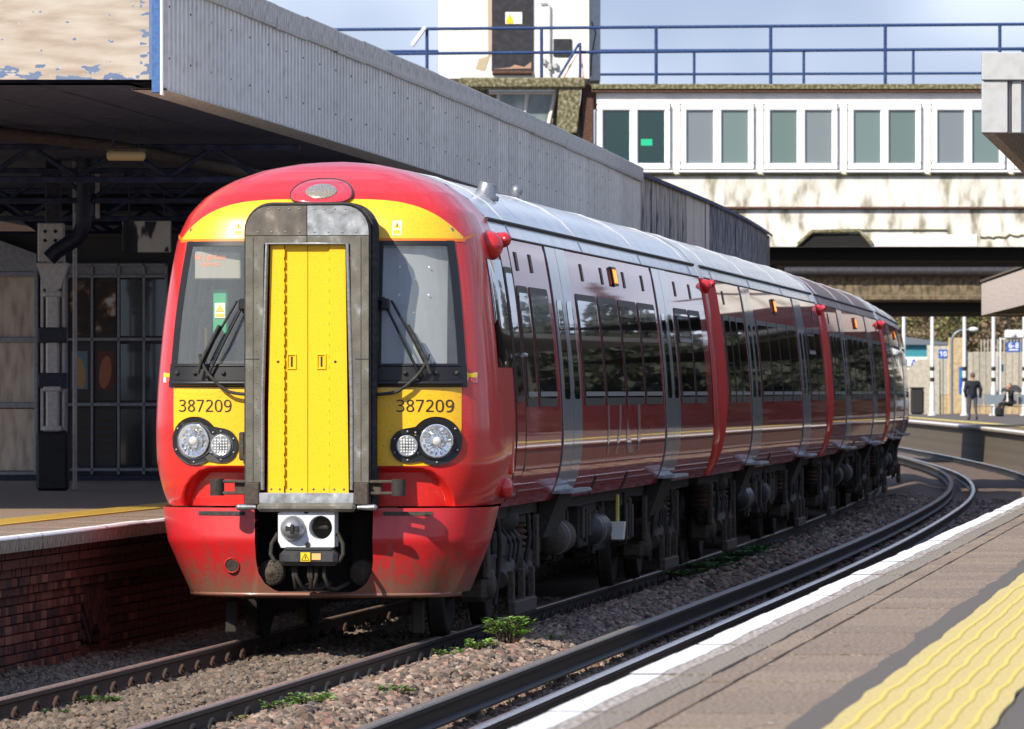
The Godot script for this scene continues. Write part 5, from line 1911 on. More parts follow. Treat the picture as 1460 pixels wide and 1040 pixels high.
func cab(car):
	# red shell, open where the two windscreens sit
	var ts = []
	for i in 54: ts.append(i * 0.0162)
	for t in [0.875, 0.893, 0.91, 0.925, 0.94, 0.955, 0.967, 0.977, 0.985, 0.991, 0.995, 0.998, 0.9995, 1.0]: ts.append(t)
	var all = []
	for i in range(ts.size() - 1, 0, -1): all.append(-ts[i])
	all += ts
	var hs = []
	var h = 1.085
	while h < 1.44:
		hs.append(h); h += 0.0185
	hs += [1.5, 1.6, 1.7, 1.8, 1.9, 2.0, 2.1, 2.2, 2.3, 2.45, 2.6, 2.75, 2.9, 3.05, 3.17, 3.21, 3.25, 3.2972, 3.3444, 3.3916, 3.4388, 3.486, 3.5332, 3.5804, 3.6276, 3.6748, 3.7161, 3.7574, 3.781, 3.7987, 3.8164, 3.8306, 3.8459]
	var sh = MB.new()
	var rows = []
	for hh in hs:
		var row = []
		for t in all:
			var w = maxf(half_width(hh), 0.02)
			row.append(nose(t * w, hh))
		rows.append(row)
	var R = rows.size()
	var C = all.size()
	for r in R:
		for k in C: sh.vert(rows[r][k], nose_n(clampf(all[k], -0.9985, 0.9985) * maxf(half_width(hs[r]), 0.02), clampf(hs[r], 1.09, 3.83)))
	for r in R - 1:
		for k in C - 1:
			var tm = absf(all[k] + all[k + 1]) * 0.5
			var hm = (hs[r] + hs[r + 1]) * 0.5
			if hm > 2.2 and hm < 3.17 and tm > 0.33 and tm < 0.845: continue
			var i0 = r * C + k
			sh.ix.append_array([i0, i0 + C + 1, i0 + 1, i0, i0 + C, i0 + C + 1])
	var shell = part(car, "cab_shell", sh, M.red)
	# painted yellow and orange areas
	part(shell, "yellow_brow", nose_col(func(x): return 3.19, func(x): return 3.505 - 0.312 * pow(absf(x) / 1.135, 4.3), -1.13, 1.13, 60, 10, 0.003), M.yellow)
	for s in [-1.0, 1.0]:
		part(shell, "orange_line", nose_patch(func(hh): return s * 0.44, func(hh): return s * 1.135, 3.168, 3.192, 20, 2, 0.0045), M.orange_line)
		part(shell, "orange_flick", nose_col(func(x): return 3.175 + (absf(x) - 1.12) * 0.62, func(x): return 3.20 + (absf(x) - 1.12) * 0.62, s * 1.12, s * 1.195, 8, 1, 0.0035), M.orange_line)
		part(shell, "yellow_cheek", nose_patch(func(hh): return s * 0.42, func(hh): return s * (1.145 - 0.24 * pow(clampf((1.72 - hh) / 0.315, 0, 1), 2.2)), 1.405, 2.03, 26, 22, 0.003), M.yellow)
		# number
		part(shell, "unit_number", nose_text("387209", s * 0.86 - (0.015 if s < 0 else -0.01), 1.875, 0.098, 0.0075), M.ink)
		# windscreen: glass, black surround, cowl below it
		var gl = part(car, "windscreen", nose_patch(func(hh): return s * 0.42, func(hh): return s * half_width(hh) * 0.852, 2.17, 3.178, 16, 16, 0.004), M.glass)
		var fr = MB.new()
		var border = nose_patch(func(hh): return s * (half_width(hh) * 0.852 - 0.055), func(hh): return s * half_width(hh) * 0.853, 2.17, 3.175, 3, 16, 0.007)
		part(gl, "side_border", border, M.black_trim)
		part(gl, "top_border", nose_patch(func(hh): return s * 0.42, func(hh): return s * half_width(hh) * 0.853, 3.135, 3.172, 16, 2, 0.0085), M.black_trim)
		part(gl, "inner_border", nose_patch(func(hh): return s * 0.42, func(hh): return s * 0.53, 2.17, 3.15, 3, 12, 0.0075), M.black_trim)
		var cw = part(car, "cowl", nose_patch(func(hh): return s * 0.42, func(hh): return s * half_width(hh) * 0.852, 2.02, 2.205, 16, 6, 0.016), M.black_trim)
		var lip = MB.new()
		var pts = []
		for k in 9: pts.append(nose(s * lerpf(0.5, 1.13, k / 8.0), 2.05, 0.03))
		lip.tube(pts, 0.022, 8)
		pts = []
		for k in 9: pts.append(nose(s * lerpf(0.5, 1.13, k / 8.0), 2.19, 0.012))
		lip.tube(pts, 0.012, 8)
		part(cw, "cowl_lip", lip, M.black_trim)
		var bt = MB.new()
		for x in [0.72, 0.95, 1.1]: bt.lathe(nose(s * x, 2.13, 0.02), nose_n(s * x, 2.13), [Vector2(0.02, 0), Vector2(0.016, 0.016), Vector2(0, 0.02)], 8)
		part(cw, "cowl_bolts", bt, M.rubber)
		# lamps
		lamp_cluster(car, s)
		# wiper: pivot box by the gangway, twin arms, long curved blade
		var wp = MB.new()
		var piv = nose(s * 0.56, 2.66, 0.06)
		var low = nose(s * 0.83, 2.11, 0.05)
		wp.box(piv, Vector3(0.07, 0.09, 0.07), 0.012)
		wp.box(nose(s * 0.5, 2.70, 0.05), Vector3(0.12, 0.04, 0.05), 0.01)
		wp.tube([piv, nose(s * 0.70, 2.38, 0.07), low], 0.011, 6)
		wp.tube([piv + Vector3(s * 0.05, 0.03, 0), nose(s * 0.78, 2.38, 0.075), nose(s * 0.885, 2.16, 0.06)], 0.011, 6)
		wp.ball(low, Vector3(0.03, 0.03, 0.03), Basis.IDENTITY, 6, 8)
		var w = part(car, "wiper", wp, M.black_trim)
		var blade = MB.new()
		var q = []
		for k in 15:
			var a = lerpf(0.12, 1.0, k / 14.0)
			var bx = 0.90 - 0.06 * a - 0.36 * pow(maxf(a, 0), 2.2)
			var by = 2.34 - 0.36 * sin(clampf(a, -0.25, 1.0) * PI * 0.5)
			if a > 0.55: by = lerpf(by, 1.965, (a - 0.55) / 0.45)
			q.append(nose(s * bx, by, 0.075))
		blade.tube(q, 0.014, 6)
		part(w, "hose", blade, M.rubber)
		blade = MB.new()
		blade.tube([nose(s * 0.735, 2.50, 0.09), nose(s * 0.87, 2.22, 0.09), nose(s * 0.90, 2.12, 0.085)], 0.016, 6)
		part(w, "blade", blade, M.rubber)
		# warning labels
		var lb = MB.new()
		nose_plate(lb, PackedVector2Array([Vector2(s * 0.63 - 0.035, 3.215), Vector2(s * 0.63 + 0.035, 3.215), Vector2(s * 0.63 + 0.035, 3.33), Vector2(s * 0.63 - 0.035, 3.33)]), 0.006)
		var lab = part(shell, "warning_label", lb, M.white_print)
		lb = MB.new()
		nose_plate(lb, PackedVector2Array([Vector2(s * 0.63 - 0.028, 3.27), Vector2(s * 0.63 + 0.028, 3.27), Vector2(s * 0.63, 3.322)]), 0.008)
		nose_plate(lb, PackedVector2Array([Vector2(s * 0.63 - 0.028, 3.223), Vector2(s * 0.63 + 0.028, 3.223), Vector2(s * 0.63 + 0.028, 3.255), Vector2(s * 0.63 - 0.028, 3.255)]), 0.008)
		part(lab, "triangle", lb, M.sign_yellow)
		lb = MB.new()
		nose_plate(lb, PackedVector2Array([Vector2(s * 0.63 - 0.005, 3.28), Vector2(s * 0.63 + 0.006, 3.28), Vector2(s * 0.63 + 0.003, 3.306), Vector2(s * 0.63 - 0.004, 3.306)]), 0.0095)
		part(lab, "bolt_mark", lb, M.ink)
		lb = MB.new()
		var wx = 1.205
		nose_plate(lb, PackedVector2Array([Vector2(s * wx - 0.045 , 2.06), Vector2(s * wx + 0.045, 2.06), Vector2(s * wx + 0.045, 2.135), Vector2(s * wx - 0.045, 2.135)]), 0.004)
		lab = part(shell, "side_label", lb, M.white_print)
		lb = MB.new()
		nose_plate(lb, PackedVector2Array([Vector2(s * wx - 0.041, 2.10), Vector2(s * wx + 0.041, 2.10), Vector2(s * wx + 0.041, 2.131), Vector2(s * wx - 0.041, 2.131)]), 0.006)
		part(lab, "yellow_half", lb, M.sign_yellow)
		lb = MB.new()
		nose_plate(lb, PackedVector2Array([Vector2(s * wx + 0.0, 2.066), Vector2(s * wx + 0.041, 2.066), Vector2(s * wx + 0.041, 2.096), Vector2(s * wx + 0.0, 2.096)]), 0.006)
		part(lab, "red_half", lb, mat(c8(214, 90, 90), 0.5))
	# brow lamp in its D-shaped blister
	var bl = MB.new()
	var poly = PackedVector2Array()
	for k in 25:
		var a = PI * k / 24.0
		poly.append(Vector2(0.245 * cos(a), 3.485 + 0.205 * sin(a)))
	for k in 6:
		var a = -PI * 0.5 * (k + 1) / 6.0
		poly.append(Vector2(-0.21 + 0.035 * cos(PI - a), 3.485 + 0.03 * sin(a)) if false else Vector2(-0.245 + 0.08 * (k + 1) * 0.98, 3.485 - 0.02))
	var ring = MB.new()
	var cen = Vector2(0.01, 3.55)
	var rws = []
	for e in [[1.0, 0.0], [0.99, 0.05], [0.94, 0.072], [0.7, 0.084], [0.0, 0.09]]:
		var row = []
		for k in 36:
			var a = TAU * k / 36.0
			var px = 0.25 * signf(cos(a)) * pow(absf(cos(a)), 0.8)
			var py = (0.135 if sin(a) > 0 else 0.075) * signf(sin(a)) * pow(absf(sin(a)), 0.75 if sin(a) < 0 else 1.0)
			row.append(nose(cen.x + px * e[0], cen.y + py * e[0]) + Vector3(0, 0.0, e[1]) + Vector3(0, -0.012, 0) * (e[1] / 0.09))
		rws.append(row)
	ring.grid(rws, true)
	var br = part(car, "brow_lamp", ring, coat(mat(c8(190, 52, 60), 0.2), 1.0, 0.03))
	var rim = MB.new()
	rim.tube(rws[1] + [rws[1][0]], 0.006, 5)
	part(br, "rim", rim, M.rubber)
	var len_ = MB.new()
	var lr = []
	for e in [[1.0, 0.0], [0.9, 0.012], [0.5, 0.022], [0.0, 0.024]]:
		var row = []
		for k in 24:
			var a = TAU * k / 24.0
			row.append(nose(cen.x + 0.125 * e[0] * cos(a), cen.y + 0.02 + 0.062 * e[0] * sin(a)) + Vector3(0, 0, 0.078 + e[1]))
		lr.append(row)
	len_.grid(lr, true)
	part(br, "lens", len_, coat(mat(Color.WHITE, 0.25, 0.3, ntex(121, 0.2, [[0.0, c8(110, 100, 84)], [0.6, c8(160, 150, 132)], [1.0, c8(220, 214, 200)]], 128, 2), 3.0), 1.0, 0.05))
	gangway(car)
	skirt(car)
	cab_inside(car)
	cab_side(car)

func lamp_cluster(car, s):
	var A = Vector2(s * 0.955, 1.60)
	var B = Vector2(s * 0.735, 1.562)
	var outline = func(ra, rb, neck):
		var out = PackedVector2Array()
		var ax = (B - A).normalized()
		var L = A.distance_to(B)
		var n = ax.orthogonal()
		var top = []
		for k in 33:
			var t = lerpf(-ra, L + rb, k / 32.0)
			var ya = sqrt(maxf(0.0, ra * ra - t * t)) if absf(t) < ra else 0.0
			var yb = sqrt(maxf(0.0, rb * rb - (t - L) * (t - L))) if absf(t - L) < rb else 0.0
			var y = maxf(ya, yb)
			if t > 0 and t < L: y = maxf(y, neck)
			top.append([t, y])
		for e in top: out.append(A + ax * e[0] + n * e[1])
		top.reverse()
		for e in top:
			if e[1] > 0.0005: out.append(A + ax * e[0] - n * e[1])
		return out
	var g = MB.new()
	nose_plate(g, outline.call(0.190, 0.134, 0.136), 0.02)
	var cl = part(car, "headlamp_cluster", g, M.black_trim)
	g = MB.new()
	nose_plate(g, outline.call(0.146, 0.096, 0.07), 0.024)
	part(cl, "reflector_plate", g, mat(c8(120, 124, 128) if s < 0 else c8(54, 56, 60), 0.25, 0.7))  # left plate paler to paint its sunlit look, right one darker
	for e in [[A, 0.134, "headlamp"], [B, 0.084, "marker_lamp"]]:
		var c = e[0]
		var r = e[1]
		var rr = []
		var nn = nose_n(c.x, c.y)
		var ctr = nose(c.x, c.y, 0.028)
		var bowl = MB.new()
		bowl.lathe(ctr, nn, [Vector2(r, 0.0), Vector2(r * 0.99, 0.012), Vector2(r * 0.86, 0.004), Vector2(r * 0.55, -0.004), Vector2(r * 0.25, -0.006), Vector2(0, -0.006)], 28)
		var lp = part(cl, e[2], bowl, M.chrome if r > 0.1 else mat(c8(176, 180, 184), 0.3, 0.6))
		var fac = MB.new()
		var ux = nn.cross(Vector3.UP).normalized()
		var uy = ux.cross(nn)
		if r > 0.1:
			for k in 16:
				for j in 3:
					var a = TAU * (k + 0.5 * j) / 16
					var rad = r * (0.32 + 0.22 * j)
					var p = ctr + (ux * cos(a) + uy * sin(a)) * rad + nn * 0.004
					fac.box(p, Vector3(0.022, 0.03, 0.004), 0.0, Basis(ux * cos(a) + uy * sin(a), a * 0.7 + j))
			part(lp, "facets", fac, M.chrome)
			var bulb = MB.new()
			bulb.ball(ctr + nn * 0.01, Vector3(0.035, 0.035, 0.02), Basis.IDENTITY, 6, 10)
			part(lp, "bulb", bulb, mat(c8(226, 224, 214), 0.2, 0.3))
		else:
			for i in 7:
				for j in 7:
					var p = Vector2(i - 3, j - 3) * 0.0225
					if p.length() > r * 0.82: continue
					fac.ball(ctr + ux * p.x + uy * p.y + nn * 0.006, Vector3.ONE * 0.0085, Basis.IDENTITY, 4, 6)
			part(lp, "diodes", fac, M.white_print)
		var dome = MB.new()
		dome.lathe(ctr, nn, [Vector2(r * 0.985, 0.013), Vector2(r * 0.9, 0.026), Vector2(r * 0.6, 0.042), Vector2(r * 0.3, 0.05), Vector2(0, 0.052)], 28)
		part(lp, "lens", dome, M.glass)
	var sc = MB.new()
	for e in [[0.0, 0.168], [1.0, 0.168], [2.1, 0.168], [-1.0, 0.168], [3.14, 0.168]]:
		var p = A + Vector2(-s * cos(e[0] + 0.6), sin(e[0] + 0.6)) * -e[1] * Vector2(-1, 1)
		sc.lathe(nose(p.x, p.y, 0.02), nose_n(p.x, p.y), [Vector2(0.011, 0), Vector2(0.009, 0.006), Vector2(0, 0.008)], 8)
	for a in [0.5, -0.5, 1.6, -1.6]:
		var p = B + Vector2(-s * cos(a), sin(a)) * 0.112
		sc.lathe(nose(p.x, p.y, 0.02), nose_n(p.x, p.y), [Vector2(0.011, 0), Vector2(0.009, 0.006), Vector2(0, 0.008)], 8)
	part(cl, "screws", sc, M.steel)

func rounded(x0, x1, y0, y1, r, n := 6) -> PackedVector2Array:
	# square at the foot, rounded at the head
	var p = PackedVector2Array([Vector2(x0, y0), Vector2(x1, y0)])
	for k in n + 1:
		var a = PI * 0.5 * k / n
		p.append(Vector2(x1 - r + r * cos(a), y1 - r + r * sin(a)))
	for k in n + 1:
		var a = PI * 0.5 * (1 + float(k) / n)
		p.append(Vector2(x0 + r + r * cos(a), y1 - r + r * sin(a)))
	return p

func gangway(car):
	var T = Transform3D.IDENTITY
	# rubber body behind the face plates: ring of boxes with a rounded head
	var out = rounded(-0.49, 0.49, 1.09, 3.44, 0.2, 8)
	var inn = PackedVector2Array([Vector2(-0.33, 1.20), Vector2(0.33, 1.20), Vector2(0.30, 3.12), Vector2(-0.30, 3.12)])
	var ringed = func(g: MB, o: PackedVector2Array, z0, z1):
		for i in o.size():
			var a = o[i]
			var b = o[(i + 1) % o.size()]
			g.quad(Vector3(a.x, a.y, z0), Vector3(b.x, b.y, z0), Vector3(b.x, b.y, z1), Vector3(a.x, a.y, z1))
	var g = MB.new()
	ringed.call(g, out, 0.0, -0.62)
	var small = rounded(-0.475, 0.475, 1.1, 3.425, 0.19, 8)
	var gw = part(car, "gangway", g, M.rubber)
	var fold = MB.new()
	for k in 4:
		var o2 = rounded(-0.50, 0.50, 1.1, 3.452, 0.21, 8)
		var loop = []
		for p in o2: loop.append(Vector3(p.x, p.y, -0.1 - k * 0.09))
		loop.append(loop[0])
		fold.tube(loop, 0.014, 5)
	part(gw, "bellows_fold", fold, M.rubber)
	# face plates, each its own sheet: left jamb, right jamb, two at the head, sill
	var plate = func(poly, m, z):
		var q = MB.new()
		q.prism(PackedVector2Array(poly), Transform3D(Basis.IDENTITY, Vector3(0, 0, z)), 0.02)
		return part(gw, "face_plate", q, m)
	plate.call([Vector2(-0.485, 1.28), Vector2(-0.365, 1.28), Vector2(-0.34, 3.2), Vector2(-0.485, 3.2)], M.gang_right, -0.004)
	plate.call([Vector2(0.365, 1.28), Vector2(0.485, 1.28), Vector2(0.485, 3.2), Vector2(0.34, 3.2)], M.gang_right, -0.004)
	var hl = [Vector2(-0.485, 3.205), Vector2(-0.003, 3.205), Vector2(-0.003, 3.435)]
	var hr = [Vector2(0.003, 3.205), Vector2(0.485, 3.205)]
	for k in 7:
		var a = PI * 0.5 * k / 6.0
		hr.append(Vector2(0.485 - 0.195 + 0.195 * cos(a), 3.435 - 0.195 + 0.195 * sin(a)))
	for k in 7:
		var a = PI * 0.5 * (1 + k / 6.0)
		hl.append(Vector2(-0.485 + 0.195 + 0.195 * cos(a), 3.435 - 0.195 + 0.195 * sin(a)))
	hr.append(Vector2(0.003, 3.435))
	plate.call(hl, M.gang_left, -0.002)
	plate.call(hr, M.gang_bare, -0.002)
	plate.call([Vector2(-0.34, 3.135), Vector2(-0.003, 3.135), Vector2(-0.003, 3.2), Vector2(-0.34, 3.2)], M.gang_right, -0.003)
	plate.call([Vector2(0.003, 3.135), Vector2(0.34, 3.135), Vector2(0.34, 3.2), Vector2(0.003, 3.2)], M.gang_right, -0.003)
	# joints across the jambs and rivets
	var rv = MB.new()
	for s in [-1.0, 1.0]:
		for k in 15:
			var y = 1.4 + k * 0.125
			for x in [0.455, 0.40]: rv.lathe(Vector3(s * x, y + (0.03 if x < 0.42 else 0.0), 0.016), Vector3.BACK, [Vector2(0.006, 0), Vector2(0.004, 0.004), Vector2(0, 0.005)], 6)
		for k in 4:
			rv.lathe(Vector3(s * (0.06 + k * 0.11), 3.23, 0.018), Vector3.BACK, [Vector2(0.008, 0), Vector2(0.006, 0.004), Vector2(0, 0.005)], 6)
			rv.lathe(Vector3(s * (0.06 + k * 0.08), 3.41, 0.018), Vector3.BACK, [Vector2(0.008, 0), Vector2(0.006, 0.004), Vector2(0, 0.005)], 6)
	part(gw, "rivets", rv, M.steel)
	var jn = MB.new()
	for s in [-1.0, 1.0]:
		jn.box(Vector3(s * 0.43, 2.24, 0.017), Vector3(0.11, 0.006, 0.003))
		jn.box(Vector3(s * 0.425, 2.24, 0.0172), Vector3(0.004, 1.9, 0.003))
	part(gw, "plate_joint", jn, M.ink)
	# bare metal edging round the doorway
	var ed = MB.new()
	ed.tube([Vector3(-0.352, 1.22, 0.012), Vector3(-0.352, 1.9, 0.012), Vector3(-0.316, 3.14, 0.012), Vector3(0.316, 3.14, 0.012), Vector3(0.352, 1.9, 0.012), Vector3(0.352, 1.22, 0.012)], 0.017, 6)
	part(gw, "door_edging", ed, M.steel)
	# door of four tall leaves set back in the frame
	var xs = [-0.325, -0.185, -0.003, 0.168, 0.325]
	for k in 4:
		var a = xs[k] + 0.003
		var b = xs[k + 1] - 0.003
		var z = -0.075 if k in [1, 2] else -0.055
		var q = MB.new()
		var ta = a if k > 0 else -0.295
		var tb = b if k < 3 else 0.295
		q.prism(PackedVector2Array([Vector2(a, 1.195), Vector2(b, 1.195), Vector2(tb if k == 3 else b, 3.13), Vector2(ta if k == 0 else a, 3.13)]), Transform3D(Basis.IDENTITY, Vector3(0, 0, z)), 0.03)
		var lf = part(gw, "door_leaf", q, M.door_yellow)
		if k in [0, 2]:
			var hg = MB.new()
			for j in 22: hg.cyl(Vector3(b + 0.003, 1.25 + j * 0.085, z + 0.034), Vector3(b + 0.003, 1.31 + j * 0.085, z + 0.034), 0.006, -1, 6)
			part(lf, "hinge", hg, M.door_yellow)
		if k in [1, 2]:
			var cx = -0.13 if k == 1 else 0.105
			var hd = MB.new()
			for e in [[0, 0.055, 0.075, 0.012], [0, -0.055, 0.075, 0.012], [-0.032, 0, 0.012, 0.1], [0.032, 0, 0.012, 0.1]]: hd.box(Vector3(cx + e[0], 2.22 + e[1], z + 0.034), Vector3(e[2], e[3], 0.012), 0.003)
			var hh = part(lf, "handle", hd, M.door_yellow)
			hd = MB.new()
			hd.box(Vector3(cx, 2.22, z + 0.031), Vector3(0.014, 0.08, 0.006))
			part(hh, "slot", hd, M.ink)
		else:
			var dt = MB.new()
			dt.lathe(Vector3((a + b) / 2 + (0.02 if k == 0 else -0.03), 2.22, z + 0.03), Vector3.BACK, [Vector2(0.011, 0), Vector2(0.01, 0.004), Vector2(0, 0.005)], 8)
			part(lf, "lock", dt, M.ink)
		var sc = MB.new()
		for x in [lerpf(a, b, 0.25), lerpf(a, b, 0.75)]: sc.lathe(Vector3(x, 1.225, z + 0.03), Vector3.BACK, [Vector2(0.01, 0), Vector2(0.008, 0.004), Vector2(0, 0.005)], 6)
		part(lf, "screws", sc, M.gang_left)
	# sill: riveted bar over a rounded lip, and the corner feet
	var q = MB.new()
	q.box(Vector3(0, 1.155, 0.01), Vector3(0.75, 0.085, 0.06), 0.008)
	part(gw, "sill", q, M.gang_bare)
	q = MB.new()
	q.box(Vector3(0, 1.085, 0.03), Vector3(0.78, 0.07, 0.09), 0.025)
	part(gw, "sill_lip", q, M.gang_right)
	for s in [-1.0, 1.0]:
		q = MB.new()
		q.box(Vector3(s * 0.43, 1.19, 0.012), Vector3(0.115, 0.175, 0.06), 0.01)
		var ft = part(gw, "corner_foot", q, M.under2)
		q = MB.new()
		q.cyl(Vector3(s * 0.40, 1.085, 0.03), Vector3(s * 0.52, 1.085, 0.03), 0.018, 0.026, 10)
		q.ball(Vector3(s * 0.53, 1.085, 0.03), Vector3(0.03, 0.026, 0.026), Basis.IDENTITY, 6, 8)
		part(ft, "pin", q, M.steel)
		# latch arm reaching out over the hollow
		q = MB.new()
		q.box(Vector3(s * 0.60, 1.285, -0.02), Vector3(0.26, 0.025, 0.05), 0.006)
		q.box(Vector3(s * 0.60, 1.195, -0.02), Vector3(0.26, 0.025, 0.05), 0.006)
		q.box(Vector3(s * 0.53, 1.24, -0.06), Vector3(0.1, 0.11, 0.05), 0.01)
		var arm = part(gw, "latch_arm", q, M.under2)
		q = MB.new()
		q.cyl(Vector3(s * 0.715, 1.175, -0.02), Vector3(s * 0.715, 1.305, -0.02), 0.055, -1, 14)
		part(arm, "roller", q, M.under)
	# small bent bracket beside the lamp
	q = MB.new()
	q.box(Vector3(-0.565, 1.56, -0.30), Vector3(0.045, 0.22, 0.05), 0.01)
	q.box(Vector3(-0.525, 1.47, -0.30), Vector3(0.12, 0.05, 0.05), 0.01)
	part(car, "lamp_bracket", q, M.under2)

func skirt(car):
	var x_in = func(h): return ramp(h, [[0.40, 0.26], [0.43, 0.34], [0.48, 0.405], [0.56, 0.45], [0.66, 0.465], [1.08, 0.47]])
	var sm = coat(mat(Color.WHITE, 0.45), 0.6, 0.12)
	sm.albedo_texture = dirty_red()
	for s in [-1.0, 1.0]:
		var g = MB.new()
		var rows = []
		var uvs = []
		var hs = []
		for k in 26: hs.append(lerpf(0.40, 1.072, k / 25.0))
		var inner = []
		for h in hs:
			var w = ramp(h, [[0.36, 1.10], [0.6, 1.20], [0.8, 1.28], [1.07, 1.33]])
			var row = []
			var uv = []
			for k in 41:
				var t = k / 40.0
				var x = lerpf(x_in.call(h), w * 0.9985, 1.0 - pow(1.0 - t, 1.7))
				row.append(Vector3(s * x, h, -skirt_d(x, h)))
				uv.append(Vector2((s * x + 1.4) / 2.8, 1.0 - (h - 0.3) / 0.8))
			rows.append(row); uvs.append(uv)
			inner.append([row[0], row[0] + Vector3(s * 0.06, 0, -0.28), row[0] + Vector3(s * 0.12, 0, -0.5)])
		g.grid(rows, false, uvs)
		# a run back along the side
		var bk = []
		var bu = []
		for i in hs.size():
			var e = rows[i][-1]
			var back = ramp(hs[i], [[0.4, 0.06], [0.8, 0.18], [0.9, 0.24], [1.07, 0.30]])
			bk.append([e, e + Vector3(0, 0, -back)])
			bu.append([uvs[i][-1], uvs[i][-1]])
		g.grid(bk, false, bu)
		var iu = []
		for i in hs.size(): iu.append([uvs[i][0], uvs[i][0], uvs[i][0]])
		g.grid(inner, false, iu)
		# top return to the seam
		var tr = [[], []]
		var tu = [[], []]
		for k in 41:
			tr[0].append(rows[-1][k]); tr[1].append(rows[-1][k] + Vector3(0, 0.0, -0.10))
			tu[0].append(uvs[-1][k]); tu[1].append(uvs[-1][k])
		g.grid(tr, false, tu)
		var sk = part(car, "skirt", g, sm)
		# slot along the top, jacking hole
		var sl = MB.new()
		var rr = [[], []]
		for k in 7:
			var x = lerpf(0.55, 0.93, k / 6.0)
			rr[0].append(Vector3(s * x, 1.015, -skirt_d(x, 1.015) + 0.008)); rr[1].append(Vector3(s * x, 1.045, -skirt_d(x, 1.045) + 0.008))
		sl.grid(rr)
		part(sk, "step_tread", sl, M.under2 if s > 0 else M.rubber)
		if s < 0:
			var ho = MB.new()
			var c = Vector3(-0.66, 0.62, -skirt_d(0.66, 0.62) + 0.006)
			ho.lathe(c, Vector3(-0.08, -0.15, 1), [Vector2(0.058, -0.01), Vector2(0.062, 0.006), Vector2(0.054, 0.006), Vector2(0.052, -0.02)], 20)
			var hp = part(sk, "hole_rim", ho, M.red)
			ho = MB.new()
			ho.lathe(c, Vector3(-0.08, -0.15, 1), [Vector2(0.053, 0.002), Vector2(0.0, 0.002)], 20)
			part(hp, "hole", ho, M.under)
	# lip under the opening
	var lp = MB.new()
	var rows = []
	var uvs = []
	for k in 31:
		var x = lerpf(-1.09, 1.09, k / 30.0)
		var zz = -skirt_d(x, 0.4)
		rows.append([Vector3(x, 0.41, zz - 0.03), Vector3(x, 0.402, zz + 0.004), Vector3(x, 0.368, zz), Vector3(x * 0.99, 0.362, zz - 0.12)])
		var u = (x + 1.4) / 2.8
		uvs.append([Vector2(u, 0.87), Vector2(u, 0.88), Vector2(u, 0.91), Vector2(u, 0.95)])
	lp.grid(rows, false, uvs)
	part(car, "skirt_lip", lp, sm)
	# the well behind the coupler
	var w = MB.new()
	w.box(Vector3(0, 0.75, -1.2), Vector3(1.15, 0.75, 0.1))
	w.box(Vector3(0, 0.38, -0.9), Vector3(1.2, 0.06, 0.7))
	for x in [-0.3, 0.3]: w.box(Vector3(x, 0.85, -1.0), Vector3(0.16, 0.5, 0.3), 0.02)
	part(car, "coupler_well", w, M.under_dark)
	# coupler: white face with a cone and a cup
	var c = Vector3(-0.005, 0.92, -0.02)
	var cf = MB.new()
	var face = MB.new()
	var hole = Vector2(0.112, 0.008)
	var N = 40
	var rows3 = []
	for ring in 2:
		var row = []
		for k in N:
			var a = TAU * k / N
			var p = Vector2(cos(a), sin(a))
			if ring == 0: p = hole + p * 0.092
			else:
				var q = p * 9.0
				var tx_ = INF
				# edge of the rounded plate as seen from the hole
				var m = minf(((0.222 if p.x > 0 else 0.222 * 1.0) - signf(p.x) * hole.x) / maxf(absf(p.x), 1e-4), (0.15 - signf(p.y) * hole.y) / maxf(absf(p.y), 1e-4))
				p = hole + p * m
			row.append(Vector3(c.x + p.x, c.y + p.y, c.z + 0.04))
		rows3.append(row)
	face.grid(rows3, true)
	var rim2 = [[], []]
	for k in N:
		rim2[0].append(rows3[1][k]); rim2[1].append(rows3[1][k] + Vector3(0, 0, -0.2))
	face.grid(rim2, true)
	var rim3 = [[], []]
	for k in N:
		rim3[0].append(rows3[0][k]); rim3[1].append(rows3[0][k] + Vector3(0, 0, -0.18))
	face.grid(rim3, true)
	var cp = part(car, "coupler", face, M.coupler_white)
	var q = MB.new()
	q.lathe(c + Vector3(-0.105, 0.0, 0.04), Vector3.BACK, [Vector2(0.1, 0), Vector2(0.094, 0.03), Vector2(0.075, 0.075), Vector2(0.05, 0.105), Vector2(0.0, 0.11)], 24)
	part(cp, "cone", q, mat(c8(150, 154, 158), 0.35, 0.5))
	q = MB.new()
	q.box(c + Vector3(-0.095, 0, 0.14), Vector3(0.11, 0.045, 0.02), 0.006)
	q.box(c + Vector3(-0.095, 0, 0.15), Vector3(0.03, 0.07, 0.03), 0.006)
	part(cp, "cone_slot", q, M.ink)
	q = MB.new()
	q.lathe(c + Vector3(0.112, 0.008, -0.15), Vector3.BACK, [Vector2(0.09, 0.02), Vector2(0.05, 0.0), Vector2(0, 0.0)], 20)
	q.box(c + Vector3(0.10, 0.008, -0.06), Vector3(0.12, 0.03, 0.05), 0.01)
	part(cp, "cup", q, M.under)
	q = MB.new()
	for e in [[0.0, 0.135], [0.01, -0.125], [0.0, -0.165]]: q.lathe(c + Vector3(e[0], e[1], 0.04), Vector3.BACK, [Vector2(0.022, 0), Vector2(0.02, 0.012), Vector2(0.01, 0.012), Vector2(0.008, 0.004), Vector2(0, 0.004)], 10)
	part(cp, "air_port", q, M.under)
	# cable box slung under it
	q = MB.new()
	q.box(Vector3(0.02, 0.692, 0.0), Vector3(0.46, 0.125, 0.18), 0.035)
	q.box(Vector3(0.02, 0.76, 0.0), Vector3(0.38, 0.03, 0.14), 0.01)
	var eb = part(car, "electrical_head", q, M.pipe_dark)
	q = MB.new()
	q.box(Vector3(0.0, 0.7, 0.093), Vector3(0.075, 0.07, 0.006), 0.0)
	var wl = part(eb, "warning_label", q, M.sign_yellow)
	q = MB.new()
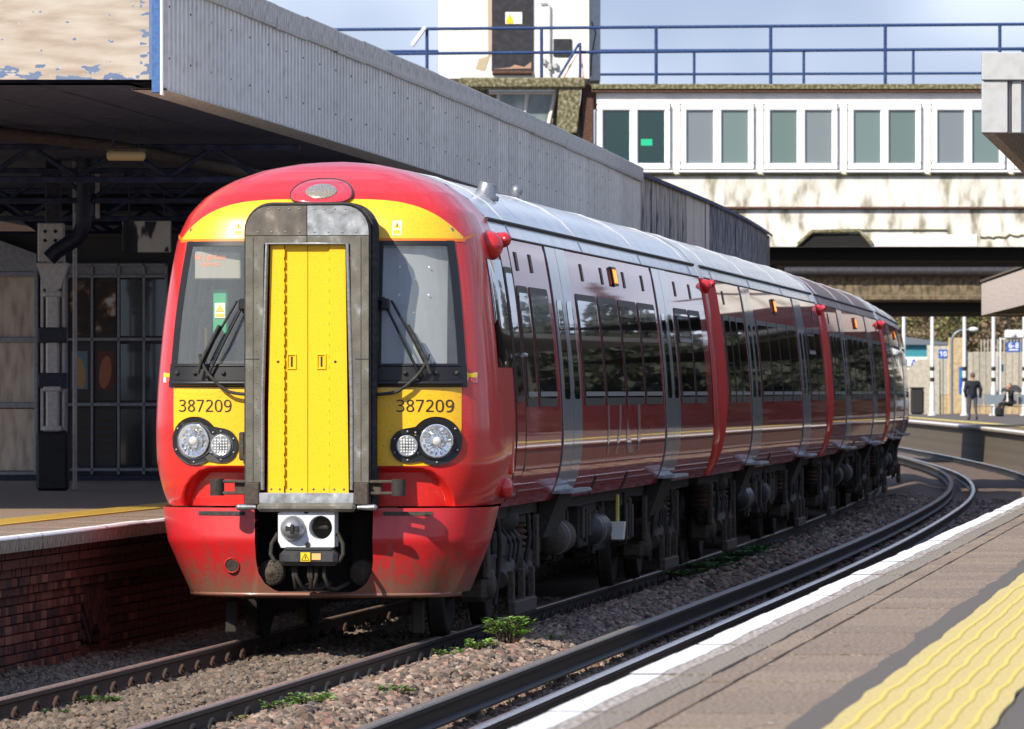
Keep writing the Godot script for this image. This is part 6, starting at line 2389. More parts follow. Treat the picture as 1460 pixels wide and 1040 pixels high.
	for e in [[[-0.03, -0.026], [0.03, -0.026]], [[0.03, -0.026], [0, 0.026]], [[0, 0.026], [-0.03, -0.026]], [[0.005, 0.01], [-0.005, -0.004]], [[-0.005, -0.004], [0.005, -0.004]], [[0.005, -0.004], [-0.003, -0.02]]]: q.tube([Vector3(e[0][0], 0.7 + e[0][1], 0.097), Vector3(e[1][0], 0.7 + e[1][1], 0.097)], 0.0028, 4)
	part(wl, "flash_symbol", q, M.ink)
	q = MB.new()
	q.box(Vector3(0.085, 0.703, 0.093), Vector3(0.07, 0.05, 0.006))
	part(eb, "orange_label", q, mat(c8(224, 178, 110), 0.5))
	for s in [-1.0, 1.0]:
		q = MB.new()
		q.tube([Vector3(s * 0.235 + 0.0, 0.88, -0.03), Vector3(s * 0.28, 0.80, 0.0), Vector3(s * 0.285, 0.72, 0.02), Vector3(s * 0.25, 0.66, 0.03)], 0.017, 6)
		part(eb, "lifting_arm", q, M.under)
		# perforated round buffer behind
		var b = Vector3(s * 0.365, 0.56, -0.50)
		q = MB.new()
		q.lathe(b, Vector3.BACK, [Vector2(0.105, -0.08), Vector2(0.105, 0.0), Vector2(0.095, 0.02), Vector2(0.05, 0.035), Vector2(0.02, 0.06), Vector2(0, 0.062)], 26)
		var hn = part(car, "horn", q, M.under2)
		q = MB.new()
		for e in [[0.085, 20], [0.062, 15]]:
			for k in e[1]:
				var a = TAU * k / e[1]
				q.lathe(b + Vector3(cos(a) * e[0], sin(a) * e[0], 0.022 if e[0] > 0.07 else 0.032), Vector3.BACK, [Vector2(0.006, 0.0), Vector2(0.006, 0.004), Vector2(0, 0.004)], 5)
		part(hn, "holes", q, M.ink)
	q = MB.new()
	for e in [[-0.12, -0.08], [-0.10, 0.0], [0.0, 0.06], [0.02, 0.02], [0.06, 0.03], [0.12, 0.2]]:
		q.tube([Vector3(e[0], 0.65, -0.04), Vector3(e[0] + 0.01, 0.55, -0.02), Vector3((e[0] + e[1]) * 0.5, 0.455, -0.06), Vector3(e[1], 0.44, -0.16), Vector3(e[1] + 0.05, 0.48, -0.5)], 0.016, 6)
	part(car, "brake_hoses", q, M.under)
	# life guard and gear under the nose
	q = MB.new()
	q.box(Vector3(0, 0.36, -1.0), Vector3(1.5, 0.05, 0.2), 0.02)
	for x in [-0.75, 0.75]: q.box(Vector3(x, 0.2, -0.9), Vector3(0.09, 0.26, 0.06), 0.01)
	part(car, "life_guard", q, M.under_dark)

func dirty_red() -> ImageTexture:
	# red paint with brown road grime thickening towards the rail in specks, runs and patches
	var W = 512
	var H = 160
	var im = Image.create(W, H, false, Image.FORMAT_RGB8)
	var a = FastNoiseLite.new(); a.seed = 15; a.frequency = 0.02; a.fractal_octaves = 5
	var b = FastNoiseLite.new(); b.seed = 16; b.frequency = 0.09; b.fractal_octaves = 4
	for y in H:
		var hh = 0.3 + 0.8 * (1.0 - float(y) / H)
		for x in W:
			var run = a.get_noise_2d(x * 3.0, y * 0.7)
			var speck = b.get_noise_2d(x, y)
			var g = (0.76 - hh) * 2.7 + run * 0.3 + speck * 0.35
			var c = c8(196, 28, 34).lerp(c8(160, 44, 38), clampf(run + 0.2, 0, 1) * 0.35)
			c = c.lerp(c8(116, 90, 72), clampf(g, 0.0, 0.93))
			if speck > 0.5 and run > 0.1: c = c.lerp(c8(84, 66, 54), 0.5)
			im.set_pixel(x, y, c)
	return ImageTexture.create_from_image(im)

func cab_inside(car):
	# what shows through the windscreens
	var g = MB.new()
	g.box(Vector3(0, 2.6, -2.2), Vector3(2.4, 1.3, 0.06))
	g.box(Vector3(0, 3.26, -1.45), Vector3(2.1, 0.04, 1.5))
	g.box(Vector3(0, 2.08, -1.45), Vector3(2.2, 0.04, 1.5))
	for s in [-1.0, 1.0]: g.box(Vector3(s * 0.44, 2.6, -1.3), Vector3(0.05, 1.2, 1.7))
	var inside = part(car, "cab_lining", g, mat(Color.WHITE, 0.8, 0.0, mottled(c8(104, 106, 106), 0.2, 122, 0.01), 0.8))
	g = MB.new()
	g.box(Vector3(-0.8, 2.16, -0.95), Vector3(0.7, 0.14, 0.5), 0.04)
	g.box(Vector3(0.8, 2.16, -0.95), Vector3(0.7, 0.14, 0.5), 0.04)
	part(car, "desk", g, M.kiosk_dark)
	# cupboards, second seat and cable runs on the guard's side
	g = MB.new()
	g.box(Vector3(-0.95, 2.5, -2.05), Vector3(0.42, 0.8, 0.2), 0.02)
	part(car, "cab_cupboard", g, M.under2)
	g = MB.new()
	g.box(Vector3(-0.66, 2.38, -1.55), Vector3(0.4, 0.5, 0.14), 0.05)
	g.box(Vector3(-0.66, 2.72, -1.55), Vector3(0.26, 0.18, 0.12), 0.04)
	part(car, "cab_seat", g, M.navy)
	g = MB.new()
	g.box(Vector3(-1.02, 2.74, -1.2), Vector3(0.14, 0.14, 0.1), 0.02)
	g.tube([Vector3(-1.05, 2.3, -1.1), Vector3(-1.04, 2.6, -1.15), Vector3(-1.0, 2.95, -1.1), Vector3(-0.9, 3.1, -0.9)], 0.012, 6)
	part(car, "cab_radio", g, M.kiosk_dark)
	# destination display behind the glass
	g = MB.new()
	g.box(Vector3(-0.815, 2.985, -0.66), Vector3(0.37, 0.22, 0.05), 0.01)
	var ds = part(car, "destination_display", g, mat(c8(150, 150, 138), 0.5))
	for e in [["Brighton", 3.05, 0.042], ["Express", 2.995, 0.03]]:
		var tm = TextMesh.new()
		var f = SystemFont.new()
		f.font_names = PackedStringArray(["Droid Sans Mono"])
		tm.font = f
		tm.text = e[0]
		tm.font_size = 32
		tm.pixel_size = 0.0016
		tm.depth = 0.002
		var t = part(ds, "display_text", tm, mat(c8(236, 128, 60), 0.4))
		t.material_override.emission_enabled = true
		t.material_override.emission = c8(240, 110, 40)
		t.material_override.emission_energy_multiplier = 0.5
		t.position = Vector3(-0.875, e[1], -0.632)
		t.scale = Vector3.ONE * (e[2] / 0.042)
	g = MB.new()
	g.box(Vector3(-0.80, 3.12, -0.7), Vector3(0.5, 0.07, 0.1), 0.01)
	part(car, "display_hood", g, M.kiosk_dark)
	# green emergency case with its notice
	g = MB.new()
	g.box(Vector3(-0.82, 2.62, -0.80), Vector3(0.115, 0.36, 0.06), 0.012)
	var gc = part(car, "emergency_case", g, mat(c8(26, 160, 104), 0.5))
	g = MB.new()
	g.box(Vector3(-0.82, 2.63, -0.765), Vector3(0.085, 0.12, 0.006))
	var nt = part(gc, "notice", g, M.white_print)
	g = MB.new()
	g.prism(PackedVector2Array([Vector2(-0.035, 0), Vector2(0.035, 0), Vector2(0, 0.06)]), Transform3D(Basis.IDENTITY, Vector3(-0.82, 2.622, -0.761)), 0.003)
	g.box(Vector3(-0.82, 2.592, -0.761), Vector3(0.07, 0.025, 0.003))
	part(nt, "triangle", g, M.sign_yellow)
	g = MB.new()
	g.lathe(Vector3(-0.82, 2.46, -0.765), Vector3.BACK, [Vector2(0.026, 0), Vector2(0.022, 0.012), Vector2(0, 0.014)], 12)
	part(gc, "button", g, M.ink)
	g = MB.new()
	g.cyl(Vector3(-0.985, 2.2, -1.05), Vector3(-0.985, 2.5, -1.05), 0.012)
	part(car, "yellow_grab_pole", g, M.sign_yellow)
	# roller blind drawn down on the driver's side
	g = MB.new()
	var rows = []
	for k in 5:
		var y = lerpf(2.2, 3.13, k / 4.0)
		rows.append([nose(0.5, y, -0.07), nose(0.7, y, -0.072), nose(0.85, y, -0.075), nose(1.07, y, -0.085)])
	g.grid(rows)
	var bl = part(car, "sun_blind", g, mat(Color.WHITE, 0.7, 0.0, mottled(c8(132, 138, 142), 0.06, 123, 0.01), 0.6))
	g = MB.new()
	for e in [[0.66, 2.98], [0.90, 2.98], [0.78, 2.88], [0.66, 2.76], [0.90, 2.76], [0.78, 2.62]]: g.lathe(nose(e[0], e[1], -0.066), Vector3.BACK, [Vector2(0.008, 0), Vector2(0, 0.003)], 8)
	part(bl, "eyelet", g, M.white_print)

func cab_side(car):
	# cab door with its slim window and rail, quarter-light, marker lamp, grab recess
	var g = MB.new()
	g = side_patch(2.02, 2.60, 1.09, 3.2, 0.005, 0.0)
	var dr = part(car, "cab_door", g, M.side_red)
	part(dr, "door_window", side_patch(2.10, 2.52, 1.95, 2.95, 0.012, 0.04), M.side_glass)
	part(dr, "window_frame", side_patch(2.06, 2.56, 1.90, 3.0, 0.009, 0.05), M.black_trim)
	var rl = MB.new()
	for d in [2.0, 2.62]:
		var pts = []
		for k in 9: pts.append(side_pt(d, lerpf(1.1, 3.2, k / 8.0), 0.004))
		rl.tube(pts, 0.007, 5)
	part(dr, "door_seal", rl, M.black_trim)
	var hb = MB.new()
	hb.tube([side_pt(2.3, 2.28, 0.05), side_pt(2.52, 2.28, 0.05)], 0.018, 8)
	part(dr, "door_handle", hb, M.steel)
	# quarter-light on the cab flank
	var q = MB.new()
	var rows = []
	for k in 9:
		var h = lerpf(2.18, 3.05, k / 8.0)
		var w = half_width(h)
		rows.append([nose(w * 0.9905, h, 0.006), nose(w * 0.996, h, 0.006), nose(w * 0.9992, h, 0.006), Vector3(w + 0.006, h, -1.95)])
	q.grid(rows)
	part(car, "quarter_light", q, M.side_glass)
	q = MB.new()
	var p = nose(half_width(1.2) * 0.997, 1.22, 0.0)
	q.lathe(Vector3(1.345, 1.215, -1.55), Vector3(1, 0, 0.35), [Vector2(0.082, -0.05), Vector2(0.085, 0.03), Vector2(0.07, 0.06), Vector2(0.0, 0.075)], 18)
	part(car, "side_marker", q, M.end_red)
	q = MB.new()
	q.box(Vector3(1.385, 1.5, -1.8), Vector3(0.03, 0.36, 0.12), 0.01)
	part(car, "grab_recess", q, M.red)


# ---------------------------------------------------------------- beyond the bridges
func lettering(parent, called, txt, at: Vector3, height, m, fname := "Droid Sans"):
	var tm = TextMesh.new()
	var f = SystemFont.new()
	f.font_names = PackedStringArray([fname])
	f.font_weight = 700
	tm.font = f
	tm.text = txt
	tm.font_size = 48
	tm.pixel_size = height / 36.0
	tm.depth = 0.01
	var o = part(parent, called, tm, m)
	o.position = at
	return o

func beyond():
	var at = func(u, v, Z): return Vector3((u - 730.0) * Z / 8700.0, EYE + (558.0 - v) * Z / 8700.0, -Z)
	# panelled concrete wall behind the platform
	var fz = 285.0
	var fn = thing("concrete_fence", "tall pale concrete panel fence behind the far platform", "fence")
	for i in 26:
		var u = 1322.0 + i * 9.4
		var a = at.call(u, 592.0, fz)
		var b = at.call(u + 9.0, 592.0, fz)
		var g = MB.new()
		var top = EYE + (558.0 - 493.0 - (9.0 if i > 4 else 0.0) + rng.randf_range(-0.6, 0.6)) * fz / 8700.0
		var mid = EYE + (558.0 - 563.0) * fz / 8700.0
		var j = rng.randf_range(-0.03, 0.03)
		g.box(Vector3((a.x + b.x) / 2, (top + mid) / 2, -fz + j), Vector3(b.x - a.x, top - mid, 0.08), 0.015)
		part(fn, "panel", g, M.fence[rng.randi() % 3])
		g = MB.new()
		g.box(Vector3((a.x + b.x) / 2, (mid + 0.6) / 2, -fz - 0.05 + j), Vector3(b.x - a.x, mid - 0.6, 0.12), 0.015)
		part(fn, "base_panel", g, M.fence_base)
		if i > 7:
			g = MB.new()
			for k in 2: g.box(Vector3(a.x + 0.1 + k * 0.15, top + 0.25, -fz - 0.3), Vector3(0.07, 0.7, 0.04), 0.01)
			part(fn, "paling", g, M.fence[1])
	var pg = MB.new()
	var pa = at.call(1366.0, 592.0, fz - 1.0)
	pg.box(Vector3(pa.x, (PLAT + EYE + (558 - 482) * fz / 8700.0) / 2, -fz + 0.1), Vector3(0.75, EYE + (558 - 482) * fz / 8700.0 - PLAT, 0.4), 0.03)
	part(fn, "gate_pier", pg, M.fence_base)
	# low end of the wall, stepping down behind the train
	var lw = MB.new()
	lw.prism(PackedVector2Array([Vector2(-0.9, 0), Vector2(0.9, 0), Vector2(0.9, 2.6), Vector2(-0.1, 2.6), Vector2(-0.9, 1.7)]), Transform3D(Basis.IDENTITY, at.call(1312.0, 592.0, fz)), 0.15)
	part(fn, "end_panel", lw, M.fence[0])
	# tall white posts with two dark bands
	for i in 5:
		var u = [1289.0, 1329.5, 1375.5, 1417.0, 1461.0][i]
		var Z = 268.0
		var b = at.call(u, 593.0, Z)
		b.y = PLAT
		var po = thing("lamp_post", "tall white post with two black bands on the far platform", "post", b, 0, "banded white posts on the far platform")
		var g = MB.new()
		g.cyl(Vector3(0, 0, 0), Vector3(0, 7.2, 0), 0.085, 0.07, 12)
		g.cyl(Vector3(0, 0, 0), Vector3(0, 1.25, 0), 0.115, -1, 12)
		g.cyl(Vector3(0, 0, 0), Vector3(0, 0.06, 0), 0.2, -1, 12)
		part(po, "shaft", g, M.pole_white)
		for h in [1.5, 1.98]:
			g = MB.new()
			g.cyl(Vector3(0, h, 0), Vector3(0, h + 0.17, 0), 0.1, -1, 12)
			part(po, "black_band", g, M.ink)
	# swan-neck lamp
	var lb = at.call(1357.5, 592.0, 282.0)
	lb.y = PLAT
	var sl = thing("street_lamp", "grey swan-neck lamp with a white head behind the fence", "lamp", lb)
	var g2 = MB.new()
	var pts = [Vector3(0, 0, 0), Vector3(0, 3.2, 0)]
	for k in 7:
		var a = PI * 0.5 * k / 6.0
		pts.append(Vector3(0.55 - 0.55 * cos(a), 3.35 + 0.55 * sin(a), 0))
	pts.append(Vector3(0.8, 3.92, 0))
	g2.tube(pts, 0.06, 8)
	part(sl, "pole", g2, M.seat_grey)
	g2 = MB.new()
	g2.ball(Vector3(1.0, 3.93, 0), Vector3(0.24, 0.11, 0.16))
	part(sl, "lamp_head", g2, M.pole_white)
	# signs
	var p10 = at.call(1345.0, 505.0, 280.0)
	var s10 = thing("platform_sign", "blue platform sign reading 10 above the fence", "sign", p10)
	g2 = MB.new()
	g2.box(Vector3.ZERO, Vector3(0.42, 0.42, 0.08), 0.01)
	part(s10, "board", g2, M.sign_blue)
	lettering(s10, "number", "10", Vector3(0, 0.0, 0.045), 0.24, M.white_print)
	g2 = MB.new()
	g2.cyl(Vector3(0, -0.2, -0.02), Vector3(0, -2.8, -0.02), 0.03)
	part(s10, "pole", g2, M.seat_grey)
	var p68 = at.call(1445.5, 495.0, 262.0)
	var s68 = thing("platform_sign", "blue platform sign reading 6-8 beneath a pale light box", "sign", p68)
	g2 = MB.new()
	g2.box(Vector3.ZERO, Vector3(0.6, 0.45, 0.08), 0.01)
	part(s68, "board", g2, M.sign_blue)
	lettering(s68, "number", "6-8", Vector3(0, 0.06, 0.045), 0.24, M.white_print)
	g2 = MB.new()
	g2.box(Vector3(0, -0.12, 0.043), Vector3(0.4, 0.05, 0.006))
	part(s68, "small_print", g2, M.white_print)
	g2 = MB.new()
	g2.box(Vector3(0.25, 0.55, -0.1), Vector3(1.25, 0.36, 0.4), 0.05)
	part(s68, "light_box", g2, M.pole_white)
	g2 = MB.new()
	for x in [-0.55, 0.75]: g2.cyl(Vector3(x, 0.4, -0.15), Vector3(x, -2.75, -0.15), 0.04)
	g2.box(Vector3(-0.2, 0.35, -0.15), Vector3(0.7, 0.05, 0.05), 0.01)
	part(s68, "frame", g2, M.pole_white)
	g2 = MB.new()
	for x in [0.0, 0.5]: g2.ball(Vector3(x, 0.5, 0.13), Vector3(0.11, 0.11, 0.08))
	part(s68, "lamp", g2, M.trim_grey)
	var small = at.call(1428.0, 525.0, 263.0)
	var ss = thing("notice_board", "small dark teal notice on a slim post", "sign", small)
	g2 = MB.new()
	g2.box(Vector3.ZERO, Vector3(0.2, 0.32, 0.05), 0.01)
	part(ss, "board", g2, mat(c8(30, 70, 86), 0.5))
	g2 = MB.new()
	g2.cyl(Vector3(-0.1, 0.5, -0.04), Vector3(-0.1, -2.1, -0.04), 0.035)
	part(ss, "post", g2, M.seat_grey)
	var nb = at.call(1371.0, 543.0, 280.0)
	var ns = thing("poster_board", "tall blue poster on the tan fence pier", "sign", nb)
	g2 = MB.new()
	g2.box(Vector3.ZERO, Vector3(0.22, 1.25, 0.05), 0.01)
	part(ns, "board", g2, M.sign_blue)
	g2 = MB.new()
	g2.box(Vector3(0, 0.3, 0.028), Vector3(0.16, 0.34, 0.006))
	part(ns, "print", g2, M.teal)
	# shed with its name board
	var bd = at.call(1300.0, 520.0, 330.0)
	var wh = thing("trackside_shed", "teal clad shed with a white board lettered LANE", "building", bd)
	g2 = MB.new()
	g2.box(Vector3(-1.6, -0.9, -3.0), Vector3(7.4, 4.0, 5.8))
	part(wh, "wall", g2, M.teal)
	g2 = MB.new()
	g2.prism(PackedVector2Array([Vector2(-5.5, 1.12), Vector2(2.2, 1.05), Vector2(2.2, 1.15), Vector2(-2.2, 1.75), Vector2(-5.5, 1.6)]), Transform3D(Basis.IDENTITY, Vector3(0, 0, -6)), 6.2)
	part(wh, "roof", g2, M.seat_grey)
	g2 = MB.new()
	g2.box(Vector3(-0.6, 0.05, 0.0), Vector3(4.3, 0.72, 0.1), 0.01)
	var nbd = part(wh, "name_board", g2, M.white_print)
	lettering(nbd, "lettering", "E LANE", Vector3(0.12, 0.05, 0.06), 0.44, M.sign_blue)
	# yellow shrub and dark bin by the wall
	shrub(at.call(1297.0, 533.0, 290.0), 0.45, Color(0.36, 0.33, 0.04), "yellow flowering shrub beside the far fence end", "shrub", 260, 0.07)
	var bn = at.call(1308.0, 592.0, 282.0)
	bn.y = PLAT
	var bb = thing("platform_bin", "dark dumpy cabinet against the low fence end", "cabinet", bn)
	g2 = MB.new()
	g2.box(Vector3(0, 0.6, 0), Vector3(0.62, 1.2, 0.4), 0.08)
	part(bb, "body", g2, M.kiosk_dark)
	g2 = MB.new()
	g2.box(Vector3(0, 1.22, 0), Vector3(0.66, 0.08, 0.44), 0.02)
	part(bb, "lid", g2, M.ink)
	# benches
	for u in [1403.0, 1452.0]:
		var q = at.call(u, 594.0, 258.0)
		q.y = PLAT
		var bn2 = thing("platform_bench", ["perforated grey metal bench behind the walking man", "perforated grey metal bench the seated man uses"][0 if u < 1420 else 1], "bench", q)
		var x0 = -0.25 if u < 1420 else -0.75
		for k in (2 if u < 1420 else 4):
			g2 = MB.new()
			g2.box(Vector3(x0 + k * 0.5, 0.44, 0), Vector3(0.45, 0.04, 0.42), 0.015)
			part(bn2, "seat", g2, M.seat_grey)
			g2 = MB.new()
			g2.box(Vector3(x0 + k * 0.5, 0.72, -0.24), Vector3(0.45, 0.42, 0.03), 0.012, Basis(Vector3.RIGHT, -0.2))
			part(bn2, "backrest", g2, M.seat_grey)
		g2 = MB.new()
		for x in [x0 - 0.1, x0 + (0.6 if u < 1420 else 1.6)]:
			g2.box(Vector3(x, 0.21, 0), Vector3(0.05, 0.42, 0.05), 0.01)
			g2.box(Vector3(x, 0.02, 0), Vector3(0.06, 0.04, 0.5), 0.01)
		part(bn2, "leg", g2, M.seat_grey)
	# wooded bank
	var hl = MB.new()
	var rows = []
	var nz = FastNoiseLite.new()
	nz.seed = 12; nz.frequency = 0.05
	for i in 18:
		var Z = 370.0 + i * 10.0
		var row = []
		for k in 40:
			var x = -60.0 + k * 5.0
			row.append(Vector3(x, -0.5 + clampf(i / 6.0, 0, 1) * 5.0 + maxf(0, i - 6) * 1.0 + nz.get_noise_2d(x, Z) * 1.6, -Z))
		rows.append(row)
	hl.grid(rows)
	setting("hill", hl, mat(Color.WHITE, 1.0, 0.0, ntex(131, 0.03, [[0.0, c8(44, 40, 28)], [0.5, c8(82, 72, 50)], [1.0, c8(100, 98, 60)]], 256), 0.15), "rough brown wooded bank beyond the station")
	var kinds = [["bare brown tree on the bank with thin upright limbs", Color(0.20, 0.145, 0.09)], ["olive leaved tree on the bank", Color(0.17, 0.17, 0.055)], ["dark green ivy covered tree on the bank", Color(0.075, 0.10, 0.035)]]
	for i in 26:
		var Z = 352.0 + (i % 5) * 9.0 + rng.randf_range(-2, 2)
		var u = 1262.0 + i * 9.2 + rng.randf_range(-4, 4)
		var p = Vector3((u - 730.0) * Z / 8700.0, 0.2, -Z)
		var k = [0, 1, 0, 2, 1, 0, 0, 1, 2][i % 9]
		tree(p, rng.randf_range(6.5, 9.0), kinds[k][1], kinds[k][0], 1500 if k else 900)
	# firs along the back of the paved platform, mirrored in the flank of the train
	for i in 46:
		var z = 66.0 + i * 5.2 + rng.randf_range(-1.5, 1.5)
		fir(P(16.5 + rng.randf_range(-0.8, 0.8), 0.3, z), rng.randf_range(6.6, 8.6))

func fir(p: Vector3, H: float):
	leaf_mat()
	var t = thing("fir_tree", "dark pointed fir in the row along the back of the paved platform", "tree", p, rng.randf() * TAU, "firs behind the paved platform")
	var g = MB.new()
	g.tube([Vector3.ZERO, Vector3(0, H, 0)], [0.14, 0.02], 6)
	part(t, "trunk", g, M.bark)
	var cr = MB.new()
	cr.col = Color.WHITE
	for k in 14:
		var f = k / 13.0
		leaf_cloud(cr, Vector3(0, H * (0.06 + 0.9 * f), 0), Vector3(lerpf(2.6, 0.25, f), H * 0.06, lerpf(2.6, 0.25, f)), int(lerpf(300, 30, f)), lerpf(0.5, 0.3, f), Color(0.012, 0.016, 0.008))
	part(t, "crown", cr, M.leaf)

func leaf_cloud(g: MB, ctr: Vector3, rad: Vector3, n: int, size: float, tint: Color):
	for i in n:
		var d = Vector3(rng.randfn(), rng.randfn(), rng.randfn()).normalized() * pow(rng.randf(), 0.45)
		var p = ctr + d * rad
		var b = Basis.from_euler(Vector3(rng.randf() * TAU, rng.randf() * TAU, rng.randf() * TAU)).scaled(Vector3.ONE * size * rng.randf_range(0.6, 1.3))
		g.col = tint * rng.randf_range(0.65, 1.4)
		g.col.a = 1.0
		g.quad(p + b * Vector3(-0.5, 0, 0), p + b * Vector3(0, 0.12, -0.42), p + b * Vector3(0.5, 0, 0), p + b * Vector3(0, 0.12, 0.42))

func leaf_mat():
	if not M.has("leaf"):
		M.leaf = mat(Color.WHITE, 0.7)
		M.leaf.vertex_color_use_as_albedo = true
		M.leaf.backlight_enabled = true
		M.leaf.backlight = Color(0.4, 0.45, 0.2)
		M.bark = mat(Color.WHITE, 0.95, 0.0, mottled(c8(84, 70, 54), 0.3, 132, 0.04), 0.8)
	return M.leaf

func tree(p: Vector3, H: float, tint: Color, label: String, n: int):
	leaf_mat()
	var t = thing("tree", label, "tree", p, 0, "trees " + ("on the wooded bank" if p.z < -340 else "beyond the paved platform"))
	var g = MB.new()
	var tips = []
	g.tube([Vector3.ZERO, Vector3(rng.randf_range(-0.2, 0.2), H * 0.35, 0), Vector3(rng.randf_range(-0.4, 0.4), H * 0.75, 0.1), Vector3(rng.randf_range(-0.5, 0.5), H * 0.97, 0)], [0.16, 0.12, 0.06, 0.015], 6)
	for k in 9:
		var a = rng.randf() * TAU
		var h = H * rng.randf_range(0.2, 0.75)
		var r = H * rng.randf_range(0.12, 0.24)
		var e = Vector3(cos(a) * r, h + H * rng.randf_range(0.12, 0.3), sin(a) * r)
		g.tube([Vector3(0, h, 0), Vector3(cos(a) * r * 0.5, h + H * 0.08, sin(a) * r * 0.5), e], [0.07, 0.045, 0.012], 5)
		tips.append(e)
		for j in 2:
			var a2 = a + rng.randf_range(-0.8, 0.8)
			var e2 = e * 0.7 + Vector3(cos(a2) * r * 0.6, H * 0.14, sin(a2) * r * 0.6) + Vector3(0, h * 0.2, 0)
			g.tube([Vector3(cos(a) * r * 0.5, h + H * 0.08, sin(a) * r * 0.5), e2], [0.03, 0.01], 4)
			tips.append(e2)
	part(t, "trunk", g, M.bark)
	var cr = MB.new()
	cr.col = Color.WHITE
	for e in tips: leaf_cloud(cr, e, Vector3.ONE * H * rng.randf_range(0.07, 0.13), n / tips.size(), 0.22, tint)
	part(t, "crown", cr, M.leaf)

func shrub(p, r, tint, label, cat, n, size):
	leaf_mat()
	var t = thing("shrub", label, cat, p - Vector3(0, r, 0))
	var g = MB.new()
	for k in 5: g.tube([Vector3(0, -0.6, 0), Vector3(rng.randf_range(-r, r) * 0.6, r, rng.randf_range(-r, r) * 0.6)], [0.02, 0.008], 4)
	part(t, "stem", g, M.bark)
	g = MB.new()
	g.col = Color.WHITE
	leaf_cloud(g, Vector3(0, r, 0), Vector3(r, r * 1.1, r), n, size, tint)
	part(t, "foliage", g, M.leaf)


# ---------------------------------------------------------------- weeds between the rails
func weed(off, z, spread, tall, n, tint, label, size := 0.04):
	leaf_mat()
	var w = thing("weed", label, "plant", P(off, hump(off) + 0.0, z))
	var st = MB.new()
	var lf = MB.new()
	lf.col = Color.WHITE
	for i in n:
		var a = rng.randf() * TAU
		var r = spread * sqrt(rng.randf())
		var tip = Vector3(cos(a) * r, tall * rng.randf_range(0.45, 1.0), sin(a) * r)
		st.tube([Vector3(tip.x * 0.25, -0.02, tip.z * 0.25), Vector3(tip.x * 0.6, tip.y * 0.75, tip.z * 0.6), tip], [0.003, 0.0025, 0.002], 4)
		for j in 7:
			var b = a + rng.randf_range(-1.6, 1.6)
			var p = tip.lerp(Vector3(tip.x * 0.6, tip.y * 0.75, tip.z * 0.6), j / 9.0)
			var L = size * rng.randf_range(0.7, 1.3)
			var d = Vector3(cos(b), rng.randf_range(-0.15, 0.4), sin(b)).normalized() * L
			var s = d.cross(Vector3.UP).normalized() * L * 0.33
			lf.col = tint * rng.randf_range(0.7, 1.35)
			lf.col.a = 1.0
			lf.quad(p, p + d * 0.5 + s + Vector3(0, 0.004, 0), p + d, p + d * 0.5 - s + Vector3(0, 0.004, 0))
	part(w, "stem", st, M.bark)
	part(w, "leaves", lf, M.leaf)

func plants():
	var G = Color(0.15, 0.27, 0.05)
	weed(1.52, 47.9, 0.20, 0.24, 70, G * 1.2, "bright leafy weed, the tallest between the rails", 0.05)
	weed(1.42, 46.7, 0.17, 0.12, 40, G * 1.2, "low green weed in front of the tallest leafy one", 0.042)
	weed(1.3, 46.2, 0.13, 0.09, 24, G * 1.1, "small sprig of weed by the dark rail side", 0.036)
	weed(1.68, 49.3, 0.14, 0.06, 26, G * 1.1, "flat green sprig on the stone heap beside the conductor rail", 0.03)
	weed(1.38, 38.9, 0.17, 0.10, 44, G * 1.2, "ragged weed at the foot of the stone heap", 0.034)
	weed(1.10, 39.7, 0.18, 0.09, 40, G * 1.1, "thin weed with yellowing leaves beside the rail", 0.034)
	weed(1.67, 40.6, 0.13, 0.07, 30, G * 1.2, "small pale weed among pink stones", 0.03)
	weed(1.05, 38.6, 0.12, 0.06, 22, Color(0.2, 0.2, 0.05), "straw coloured weed near the foot of the heap", 0.03)
	weed(-0.5, 41.6, 0.16, 0.08, 40, G * 0.7, "dull green weed by the rail clips", 0.032)
	weed(-0.55, 40.4, 0.1, 0.05, 16, G * 0.7, "tiny weed tucked under the rusty rail", 0.03)
	for i in 7:
		weed(1.15 + 0.10 * sin(i * 2.1), 68.0 + i * 1.7, 0.4, 0.10, 60, Color(0.07, 0.17, 0.04), "low green weed patch growing in the shade of the train", 0.06)
		get_child(get_child_count() - 1).set_meta("group", "weed patches along the shaded stones")


